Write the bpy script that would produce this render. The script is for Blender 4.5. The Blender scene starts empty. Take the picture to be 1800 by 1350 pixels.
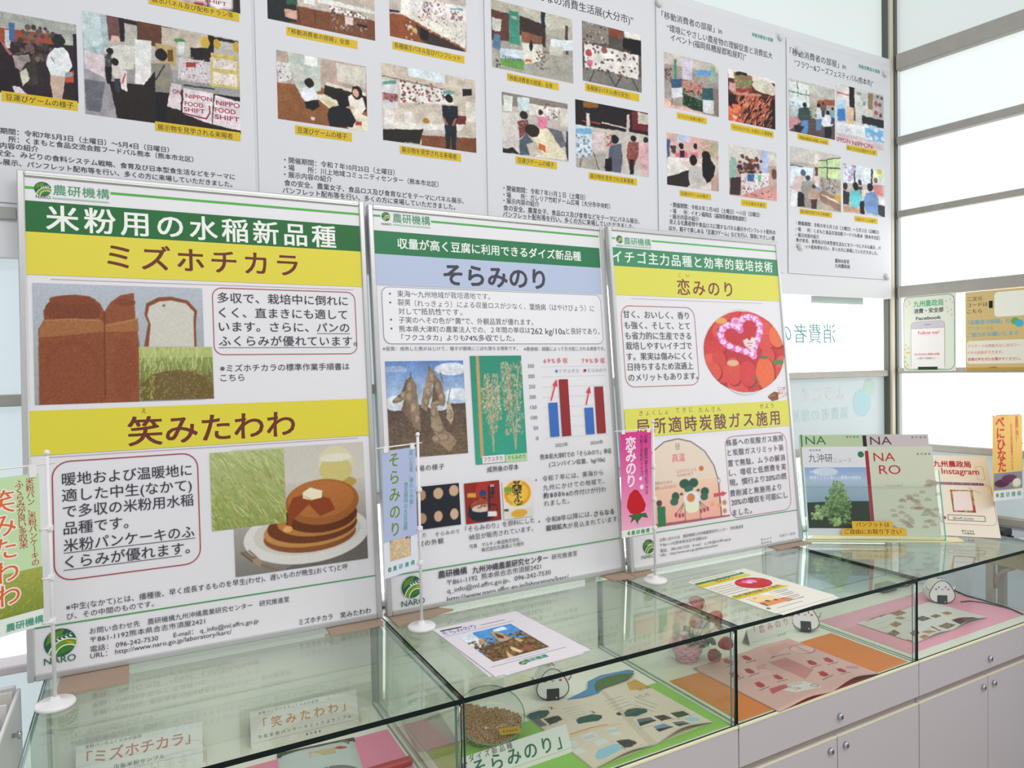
import bpy, math, random
import numpy as np
from mathutils import Vector, Matrix
random.seed(7)
S = bpy.context.scene
COL = S.collection
# ------------------------------------------------------------------ camera
cd = bpy.data.cameras.new('camera'); cam = bpy.data.objects.new('camera', cd); COL.objects.link(cam); S.camera = cam
cd.sensor_width = 36.0; cd.lens = 36.0 * 1223.69 / 1800.0; cd.clip_start = .02; cd.clip_end = 60
_y, _p, _r = .494294, -.022646, -.018789
_f = Vector((math.sin(_y)*math.cos(_p), math.cos(_y)*math.cos(_p), math.sin(_p)))
_a = Vector((math.cos(_y), -math.sin(_y), 0)); _u = _a.cross(_f)
_R = _a*math.cos(_r) + _u*math.sin(_r); _U = _u*math.cos(_r) - _a*math.sin(_r)
cam.matrix_world = Matrix(((_R.x, _U.x, -_f.x, .179807), (_R.y, _U.y, -_f.y, -1.157475), (_R.z, _U.z, -_f.z, .601362), (0, 0, 0, 1)))
# ------------------------------------------------------------------ world, lamps, exposure
S.view_settings.view_transform = 'Standard'; S.view_settings.look = 'None'; S.view_settings.gamma = 1; S.view_settings.use_curve_mapping = False
S.view_settings.exposure = 0.05
S.cycles.use_denoising = True; S.cycles.max_bounces = 14; S.cycles.transparent_max_bounces = 24; S.cycles.glossy_bounces = 5; S.cycles.sample_clamp_indirect = 6
w = bpy.data.worlds.new('world'); S.world = w; w.use_nodes = True
bg = w.node_tree.nodes['Background']; bg.inputs[0].default_value = (.93, .97, 1, 1); bg.inputs[1].default_value = .62
WINDOW = 2.0        # daylight on the frosted panes
def lamp(name, loc, rot, sx, sy, power, col):
    l = bpy.data.lights.new(name, 'AREA'); l.shape = 'RECTANGLE'; l.size = sx; l.size_y = sy; l.energy = power; l.color = col
    o = bpy.data.objects.new(name, l); COL.objects.link(o); o.location = loc; o.rotation_euler = rot; return o
lamp('ceiling_lamp', (.3, -1.6, 2.55), (math.radians(22), 0, 0), 2.4, .5, 30, (1, .97, .93))
lamp('ceiling_lamp', (2.4, -2.2, 2.55), (math.radians(30), 0, 0), 2.4, .5, 24, (1, .97, .93))
# ------------------------------------------------------------------ materials
def s2l(c): return c/12.92 if c <= .04045 else ((c+.055)/1.055)**2.4
def hexc(h): return tuple(s2l(int(h[i:i+2], 16)/255) for i in (0, 2, 4))
MATS = {}
def mat(name, col, rough=.5, metal=0, coat=0, coat_rough=.1, noise=0, nscale=30, spec=.5, bump=0, bscale=80, emit=0):
    if name in MATS: return MATS[name]
    m = bpy.data.materials.new(name); m.use_nodes = True; nt = m.node_tree; b = nt.nodes['Principled BSDF']; c = hexc(col)
    b.inputs['Base Color'].default_value = (*c, 1); b.inputs['Roughness'].default_value = rough; b.inputs['Metallic'].default_value = metal
    b.inputs['Coat Weight'].default_value = coat; b.inputs['Coat Roughness'].default_value = coat_rough; b.inputs['Specular IOR Level'].default_value = spec
    tc = nt.nodes.new('ShaderNodeTexCoord')
    if noise:
        n = nt.nodes.new('ShaderNodeTexNoise'); n.inputs['Scale'].default_value = nscale; n.inputs['Detail'].default_value = 5; nt.links.new(tc.outputs['Object'], n.inputs['Vector'])
        r = nt.nodes.new('ShaderNodeMix'); r.data_type = 'RGBA'; nt.links.new(n.outputs['Fac'], r.inputs[0])
        r.inputs[6].default_value = (*[x*(1-noise) for x in c], 1); r.inputs[7].default_value = (*[min(1, x*(1+noise)) for x in c], 1); nt.links.new(r.outputs[2], b.inputs['Base Color'])
    if bump:
        n = nt.nodes.new('ShaderNodeTexNoise'); n.inputs['Scale'].default_value = bscale; nt.links.new(tc.outputs['Object'], n.inputs['Vector'])
        k = nt.nodes.new('ShaderNodeBump'); k.inputs['Strength'].default_value = bump; k.inputs['Distance'].default_value = .002; nt.links.new(n.outputs['Fac'], k.inputs['Height']); nt.links.new(k.outputs[0], b.inputs['Normal'])
    MATS[name] = m; return m
def print_mat(name, rough, coat, coat_rough=.2):
    m = bpy.data.materials.new(name); m.use_nodes = True; nt = m.node_tree; b = nt.nodes['Principled BSDF']
    a = nt.nodes.new('ShaderNodeAttribute'); a.attribute_name = 'Col'; nt.links.new(a.outputs['Color'], b.inputs['Base Color'])
    b.inputs['Specular IOR Level'].default_value = .25; b.inputs['Roughness'].default_value = rough; b.inputs['Coat Weight'].default_value = coat; b.inputs['Coat Roughness'].default_value = coat_rough
    MATS[name] = m; return m
INK = print_mat('printed_ink', .55, 0); GLOSS_INK = print_mat('printed_ink_under_film', .5, .22, .25)
def glass(name, tint, refl=1.0, rough=0.0):
    # thin clear glass: see-through, tinted, mirror share by Schlick's law
    m = bpy.data.materials.new(name); m.use_nodes = True; nt = m.node_tree; nt.nodes.clear(); N = nt.nodes.new; L = nt.links.new
    out = N('ShaderNodeOutputMaterial'); mix = N('ShaderNodeMixShader'); tr = N('ShaderNodeBsdfTransparent'); gl = N('ShaderNodeBsdfGlossy')
    tr.inputs[0].default_value = (*tint, 1); gl.inputs['Roughness'].default_value = rough; gl.inputs[0].default_value = (.93, 1, .96, 1)
    g = N('ShaderNodeNewGeometry'); d = N('ShaderNodeVectorMath'); d.operation = 'DOT_PRODUCT'; L(g.outputs['Normal'], d.inputs[0]); L(g.outputs['Incoming'], d.inputs[1])
    def mth(op, a, b=None):
        k = N('ShaderNodeMath'); k.operation = op
        for i, v in enumerate((a, b)):
            if v is None: continue
            if isinstance(v, (int, float)): k.inputs[i].default_value = v
            else: L(v, k.inputs[i])
        return k.outputs[0]
    ab = mth('ABSOLUTE', d.outputs['Value']); om = mth('SUBTRACT', 1.0, ab); p5 = mth('POWER', om, 5.0)
    fr = mth('MULTIPLY', mth('ADD', mth('MULTIPLY', p5, .96), .04), refl)
    L(fr, mix.inputs[0]); L(tr.outputs[0], mix.inputs[1]); L(gl.outputs[0], mix.inputs[2]); L(mix.outputs[0], out.inputs[0])
    MATS[name] = m; return m
def pane_mat(name, col, strength, streak=.05):
    # frosted window glass lit by the daylight behind it; also added low wall glow
    m = bpy.data.materials.new(name); m.use_nodes = True; nt = m.node_tree; b = nt.nodes['Principled BSDF']; N = nt.nodes.new
    b.inputs['Base Color'].default_value = (.30, .33, .33, 1); b.inputs['Roughness'].default_value = .35
    tc = N('ShaderNodeTexCoord'); n = N('ShaderNodeTexNoise'); n.inputs['Scale'].default_value = 1.6; n.inputs['Detail'].default_value = 2
    nt.links.new(tc.outputs['Object'], n.inputs['Vector']); mr = N('ShaderNodeMapRange'); mr.inputs[3].default_value = strength*(1-streak); mr.inputs[4].default_value = strength*(1+streak)
    nt.links.new(n.outputs['Fac'], mr.inputs[0]); nt.links.new(mr.outputs[0], b.inputs['Emission Strength']); b.inputs['Emission Color'].default_value = (*hexc(col), 1)
    MATS[name] = m; return m
GL_TOP = glass('glass_counter_top', (.953, .972, .955), 1.15); GL = glass('glass_sheet', (.970, .984, .972), .8); ACR = glass('clear_acrylic', (.975, .99, .988), .6, .02)
EDGE = mat('glass_edge_green', '0a1a18', .35, spec=.25); EDGE_LT = mat('glass_edge_pale', '5f8478', .3); ACR_E = mat('acrylic_edge', '5fb8a8', .2)
WHITE = mat('white_laminate', 'c9c0c3', .45, noise=.02, nscale=400); CREAM = mat('cream_edging', 'f0ecc8', .4); CASEW = mat('case_lining', 'e9e8da', .6)
CHROME = mat('chrome', 'c8c8d0', .12, 1); DARK = mat('dark_gap', '3a3636', .8); GREYP = mat('recess_grey', 'a89c96', .6)
ALU = mat('brushed_aluminium', 'c9c9c8', .38, .75, noise=.04, nscale=60); ALU2 = mat('window_aluminium', 'aaa69f', .42, .3, noise=.12, nscale=25); ALU3 = mat('window_aluminium_dark', '5a6058', .5, .3)
BEIGE = mat('beige_post', 'cfc8b4', .5); BOARD = mat('white_board', 'dcdde0', .6, bump=.05); WALLP = mat('white_wall_paint', 'd6d6dc', .7, noise=.015)
PAPER = mat('poster_paper', 'd9dadf', .7); PANELP = mat('panel_paper', 'e6e4e8', .5, coat=.22, coat_rough=.25); PL_WHITE = mat('white_plastic', 'ebe8ea', .35); FELT = mat('brown_felt', 'a8917f', .95, bump=.6, bscale=600, noise=.15, nscale=300)
# ------------------------------------------------------------------ mesh helpers
POS = {}
class Frame:
    def __init__(s, O, U, V): s.O = Vector(O); s.U = Vector(U).normalized(); s.V = Vector(V).normalized(); s.N = s.U.cross(s.V)
    def pt(s, a, b, d=0): return s.O + s.U*a + s.V*b + s.N*d
WORLD = Frame((0, 0, 0), (1, 0, 0), (0, 1, 0))      # across x, along y, up z
class MB:
    def __init__(s, frame=None): s.v = []; s.f = []; s.m = []; s.fr = frame or WORLD; s.mats = []; s.cur = 0; s.sm = []
    def mat(s, m):
        if m not in s.mats: s.mats.append(m)
        s.cur = s.mats.index(m); return s
    def add(s, verts, faces, smooth=False):
        o = len(s.v); s.v += [s.fr.pt(*p) for p in verts]
        for f in faces: s.f.append([i+o for i in f]); s.m.append(s.cur); s.sm.append(smooth)
        return s
    def box(s, x0, x1, y0, y1, z0, z1, bev=0):
        if bev:
            b = min(bev, abs(x1-x0)/3, abs(y1-y0)/3, abs(z1-z0)/3); V = []
            for z, i in ((z0, b), (z0+b, 0), (z1-b, 0), (z1, b)):
                V += [(x0+i, y0+b, z), (x0+b, y0+i, z), (x1-b, y0+i, z), (x1-i, y0+b, z), (x1-i, y1-b, z), (x1-b, y1-i, z), (x0+b, y1-i, z), (x0+i, y1-b, z)]
            F = [list(range(7, -1, -1)), list(range(24, 32))]
            for k in range(3): F += [[k*8+i, k*8+(i+1) % 8, k*8+8+(i+1) % 8, k*8+8+i] for i in range(8)]
            return s.add(V, F)
        V = [(x0, y0, z0), (x1, y0, z0), (x1, y1, z0), (x0, y1, z0), (x0, y0, z1), (x1, y0, z1), (x1, y1, z1), (x0, y1, z1)]
        return s.add(V, [(3, 2, 1, 0), (4, 5, 6, 7), (0, 1, 5, 4), (1, 2, 6, 5), (2, 3, 7, 6), (3, 0, 4, 7)])
    def slab(s, x0, x1, y0, y1, z0, z1, face, edges):
        # a glass sheet: the two large faces get `face`, the narrow ones `edges`
        V = [(x0, y0, z0), (x1, y0, z0), (x1, y1, z0), (x0, y1, z0), (x0, y0, z1), (x1, y0, z1), (x1, y1, z1), (x0, y1, z1)]
        F = [(3, 2, 1, 0), (4, 5, 6, 7), (0, 1, 5, 4), (1, 2, 6, 5), (2, 3, 7, 6), (3, 0, 4, 7)]
        d = [z1-z0, y1-y0, x1-x0]; k = d.index(min(d)); big = {0: (0, 1), 1: (2, 4), 2: (3, 5)}[k]
        o = len(s.v); s.v += [s.fr.pt(*p) for p in V]
        for i, f in enumerate(F):
            s.mat(face if i in big else edges); s.f.append([j+o for j in f]); s.m.append(s.cur); s.sm.append(False)
        return s
    def prism(s, pts, z0, z1):
        n = len(pts); V = [(x, y, z0) for x, y in pts] + [(x, y, z1) for x, y in pts]
        return s.add(V, [list(range(n-1, -1, -1)), list(range(n, 2*n))] + [[i, (i+1) % n, n+(i+1) % n, n+i] for i in range(n)])
    def lathe(s, prof, n=24, c=(0, 0, 0), axis=None):
        fr = axis; V = []
        for r, h in prof:
            for k in range(n):
                a = 2*math.pi*k/n
                if fr: q = Vector(c) + fr.U*r*math.cos(a) + fr.V*r*math.sin(a) + fr.N*h; V.append(tuple(q))
                else: V.append((c[0]+r*math.cos(a), c[1]+r*math.sin(a), c[2]+h))
        F = []
        for j in range(len(prof)-1): F += [[j*n+k, j*n+(k+1) % n, (j+1)*n+(k+1) % n, (j+1)*n+k] for k in range(n)]
        if prof[0][0] > 1e-6: F.append(list(range(n-1, -1, -1)))
        if prof[-1][0] > 1e-6: F.append([(len(prof)-1)*n+k for k in range(n)])
        return s.add(V, F, True)
    def tube(s, pts, r, n=8, closed=False):
        P = [Vector(p) for p in pts]; V = []; m = len(P)
        for i, p in enumerate(P):
            if closed: t = (P[(i+1) % m]-P[i-1]).normalized()
            else: t = (P[min(i+1, m-1)]-P[max(i-1, 0)]).normalized()
            a = Vector((0, 0, 1)) if abs(t.z) < .9 else Vector((1, 0, 0)); u = t.cross(a).normalized(); v = t.cross(u)
            V += [tuple(p+u*r*math.cos(2*math.pi*k/n)+v*r*math.sin(2*math.pi*k/n)) for k in range(n)]
        F = [[i*n+k, i*n+(k+1) % n, ((i+1) % m)*n+(k+1) % n, ((i+1) % m)*n+k] for i in range(m if closed else m-1) for k in range(n)]
        if not closed: F += [list(range(n-1, -1, -1)), [(m-1)*n+k for k in range(n)]]
        return s.add(V, F, True)
    def ell(s, c, rx, ry, rz, n=14, m=9, R=None):
        V = [(0, 0, -1)]+[(math.sin(math.pi*j/m)*math.cos(2*math.pi*k/n), math.sin(math.pi*j/m)*math.sin(2*math.pi*k/n), -math.cos(math.pi*j/m)) for j in range(1, m) for k in range(n)]+[(0, 0, 1)]
        W = []
        for v in V:
            q = Vector((v[0]*rx, v[1]*ry, v[2]*rz)); q = (R @ q if R else q); W.append((c[0]+q.x, c[1]+q.y, c[2]+q.z))
        L = len(V)-1; F = [[0, 1+(k+1) % n, 1+k] for k in range(n)] + [[1+j*n+k, 1+j*n+(k+1) % n, 1+(j+1)*n+(k+1) % n, 1+(j+1)*n+k] for j in range(m-2) for k in range(n)] + [[L, 1+(m-2)*n+k, 1+(m-2)*n+(k+1) % n] for k in range(n)]
        return s.add(W, F, True)
    def build(s, name, m=None, parent=None, origin=None):
        if origin is None:
            if parent is not None: origin = POS[parent.name]
            else:
                lo = [min(p[i] for p in s.v) for i in range(3)]; hi = [max(p[i] for p in s.v) for i in range(3)]; origin = Vector(((lo[0]+hi[0])/2, (lo[1]+hi[1])/2, lo[2]))
        origin = Vector(origin); me = bpy.data.meshes.new(name); me.from_pydata([tuple(p-origin) for p in s.v], [], s.f)
        if m is not None: me.materials.append(m)
        else:
            for k in s.mats: me.materials.append(k)
            me.polygons.foreach_set('material_index', s.m)
        me.polygons.foreach_set('use_smooth', s.sm); me.update()
        return link(name, me, parent, origin)
def link(name, me, parent=None, origin=(0, 0, 0)):
    o = bpy.data.objects.new(name, me); COL.objects.link(o); origin = Vector(origin)
    if parent is not None: o.parent = parent; o.location = origin-POS[parent.name]
    else: o.location = origin
    POS[o.name] = origin; return o
def empty(name, loc): return link(name, None, None, loc)
def tag(o, label, cat, group=None):
    o['label'] = label; o['category'] = cat
    if group: o['group'] = group
    return o
def struct(o): o['kind'] = 'structure'; return o
# ------------------------------------------------------------------ printing: lettering, shapes and pictures laid on a sheet
TC = bpy.data.curves.new('text', 'FONT'); TO = bpy.data.objects.new('text', TC); COL.objects.link(TO)
TC.fill_mode = 'FRONT'; TC.resolution_u = 3; TC.size = 1
GC = {}; STRIKES = (1, 2, 4, 10, 13)
def glyphs(t, b, sp=1.0):
    key = (t, b, round(sp, 3))
    if key in GC: return GC[key]
    TC.body = t; TC.space_character = sp; bpy.context.view_layer.update()
    me = TO.to_mesh(); n = len(me.vertices); co = np.empty(n*3); me.vertices.foreach_get('co', co); co = co.reshape(-1, 3)[:, :2]
    nl = len(me.loops); li = np.empty(nl, int); me.loops.foreach_get('vertex_index', li)
    ls = np.empty(len(me.polygons), int); lt = ls.copy(); me.polygons.foreach_get('loop_start', ls); me.polygons.foreach_get('loop_total', lt)
    TO.to_mesh_clear()
    if b:      # heavier weights: the same outline struck several times side by side
        r, m_ = ((.007, 2), (.015, 4), (.030, 9), (.058, 12))[b-1]; sh = [(r*math.cos(2*math.pi*i/m_), r*math.sin(2*math.pi*i/m_)) for i in range(m_)]
        if b > 2: sh.append((0, 0))
        if b == 2: sh = [(r, r*.8), (-r, r*.8), (-r, -r*.8), (r, -r*.8)]
        li = np.concatenate([li+i*n for i in range(len(sh))]); lt = np.tile(lt, len(sh)); co = np.concatenate([co+np.array(q) for q in sh])
    GC[key] = (co, li, lt); return GC[key]
class Ink:
    def __init__(s, frame): s.fr = frame; s.co = []; s.li = []; s.lt = []; s.cl = []; s.n = 0
    def add(s, co, li, lt, col, d, b=0):
        co = np.asarray(co, float); O = np.array(s.fr.O); nc = STRIKES[b]; dz = d+1e-5*(np.arange(len(co))//max(1, len(co)//nc))
        s.co.append(O+co[:, :1]*np.array(s.fr.U)+co[:, 1:2]*np.array(s.fr.V)+dz[:, None]*np.array(s.fr.N))
        s.li.append(np.asarray(li)+s.n); s.lt.append(np.asarray(lt)); s.n += len(co)
        c = np.empty((len(co), 4)); c[:, 3] = 1; c[:, :3] = col; s.cl.append(c)
    def poly(s, pts, col, d):
        pts = np.array(pts, float); a = 0.5*np.sum(pts[:, 0]*np.roll(pts[:, 1], -1)-np.roll(pts[:, 0], -1)*pts[:, 1])
        if a < 0: pts = pts[::-1]
        s.add(pts, range(len(pts)), [len(pts)], col, d)
    def line(s, v, w, col, d):
        P = np.array(v, float).reshape(-1, 2)
        for a, b in zip(P[:-1], P[1:]):
            t = b-a; L = np.hypot(*t)
            if L < 1e-9: continue
            n = np.array([-t[1], t[0]])/L*w/2; e = t/L*w*.25 if len(P) > 2 else 0*t; s.poly([a-n-e, b-n+e, b+n+e, a+n-e], col, d)
    def build(s, name, parent, m):
        if not s.co: return None
        co = np.concatenate(s.co)-np.array(POS[parent.name]); li = np.concatenate(s.li); lt = np.concatenate(s.lt); cl = np.concatenate(s.cl)
        return link(name, raw_mesh(name, co, li, lt, cl, m), parent, POS[parent.name])
def raw_mesh(name, co, li, lt, cl, m):
    me = bpy.data.meshes.new(name); me.vertices.add(len(co)); me.vertices.foreach_set('co', co.ravel()); me.loops.add(len(li)); me.loops.foreach_set('vertex_index', li.astype('i'))
    me.polygons.add(len(lt)); st = np.concatenate([[0], np.cumsum(lt)[:-1]]); me.polygons.foreach_set('loop_start', st.astype('i')); me.polygons.foreach_set('loop_total', lt.astype('i'))
    a = me.color_attributes.new('Col', 'FLOAT_COLOR', 'POINT'); a.data.foreach_set('color', cl.ravel()); me.materials.append(m); me.update(calc_edges=True); me.validate(); return me
def fit_text(t, b, w, h):
    latin = all(ord(ch) < 128 for ch in t); S1 = h/(.76 if latin else .92); co, li, lt = glyphs(t, b)
    if len(co) == 0: return None
    nw = (co[:, 0].max()-co[:, 0].min())*S1; nch = len(t)
    mx = 1.24 if any(ord(ch) < 128 and ch.isalnum() for ch in t) else 1.07
    if w > nw*mx and nch > 1 and not latin:
        g = w/1.04; c2 = glyphs(t, b, 2.0)[0]; w2 = (c2[:, 0].max()-c2[:, 0].min())*S1; sp = 1+(g-nw)/max(1e-6, w2-nw); co, li, lt = glyphs(t, b, sp); nw = (co[:, 0].max()-co[:, 0].min())*S1
    x = (co[:, 0]-co[:, 0].min())*S1*(w/nw); y = (co[:, 1]+(0 if latin else .09))*S1
    return np.stack([x, y], 1), li, lt
def paint(W, H, ops, seed, loose=False):
    # paints a small printed picture as a grid of colours from simple strokes
    rs = np.random.RandomState(seed); k = 2; w, h = W*k, H*k; A = np.zeros((h, w, 3))+.6
    X, Y = np.meshgrid((np.arange(w)+.5)/w*1000, (np.arange(h)+.5)/h*1000); hx = lambda c: np.array([int(c[i:i+2], 16)/255 for i in (0, 2, 4)])
    def win(x0, x1, y0, y1): return slice(max(0, int(y0/1000*h)-1), max(0, min(h, int(y1/1000*h)+2))), slice(max(0, int(x0/1000*w)-1), max(0, min(w, int(x1/1000*w)+2)))
    def poly(pt, c):
        pt = np.array(pt, float).reshape(-1, 2); sl = win(pt[:, 0].min(), pt[:, 0].max(), pt[:, 1].min(), pt[:, 1].max()); x, y = X[sl], Y[sl]
        if x.size == 0: return
        ins = np.zeros(x.shape, bool); j = len(pt)-1
        for i in range(len(pt)):
            xi, yi = pt[i]; xj, yj = pt[j]
            if yi != yj: ins ^= ((yi > y) != (yj > y)) & (x < (xj-xi)*(y-yi)/(yj-yi)+xi)
            j = i
        A[sl][ins] = c
    def ell(cx, cy, rx, ry, c):
        sl = win(cx-rx, cx+rx, cy-ry, cy+ry); x, y = X[sl], Y[sl]
        if x.size: A[sl][((x-cx)/max(rx, 1))**2+((y-cy)/max(ry, 1))**2 < 1] = c
    def line(x0, y0, x1, y1, wd, c):
        dx, dy = (x1-x0)*w, (y1-y0)*h; L = math.hypot(dx, dy) or 1; nx, ny = -dy/L*wd/2*h/w, dx/L*wd/2; poly([x0-nx, y0-ny, x1-nx, y1-ny, x1+nx, y1+ny, x0+nx, y0+ny], c)
    for o in ops.split(';'):
        o = o.split(); c = o[0]
        if c == 'p': poly([float(v) for v in o[1:-1]], hx(o[-1]))
        elif c == 'e': ell(*[float(v) for v in o[1:5]], hx(o[5]))
        elif c == 'l': line(*[float(v) for v in o[1:6]], hx(o[6]))
        elif c == 'g':
            x0, y0, x1, y1 = [float(v) for v in o[1:5]]; sl = win(x0, x1, y0, y1); t = np.clip((Y[sl]-y0)/(y1-y0), 0, 1)[..., None]; A[sl] = hx(o[5])*(1-t)+hx(o[6])*t
        elif c in 'sd':
            x0, y0, x1, y1 = [float(v) for v in o[1:5]]; n = int(o[5]); r = float(o[6]); c1, c2 = hx(o[-2]), hx(o[-1])
            sc = 1000/(w/k)
            for _ in range(n):
                x, y = rs.uniform(x0, x1), rs.uniform(y0, y1); t = rs.rand(); cc = c1*(1-t)+c2*t
                if c == 'd': q = r*rs.uniform(.6, 1.2)*.3*sc*.6; ell(x, y, q, q*w/h, cc)
                else:
                    an = math.radians(float(o[7])+rs.uniform(-18, 18)); L = r*rs.uniform(.5, 1.1)*.6; line(x, y, x+math.cos(an)*L, y-math.sin(an)*L*w/h, 1000/h*2.4, cc)
        elif c == 'n':
            am = float(o[1])/255
            for q in (1, 2):
                z = rs.normal(0, 1, (h//q+2, w//q+2)); z = np.kron(z, np.ones((q, q)))[:h, :w]; A += z[..., None]*am*.35
    if loose:      # camera-photo look: uneven outlines and tone
        def soft(q, amp):
            z = rs.normal(0, amp, (h//q+3, w//q+3)); yy = np.arange(h)/q; xx = np.arange(w)/q; y0 = yy.astype(int); x0 = xx.astype(int); fy = (yy-y0)[:, None]; fx = (xx-x0)[None]
            return z[y0][:, x0]*(1-fy)*(1-fx)+z[y0+1][:, x0]*fy*(1-fx)+z[y0][:, x0+1]*(1-fy)*fx+z[y0+1][:, x0+1]*fy*fx
        dx_ = soft(7, .8)+soft(16, 1.1); dy_ = soft(7, .8)+soft(16, 1.1); yi, xi = np.mgrid[0:h, 0:w]
        A = A[np.clip((yi+dy_).astype(int), 0, h-1), np.clip((xi+dx_).astype(int), 0, w-1)]; A = A*(1+soft(4, .05)+soft(20, .05))[..., None]
    B_ = np.pad(A, ((1, 1), (1, 1), (0, 0)), 'edge'); A = sum(B_[i:i+h, j:j+w]*(.25, .5, .25)[i]*(.25, .5, .25)[j] for i in range(3) for j in range(3))
    A = np.clip(A, 0, 1).reshape(H, k, W, k, 3).mean((1, 3)); return np.where(A <= .04045, A/12.92, ((A+.055)/1.055)**2.4)
def picture(ink_frame, x0, y0, x1, y1, W, H, ops, rnd, name, parent, m, d, seed):
    A = paint(W, H, ops, seed, name in ('event_photograph', 'produce_photograph', 'soybean_pod_photograph')); xs = np.linspace(x0, x1, W); ys = np.linspace(y1, y0, H); gx, gy = np.meshgrid(xs, ys)
    idx = np.arange(W*H).reshape(H, W); q = np.stack([idx[1:, :-1], idx[1:, 1:], idx[:-1, 1:], idx[:-1, :-1]], -1).reshape(-1, 4)
    if rnd:
        u = (gx-(x0+x1)/2)/((x1-x0)/2); v = (gy-(y0+y1)/2)/((y1-y0)/2); ins = (u*u+v*v <= 1).ravel(); q = q[ins[q].all(1)]
    fr = ink_frame; co = np.array(fr.O)+gx.reshape(-1, 1)*np.array(fr.U)+gy.reshape(-1, 1)*np.array(fr.V)+d*np.array(fr.N)-np.array(POS[parent.name])
    cl = np.ones((W*H, 4)); cl[:, :3] = A.reshape(-1, 3)
    return link(name, raw_mesh(name, co, q.ravel(), np.full(len(q), 4), cl, m), parent, POS[parent.name])
def circle(x, y, r, n=28, a0=0, a1=2*math.pi): return [(x+r*math.cos(a0+(a1-a0)*i/n), y+r*math.sin(a0+(a1-a0)*i/n)) for i in range(n if a1-a0 > 6.2 else n+1)]
def clip_disc(pts, x, y, r):
    out = []
    for a, b in pts:
        l = math.hypot(a-x, b-y); out.append((a, b) if l <= r else (x+(a-x)*r/l, y+(b-y)*r/l))
    return out
def emblem(ink, x, y, r, d):
    # round field emblem: dark upper leaf with grain ear, green and lime arcs sweeping from lower left
    e = 2e-5; ink.poly(circle(x, y, r), hexc('1f5c40'), d); 
    ink.poly(clip_disc([(x-r*.9, y-.1*r), (x-r, y+r), (x+r*.3, y+r), (x+r*.1, y+r*.55), (x-r*.3, y+.3*r)], x, y, r), hexc('5d8a2a'), d+e)
    cx, cy = x+r*.45, y-r*1.0
    for q, c in ((1.25, 'f0f2ea'), (1.17, '6f9a26'), (.82, 'f0f2ea'), (.74, '3f7d2c')):
        ink.poly(clip_disc(circle(cx, cy, r*q, 30, math.radians(15), math.radians(185)), x, y, r*.999), hexc(c), d+e*2); e += 1e-5
    ink.poly(clip_disc([(x+r*.3, y+r*.12), (x+r*.75, y-.05*r), (x+r*.95, y-.3*r), (x+r*.5, y-.1*r)], x, y, r*.97), hexc('c2a62c'), d+e*2)
    for i in range(4):
        px, py = x-r*.25+i*r*.26, y+r*.28+i*r*.06
        for sg in (-1, 1): ink.poly([(px, py), (px+r*.13, py+sg*r*.05+r*.06), (px+r*.26, py+sg*r*.14+r*.03), (px+r*.12, py+sg*r*.15)], hexc('dfe8e0'), d+e*3)
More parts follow.
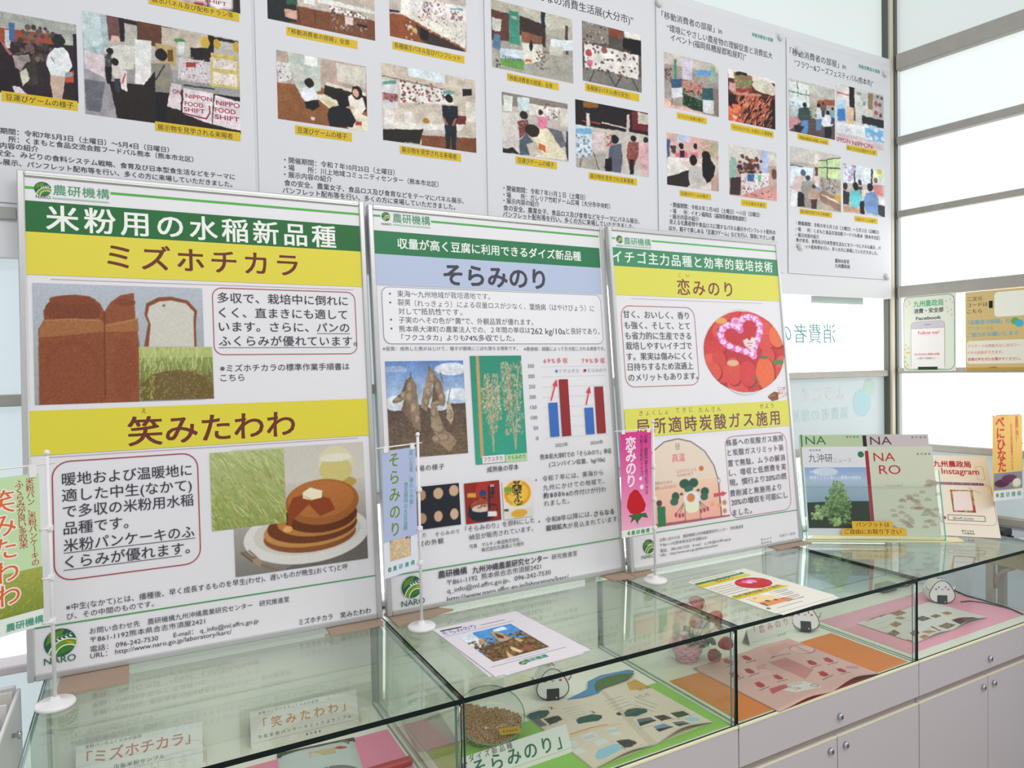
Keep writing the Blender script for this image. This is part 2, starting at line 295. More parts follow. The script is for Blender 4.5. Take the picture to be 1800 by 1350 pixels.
def print_sheet(name, parent, m=None, lift=.0002, pname=None):
    O, U, V, w_, h_ = PLANES[name]; fr = Frame(O, U, V); m = m or INK; tx = Ink(fr); shp = Ink(fr); k = .001; made = []; dcur = 0
    for i, it in enumerate(SHEETS[name]):
        c = it[0]; d = lift+dcur; dcur += 1.1e-5*(STRIKES[it[-2]]+1 if c in 'TV' else 2.5)
        if c == 'T':
            _, x, y, wd, h, col, b, t = it; g = fit_text(t, b, wd*k, h*k)
            if g: tx.add(g[0]+np.array([x*k, y*k]), g[1], g[2], hexc(col), d, b)
        elif c == 'V':
            _, x0, y0, x1, y1, h, col, b, t = it; n = max(1, len(t)-1)
            for j, ch in enumerate(t):
                co, li, lt = glyphs(ch, b)
                if len(co) == 0: continue
                q = co-np.array([.5, .38]); S1 = h*k/.92
                if ch == 'ー': q = np.stack([q[:, 1], -q[:, 0]], 1)
                tx.add(q*S1+np.array([(x0+(x1-x0)*j/n)*k, (y0+(y1-y0)*j/n)*k]), li, lt, hexc(col), d, b)
        elif c == 'M':
            _, x, y, wd, h, col, t = it; S1 = h*k/.92
            for j, ch in enumerate(t):
                co, li, lt = glyphs(ch, 1); q = co.copy(); q[:, 0] = -q[:, 0]*abs(wd*k)/.92; q[:, 1] = (q[:, 1]+.09)*S1; tx.add(q+np.array([x*k-j*abs(wd*k)*1.12, y*k]), li, lt, hexc(col), d, 1)
        elif c == 'Q': shp.poly(np.array(it[2]).reshape(-1, 2)*k, hexc(it[1]), d)
        elif c == 'B': _, col, x0, y0, x1, y1 = it; shp.poly(np.array([(x0, y0), (x1, y0), (x1, y1), (x0, y1)])*k, hexc(col), d)
        elif c == 'L': shp.line(np.array(it[3])*k, it[2]*k, hexc(it[1]), d)
        elif c == 'D': shp.poly(circle(it[2]*k, it[3]*k, it[4]*k), hexc(it[1]), d)
        elif c == 'G': emblem(shp, it[1]*k, it[2]*k, it[3]*k, d)
        elif c == 'O':
            _, col, th, x0, y0, x1, y1, fill = it; r = min(x1-x0, y1-y0)*.13; P = []
            for cx, cy, a in ((x1-r, y1-r, 0), (x0+r, y1-r, 90), (x0+r, y0+r, 180), (x1-r, y0+r, 270)):
                P += [(cx+r*math.cos(math.radians(a+q*15)), cy+r*math.sin(math.radians(a+q*15))) for q in range(7)]
            if fill: shp.poly(np.array(P)*k, hexc(fill), d-4e-6)
            shp.line(np.array(P+[P[0]])*k, th*k, hexc(col), d)
        elif c == 'W':
            _, x0, y0, x1, y1 = it; rr = random.Random(3)
            for j in range(70):
                x = x0+(x1-x0)*rr.random(); y = y0+(y1-y0)*rr.random()
                if y > y0+(y1-y0)*(.45+.6*(x-x0)/(x1-x0)): continue
                for q in (4, 7.5, 11): shp.line(np.array(circle(x, y, q, 8, .2, math.pi-.2))*k*[1, 1], .0010, hexc(rr.choice(['9a6a58', '9a4a44', 'b08a50', '7a5a50'])), d+j*4e-6+q*1e-7)
        elif c == 'I':
            _, nm, x0, y0, x1, y1, W, H, rnd, ops = it; made.append(picture(fr, x0*k, y0*k, x1*k, y1*k, W, H, ops, rnd, nm, parent, m, d, i+len(name)))
    for o in (shp.build('printed_shapes', parent, m), tx.build('printed_lettering', parent, m)):
        if o: o['kind'] = 'stuff'
    return made
PLANES = {  # origin (bottom left), across, up, width, height: real places and sizes in metres
  'rice_panel': ((-0.0242, 0.4827, 0.004),(0.9998, -0.0202, 0.0),(0.0016, 0.08, 0.9968),0.712,1.022),
  'soybean_panel': ((0.6989, 0.4643, 0.004),(1.0, 0.0028, 0.0),(-0.0002, 0.0841, 0.9965),0.720,1.018),
  'strawberry_panel': ((1.4191, 0.4414, 0.004),(0.9999, -0.0103, 0.0),(0.0009, 0.0876, 0.9962),0.715,1.018),
  'games_poster': ((-0.152, 0.6015, 0.962),(1.0, -0.01, 0.0),(0.0, 0.0, 1.0),0.594,0.803),
  'community_poster': ((0.45, 0.5955, 0.925),(1.0, -0.01, 0.0),(0.0, 0.0, 1.0),0.594,0.840),
  'arcade_poster': ((1.0559, 0.5895, 0.925),(1.0, -0.01, 0.0),(0.0, 0.0, 1.0),0.594,0.840),
  'supermarket_poster': ((1.6619, 0.5834, 0.925),(1.0, -0.01, 0.0),(0.0, 0.0, 1.0),0.570,0.840),
  'festival_poster': ((2.2529, 0.5776, 0.925),(1.0, -0.01, 0.0),(0.0, 0.0, 1.0),0.576,0.840),
  'soybean_flag': ((0.6489, 0.3202, 0.142),(0.9179, 0.3968, 0.0),(0.0, 0.0, 1.0),0.101,0.282),
  'strawberry_flag': ((1.3191, 0.3494, 0.1376),(0.9997, 0.0225, 0.0),(0.0, 0.0, 1.0),0.108,0.284),
  'rice_flag': ((-0.0574, 0.302, 0.1541),(0.875, 0.4841, 0.0),(0.0, 0.0, 1.0),0.089,0.273),
  'soybean_leaflet': ((0.7766, 0.0424, 0.0035),(0.9989, 0.0469, 0.0),(-0.0469, 0.9989, 0.0),0.212,0.287),
  'strawberry_leaflet': ((1.5123, 0.0051, 0.002),(0.9994, 0.0347, 0.0),(-0.0347, 0.9994, 0.0),0.222,0.293),
  'social_media_sign': ((2.8697, 0.5379, 0.56),(0.1438, -0.9896, 0.0),(0.0, 0.0, 1.0),0.187,0.293),
  'survey_sign': ((2.9012, 0.3215, 0.56),(0.1438, -0.9896, 0.0),(0.0, 0.0, 1.0),0.205,0.290),
  'news_magazine': ((2.1739, 0.4427, 0.014),(0.8243, -0.5661, 0.0),(0.1143, 0.1665, 0.9794),0.214,0.301),
  'corporate_magazine': ((2.3506, 0.3214, 0.014),(0.8243, -0.5661, 0.0),(0.1143, 0.1665, 0.9794),0.214,0.301),
  'green_back_magazine': ((2.1794, 0.4613, 0.0735),(0.8243, -0.5661, 0.0),(0.1143, 0.1665, 0.9794),0.214,0.281),
  'grey_back_magazine': ((2.356, 0.34, 0.0735),(0.8243, -0.5661, 0.0),(0.1143, 0.1665, 0.9794),0.214,0.281),
  'takeaway_label': ((2.255, 0.3727, 0.0161),(0.8243, -0.5661, 0.0),(0.1143, 0.1665, 0.9794),0.207,0.049),
  'photo_sharing_sign': ((2.5962, 0.2331, 0.002),(0.6787, -0.7344, 0.0),(0.3769, 0.3483, 0.8583),0.168,0.298),
  'sweet_potato_flag': ((2.7137, 0.1377, 0.1215),(0.9851, -0.1718, 0.0),(0.0, 0.0, 1.0),0.141,0.290),
  'pancake_mix_card': ((0.3822, 0.4725, -0.2351),(0.9989, -0.0472, 0.0),(0.0166, 0.3514, 0.9361),0.241,0.076),
  'bread_flour_card': ((0.048, 0.4859, -0.2351),(0.9965, -0.0838, 0.0),(0.0267, 0.3179, 0.9478),0.236,0.083),
  'soybean_card': ((0.7335, 0.0962, -0.2351),(0.9998, 0.0219, 0.0),(-0.0097, 0.44, 0.898),0.258,0.057),
  'strawberry_card': ((1.7577, 0.3145, -0.2351),(0.9997, 0.0262, 0.0),(-0.0076, 0.291, 0.9567),0.222,0.046),
  'vegetable_booklet': ((0.9908, 0.0232, -0.2291),(0.9988, 0.0484, 0.0),(-0.0484, 0.9988, 0.0),0.351,0.279),
  'strawberry_booklet': ((1.5101, -0.0046, -0.2291),(0.9997, 0.0242, 0.0),(-0.0242, 0.9997, 0.0),0.395,0.289),
  'food_booklet': ((2.181, 0.0766, -0.2291),(0.9998, 0.0194, 0.0),(-0.0194, 0.9998, 0.0),0.398,0.190),
  'mirrored_window_text': ((0.0, 0.6, 0.0),(1.0, -0.01, 0.0),(0.0, 0.0, 1.0),1.000,1.000),
}
SHEETS = {}
SHEETS['rice_panel'] = [
  ('L','52b044',5,[9.3,987.0,29.4,987.0]),
  ('L','52b044',5,[164.3,989.5,698.9,989.5]),
  ('G',43.6,986.2,14.8),
  ('T',31.5,966.2,25.4,7.4,'3c5f50',1,'NARO'),
  ('T',61.4,975.4,100.8,21.9,'4f9a6d',1,'農研機構'),
  ('L','a9c9b4',3,[59.4,969.0,160.8,969.0]),
  ('B','256b37',10.2,895.7,698.7,959.8),
  ('T',48.0,900.2,591.5,53.0,'f2f3ee',2,'米粉用の水稲新品種'),
  ('B','e2d548',10.6,807.7,698.7,895.7),
  ('T',154.7,825.7,391.9,54.5,'6e2f26',2,'ミズホチカラ'),
  ('L','cfa5b4',1.2,[54.4,799.6,677.3,799.6]),
  ('I','bread_photograph',22.3,543.2,336.7,790.8,249,178,0,'g -20 -58 1028 1071 b9c0cc 9aa09e;p 28 382 60 304 58 227 99 139 163 99 233 90 315 101 374 158 397 229 383 1036 24 1015 8a4a2c;p 397 229 434 148 496 83 573 62 579 289 598 506 588 1047 383 1036 8f4f30;e 219 224 154 122 7a3f26;p 34 382 63 304 371 291 401 336 592 279 596 397 394 398 33 451 a2683e;e 212 678 147 217 854529;e 211 704 130 195 8a4a2d;e 510 721 74 268 8a4a2c;l 397 229 390 965 12 74391f;l 63 310 218 294 10 b08056;l 218 294 371 306 10 b08056;l 419 344 598 285 11 b08056;e 220 136 130 39 84432a;e 520 145 62 33 84432a;p 625 524 654 324 633 251 645 151 722 94 800 86 904 116 962 208 951 302 949 527 8a4a2c;p 653 524 669 333 650 255 664 174 728 130 799 119 890 143 942 218 935 302 936 527 d0cdc2;e 753 166 10 12 77706a;n 22'),
  ('I','rice_photograph',208.7,544.4,353.4,659.6,116,85,0,'g -20 -60 1046 368 c2c586 9fae58;g -33 217 1035 1087 8a9450 5f5a30;s 3 -20 985 608 260 200 85 8fa653 d3d69a;e 495 864 515 426 6e5c30;d 131 418 998 1046 700 5 54482a b09a5c;s -19 491 197 1003 60 60 80 8fa23f b8c060;n 16'),
  ('O','a8323c',1.6,357.5,642.1,679.4,793.1,''),
  ('T',367.6,759.2,294.2,23.7,'3c3c48',1,'多収で、栽培中に倒れに'),
  ('T',369.6,725.7,289.2,23.6,'3c3c48',1,'くく、直まきにも適して'),
  ('T',368.6,693.8,293.8,23.6,'3c3c48',1,'います。さらに、パンの'),
  ('T',367.6,661.2,312.3,23.5,'3c3c48',1,'ふくらみが優れています。'),
  ('L','3c3c48',1,[583.8,691.2,663.8,691.2]),
  ('L','3c3c48',1,[366.6,657.8,663.4,657.8]),
  ('T',367.9,602.8,290.4,16.9,'3c3c48',0,'※ミズホチカラの標準作業手順書は'),
  ('T',368.4,581.6,49.9,16.8,'3c3c48',0,'こちら'),
  ('B','e0d440',9.3,441.9,700.2,531.4),
  ('T',210.1,517.1,9.6,11.8,'6e2f26',1,'え'),
  ('T',183.4,449.1,342.0,61.0,'6e2f26',2,'笑みたわわ'),
  ('L','cfa5b4',1.2,[39.4,436.9,672.0,436.9]),
  ('O','a8323c',2,48.6,188.7,315.8,426.7,''),
  ('T',64.9,377.5,238.8,26.1,'3c3c48',1,'暖地および温暖地に'),
  ('T',64.3,344.7,238.4,26.1,'3c3c48',1,'適した中生(なかて)'),
  ('T',65.2,312.6,239.7,26.0,'3c3c48',1,'で多収の米粉用水稲'),
  ('T',65.7,278.9,114.6,25.9,'3c3c48',1,'品種です。'),
  ('T',65.0,244.7,240.1,25.9,'3c3c48',1,'米粉パンケーキのふ'),
  ('T',67.1,211.2,227.9,25.8,'3c3c48',1,'くらみが優れます。'),
  ('L','3c3c48',1.2,[64.9,242.9,306.5,242.9]),
  ('L','3c3c48',1.2,[64.3,208.8,279.1,208.8]),
  ('I','pancake_photograph',385.2,146.8,683.0,426.7,199,192,0,'g -7 -104 1073 432 c9c3b8 d4cfc4;g -24 309 1049 1171 c9c4b9 6c6a64;p 358 989 1035 708 1009 1171 355 1063 6b6660;e 783 332 148 55 b59a4a;e 772 163 139 142 d9d3ae;e 770 222 129 108 cfc27a;e 774 120 126 35 e4e0cc;e 540 736 474 234 dfdcd6;e 541 718 406 178 cfcbc4;e 558 739 351 141 8a5226;e 560 701 351 136 c08a4a;e 579 666 343 141 6e3616;e 616 623 308 133 b77c3c;e 644 588 282 143 64300f;e 658 480 285 188 a2602c;e 650 454 255 153 b46e34;p 392 508 433 422 554 398 713 456 754 554 635 597 550 490 441 590 385 696 8e3f12;e 386 673 34 26 e0b060;p 507 388 565 352 658 387 651 444 569 457 508 436 efe6c6;l 514 418 570 450 8 cbb57e;l 45 812 125 897 15 6f5a46;l 70 807 142 885 13 7a624c;l 98 802 162 878 13 8a7058;p 118 882 163 867 199 927 174 945 a88d70;l 183 928 365 1031 22 8a6e54;n 12'),
  ('I','rice_photograph',340.7,253.5,497.8,423.9,118,121,0,'g -48 -68 1047 1098 b9c08a 8a9a4c;s -30 -52 1015 1035 380 300 128 7f9636 d2d6a0;s -30 359 1002 1035 110 160 120 8a7a40 c2b070;d 290 -17 1015 275 60 4 b08a7a d0c0a0;n 16'),
  ('T',66.6,127.7,566.5,13.7,'3c3c48',0,'※中生(なかて)とは、播種後、早く成長するものを早生(わせ)、遅いものが晩生(おくて)と呼'),
  ('T',67.4,110.1,155.8,12.8,'3c3c48',0,'び、その中間のものです。'),
  ('L','2f9a4a',2.4,[13.9,103.0,704.1,103.0]),
  ('T',106.4,74.1,390.5,12.5,'3c3c48',0,'お問い合わせ先\u3000農研機構九州沖縄農業研究センター\u3000研究推進室'),
  ('T',106.9,56.7,213.2,12.5,'3c3c48',0,'〒861-1192熊本県合志市須屋2421'),
  ('T',106.5,38.1,322.4,12.4,'3c3c48',0,'電話： 096-242-7530\u3000\u3000E-mail： q_info@ml.affrc.go.jp'),
  ('T',106.1,25.0,266.8,12.4,'3c3c48',0,'URL： http://www.naro.go.jp/laboratory/karc/'),
  ('G',55.5,67.8,27.3),
  ('T',27.8,28.4,53.6,14.4,'2c6b4a',1,'NARO'),
  ('T',516.4,17.1,76.5,14.1,'3c3c48',1,'ミズホチカラ'),
  ('T',610.8,15.5,73.4,14.4,'3c3c48',1,'笑みたわわ'),
]
SHEETS['soybean_panel'] = [
  ('L','4fae50',5,[13.9,990.6,32.8,990.6]),
  ('L','4fae50',5,[169.4,988.0,702.7,988.0]),
  ('G',47.0,990.2,11.3),
  ('T',34.5,968.0,25.7,6.4,'3c5f50',1,'NARO'),
  ('T',64.8,976.2,101.7,24.3,'4f9a6d',1,'農研機構'),
  ('L','a9c9b4',3,[64.5,971.1,166.2,971.1]),
  ('B','2f7a50',13.8,893.3,702.3,952.8),
  ('T',73.8,909.8,560.8,27.4,'f0f2ee',2,'収量が高く豆腐に利用できるダイズ新品種'),
  ('B','b9c5df',13.5,814.7,701.7,893.3),
  ('T',195.7,820.4,311.7,58.0,'45454f',3,'そらみのり'),
  ('O','7896a4',1.5,26.1,666.6,694.3,810.4,'eeedf1'),
  ('T',65.9,785.6,127.8,16.7,'4a4a54',1,'東海～九州地域'),
  ('T',195.0,786.3,133.8,17.3,'4a4a54',0,'が栽培適地です。'),
  ('T',66.0,763.6,34.5,16.7,'4a4a54',1,'裂莢'),
  ('T',111.8,762.1,325.5,16.9,'4a4a54',0,'（れっきょう）による収量ロスが少なく、'),
  ('T',449.7,760.7,53.3,18.5,'4a4a54',1,'葉焼病'),
  ('T',516.0,761.1,153.2,18.8,'4a4a54',0,'（はやけびょう）に'),
  ('T',66.9,741.0,52.2,16.7,'4a4a54',0,'対して'),
  ('T',121.2,741.5,71.3,16.9,'4a4a54',1,'"抵抗性"'),
  ('T',194.6,741.5,49.1,17.3,'4a4a54',0,'です。'),
  ('T',66.5,718.7,144.4,16.7,'4a4a54',0,'子実のへその色が'),
  ('T',213.2,718.1,33.6,17.3,'4a4a54',1,'"黄"'),
  ('T',249.1,718.1,210.1,17.5,'4a4a54',0,'で、外観品質が優れます。'),
  ('T',66.6,695.9,381.1,16.6,'4a4a54',0,'熊本県大津町の農業法人での、２年間の単収は'),
  ('T',450.0,693.8,113.4,18.4,'4a4a54',1,'262 kg/10a'),
  ('T',566.1,693.7,117.2,18.9,'4a4a54',0,'と良好であり、'),
  ('T',71.6,673.9,176.1,16.6,'4a4a54',0,'「フクユタカ」よりも'),
  ('T',248.6,673.2,79.5,17.4,'4a4a54',1,'74%多収'),
  ('T',329.5,673.3,67.2,17.8,'4a4a54',0,'でした。'),
  ('D','4a4a54',47.1,793.1,2.4),
  ('D','4a4a54',46.7,770.9,2.4),
  ('D','4a4a54',46.5,727.5,2.4),
  ('D','4a4a54',46.6,705.0,2.4),
  ('T',21.5,648.8,383.2,10.5,'74747c',0,'※裂莢：成熟した莢がはじけて、種子が圃場にこぼれ落ちる現象です。'),
  ('T',424.4,646.6,274.8,11.3,'74747c',0,'※葉焼病：細菌によって引き起こされる病害です。'),
  ('I','soybean_pod_photograph',25.7,379.9,238.0,622.3,123,152,0,'g -38 -27 1077 493 5f86c0 c4d2e4;g -57 466 1046 1032 5a4a44 7a6650;e 827 92 216 67 dfe4ec;e 120 435 158 76 dde4ee;e 648 443 159 87 cdd8e6;e 892 359 161 65 e0e6ee;e 108 85 159 35 9fb6d8;d -31 520 1016 1010 900 5 3f342e 9a8468;p 64 409 177 327 249 197 297 171 313 241 250 361 174 414 94 435 6a5648;p 276 175 328 198 344 439 282 633 170 501 217 328 7d6654;p 303 153 371 242 391 548 395 742 294 676 278 438 8f7a66;p 543 40 610 134 698 246 733 433 698 487 567 464 569 424 627 333 580 200 8a7462;p 548 45 583 156 546 354 485 528 408 483 471 265 9c8670;p 583 156 640 333 673 465 540 485 575 311 6f5a4c;p 541 463 619 491 687 704 863 858 752 963 625 875 530 680 a08a70;p 753 466 795 434 826 576 794 684 731 618 c0ac90;e 290 274 45 66 8d7763;e 283 265 26 44 ab967e;e 280 383 48 61 8d7763;e 273 374 29 40 ab967e;e 323 493 47 65 8d7763;e 315 484 29 43 ab967e;e 354 612 42 60 8d7763;e 347 603 23 39 ab967e;e 202 360 42 48 8d7763;e 195 352 23 26 ab967e;e 135 403 47 30 8d7763;e 127 394 29 9 ab967e;e 576 178 40 62 8d7763;e 569 169 21 40 ab967e;e 643 278 45 58 8d7763;e 636 269 26 36 ab967e;e 690 389 43 52 8d7763;e 683 380 24 31 ab967e;e 521 332 42 65 8d7763;e 513 323 24 44 ab967e;e 484 430 40 56 8d7763;e 477 421 21 35 ab967e;e 621 453 69 33 8d7763;e 613 445 51 11 ab967e;e 576 551 42 56 8d7763;e 568 542 24 35 ab967e;e 633 725 68 47 8d7763;e 625 716 51 26 ab967e;e 681 812 79 51 8d7763;e 674 803 60 30 ab967e;e 588 831 52 52 8d7763;e 580 823 35 30 ab967e;e 779 576 34 56 8d7763;e 771 567 16 35 ab967e;l 543 40 545 112 7 4b3a30;l 678 113 713 224 7 5a4638;l 300 120 302 186 7 4b3a30;l 802 302 753 466 7 4b3a30;n 14'),
  ('I','mature_plant_photograph',258.3,347.1,413.8,634.0,82,172,0,'g -129 -10 1137 1030 2f9077 3aa287;l -10 221 1047 216 7 2a8a6c;l -21 412 1023 413 6 2a8a6c;p 114 0 173 0 162 933 101 941 c9a06a;d 12 0 265 933 14 3 7a4a30 8a5a40;l 300 203 356 899 12 b3a284;l 400 203 356 899 8 c2b494;s 232 184 522 611 260 95 70 8a7a5e e6dabc;s 191 299 556 553 160 90 120 9a8a6a e0d4b4;s 275 551 470 746 80 80 100 a09070 d6c8a4;l 693 107 781 888 12 b3a284;l 919 88 781 888 10 c2b494;s 591 68 1004 285 130 90 70 8a7a5e e6dabc;s 595 263 951 754 300 90 60 8a7a5e e6dabc;s 563 88 777 517 130 90 110 9a8a6a dccfae;n 10'),
  ('B','e9e2e4',277.8,348.2,345.2,367.7),
  ('T',281.6,352.2,56.0,13.0,'34343e',1,'フクユタカ'),
  ('B','b9d9a4',347.4,346.5,414.1,366.6),
  ('T',354.0,351.8,53.6,12.1,'34343e',1,'そらみのり'),
  ('T',433.3,600.0,19.8,10.9,'6c6c76',0,'350'),
  ('L','d6d6da',0.7,[475.5,602.8,694.6,602.8]),
  ('T',432.6,571.3,20.5,10.9,'6c6c76',0,'300'),
  ('L','d6d6da',0.7,[475.5,574.2,694.5,574.2]),
  ('T',432.6,542.7,20.5,10.8,'6c6c76',0,'250'),
  ('L','d6d6da',0.7,[475.4,545.5,694.5,545.5]),
  ('T',432.6,514.0,20.5,10.8,'6c6c76',0,'200'),
  ('L','d6d6da',0.7,[475.4,517.0,694.4,517.0]),
  ('T',433.3,485.4,20.4,10.8,'6c6c76',0,'150'),
  ('L','d6d6da',0.7,[475.4,488.4,694.4,488.4]),
  ('T',433.2,456.9,20.4,10.8,'6c6c76',0,'100'),
  ('L','d6d6da',0.7,[475.3,459.9,694.3,459.9]),
  ('T',439.8,428.2,14.5,10.8,'6c6c76',0,'50'),
  ('L','d6d6da',0.7,[475.3,431.5,694.3,431.5]),
  ('T',445.7,399.5,7.9,10.8,'6c6c76',0,'0'),
  ('L','d6d6da',0.7,[475.2,403.1,694.2,403.1]),
  ('B','3a6cbc',492.3,405.3,521.9,500.3),
  ('B','93282c',531.1,404.8,561.3,565.1),
  ('B','3a6cbc',612.3,404.8,642.2,481.1),
  ('B','93282c',651.2,405.1,682.1,541.0),
  ('L','e23c52',4,[501.5,506.3,517.6,548.8]),
  ('Q','e23c52',[509.4,549.1,523.7,566.2,525.6,545.7]),
  ('L','e23c52',4,[619.2,489.8,629.9,525.3]),
  ('Q','e23c52',[621.2,525.6,634.9,543.1,637.6,522.6]),
  ('T',485.5,611.3,79.7,15.1,'d84a56',1,'69%多収'),
  ('T',614.1,609.6,81.1,15.6,'d84a56',1,'79%多収'),
  ('B','4f80c8',521.9,585.5,528.8,592.5),
  ('T',533.2,583.2,68.0,11.7,'a4a4b0',0,'フクユタカ'),
  ('B','93282c',618.2,585.4,626.1,592.6),
  ('T',630.8,583.4,66.1,12.0,'a4a4b0',0,'そらみのり'),
  ('T',506.3,375.6,42.6,11.5,'66666e',0,'2023年'),
  ('T',625.2,374.0,45.2,11.8,'66666e',0,'2024年'),
  ('T',455.1,344.3,242.5,15.3,'3c3c48',1,'熊本県大津町での「そらみのり」単収'),
  ('T',482.2,322.1,189.8,14.8,'3c3c48',1,'(コンバイン収量、kg/10a)'),
  ('T',81.8,343.7,86.7,14.4,'3c3c48',1,'圃場の様子'),
  ('T',289.6,323.8,95.6,15.2,'3c3c48',1,'成熟後の草本'),
  ('I','bean_photograph',49.9,198.6,206.2,304.7,85,61,0,'p -26 -284 1075 -146 1030 1159 -74 1041 1e222c;e 625 203 85 131 cfa98c;e 899 177 84 131 cfa98c;e 606 737 74 127 cfa98c;e 886 730 74 131 d2b090;e 100 224 80 127 b8906e;e 100 740 72 123 b8906e;e 335 202 79 127 b8906e;e 334 741 71 123 b8906e;n 8'),
  ('T',51.3,178.9,57.1,11.1,'3c3c48',0,'フクユタカ'),
  ('T',134.5,176.3,65.5,11.3,'3c3c48',0,'そらみのり'),
  ('T',69.0,156.7,86.7,14.1,'3c3c48',1,'子実の外観'),
  ('I','natto_packet_photograph',220.9,196.6,323.4,301.3,51,59,0,'p -19 -171 1094 -81 1020 1157 -90 1053 93261e;p 381 -10 704 -9 827 415 565 857 235 467 b23022;e 489 644 399 256 2f2420;e 483 746 411 231 1f2430;e 494 567 352 143 a3432a;e 488 654 306 92 d8c7b8;d 228 390 767 642 90 6 6e2c1c c8704a;e 510 285 94 82 26407a;p 657 91 904 111 865 781 618 758 8e2a20;l 695 146 662 711 30 1c1c22;l 795 154 783 360 36 1c1c22;p 618 748 877 771 870 895 611 871 e9e4e2;p 85 248 317 268 311 371 79 351 d8a03a;d 644 144 842 724 40 5 1a1a20 2a2a30;n 10'),
  ('I','natto_packet_photograph',332.1,195.0,422.3,296.4,42,54,0,'p -66 -130 1143 -46 1047 1081 -130 1032 e6e0d4;e 495 355 446 337 e8a020;e 495 355 350 251 f0c040;p 362 13 660 33 611 699 317 685 f0c85a;d 348 43 630 660 60 6 221a14 3a2a18;p 63 162 351 180 343 302 56 285 7aa032;d 86 287 414 405 14 4 6a5a3a 8a7a5a;p 14 768 1007 751 1000 1000 14 1001 ddd8d2;e 515 878 275 106 e0a83a;p 30 725 173 732 169 786 27 779 333333;n 8'),
  ('T',361.9,261.0,27.3,23.1,'1e1612',2,'国産'),
  ('T',366.8,240.7,14.0,9.9,'1e1612',1,'中粒'),
  ('T',296.3,285.4,11.0,6.5,'e8e0d8',1,'国産'),
  ('T',217.6,176.3,207.2,14.7,'3c3c48',0,'「そらみのり」を原料にした'),
  ('T',227.0,154.5,191.6,14.7,'3c3c48',0,'納豆が販売されています。'),
  ('T',227.4,132.9,151.0,11.0,'3c3c48',0,'写真\u3000マルキン食品株式会社、'),
  ('T',260.4,119.7,126.7,11.1,'3c3c48',0,'株式会社丸美屋より提供'),
  ('D','3c3c48',437.4,290.8,2.2),
  ('T',457.5,284.3,204.2,15.8,'3c3c48',0,'令和７年には、東海から'),
  ('T',457.7,259.2,207.0,15.8,'3c3c48',0,'九州にかけての地域で、'),
  ('T',457.5,237.7,81.0,15.7,'3c3c48',2,'約800ha'),
  ('T',539.9,235.5,128.1,16.1,'3c3c48',0,'の作付けが行わ'),
  ('T',457.9,215.9,82.4,15.7,'3c3c48',0,'れました。'),
  ('D','3c3c48',438.6,177.5,2.2),
  ('T',459.4,171.0,154.7,15.7,'3c3c48',0,'令和8年以降には、'),
  ('T',621.4,168.7,70.7,16.3,'3c3c48',2,'さらなる'),
  ('T',459.1,148.5,69.3,15.6,'3c3c48',2,'栽培拡大'),
  ('T',530.4,146.5,179.3,15.9,'3c3c48',0,'が見込まれています。'),
  ('L','2f9a4a',2.4,[-2.9,97.4,710.7,97.4]),
  ('T',135.8,71.0,80.0,18.4,'3c3c48',2,'農研機構'),
  ('T',230.5,68.2,229.1,17.8,'3c3c48',2,'九州沖縄農業研究センター'),
  ('T',471.9,68.8,83.7,14.5,'3c3c48',0,'研究推進室'),
  ('T',158.9,49.7,276.3,15.4,'3c3c48',0,'〒861-1192  熊本県合志市須屋2421'),
  ('T',157.8,29.8,307.7,15.4,'3c3c48',0,'q_info@ml.affrc.go.jp、096-242-7530'),
  ('T',156.6,8.8,366.0,15.3,'3c3c48',0,'http://www.naro.affrc.go.jp/laboratory/karc/'),
  ('G',65.4,62.3,26.5),
  ('T',35.8,17.9,60.8,15.8,'2c6b4a',1,'NARO'),
]
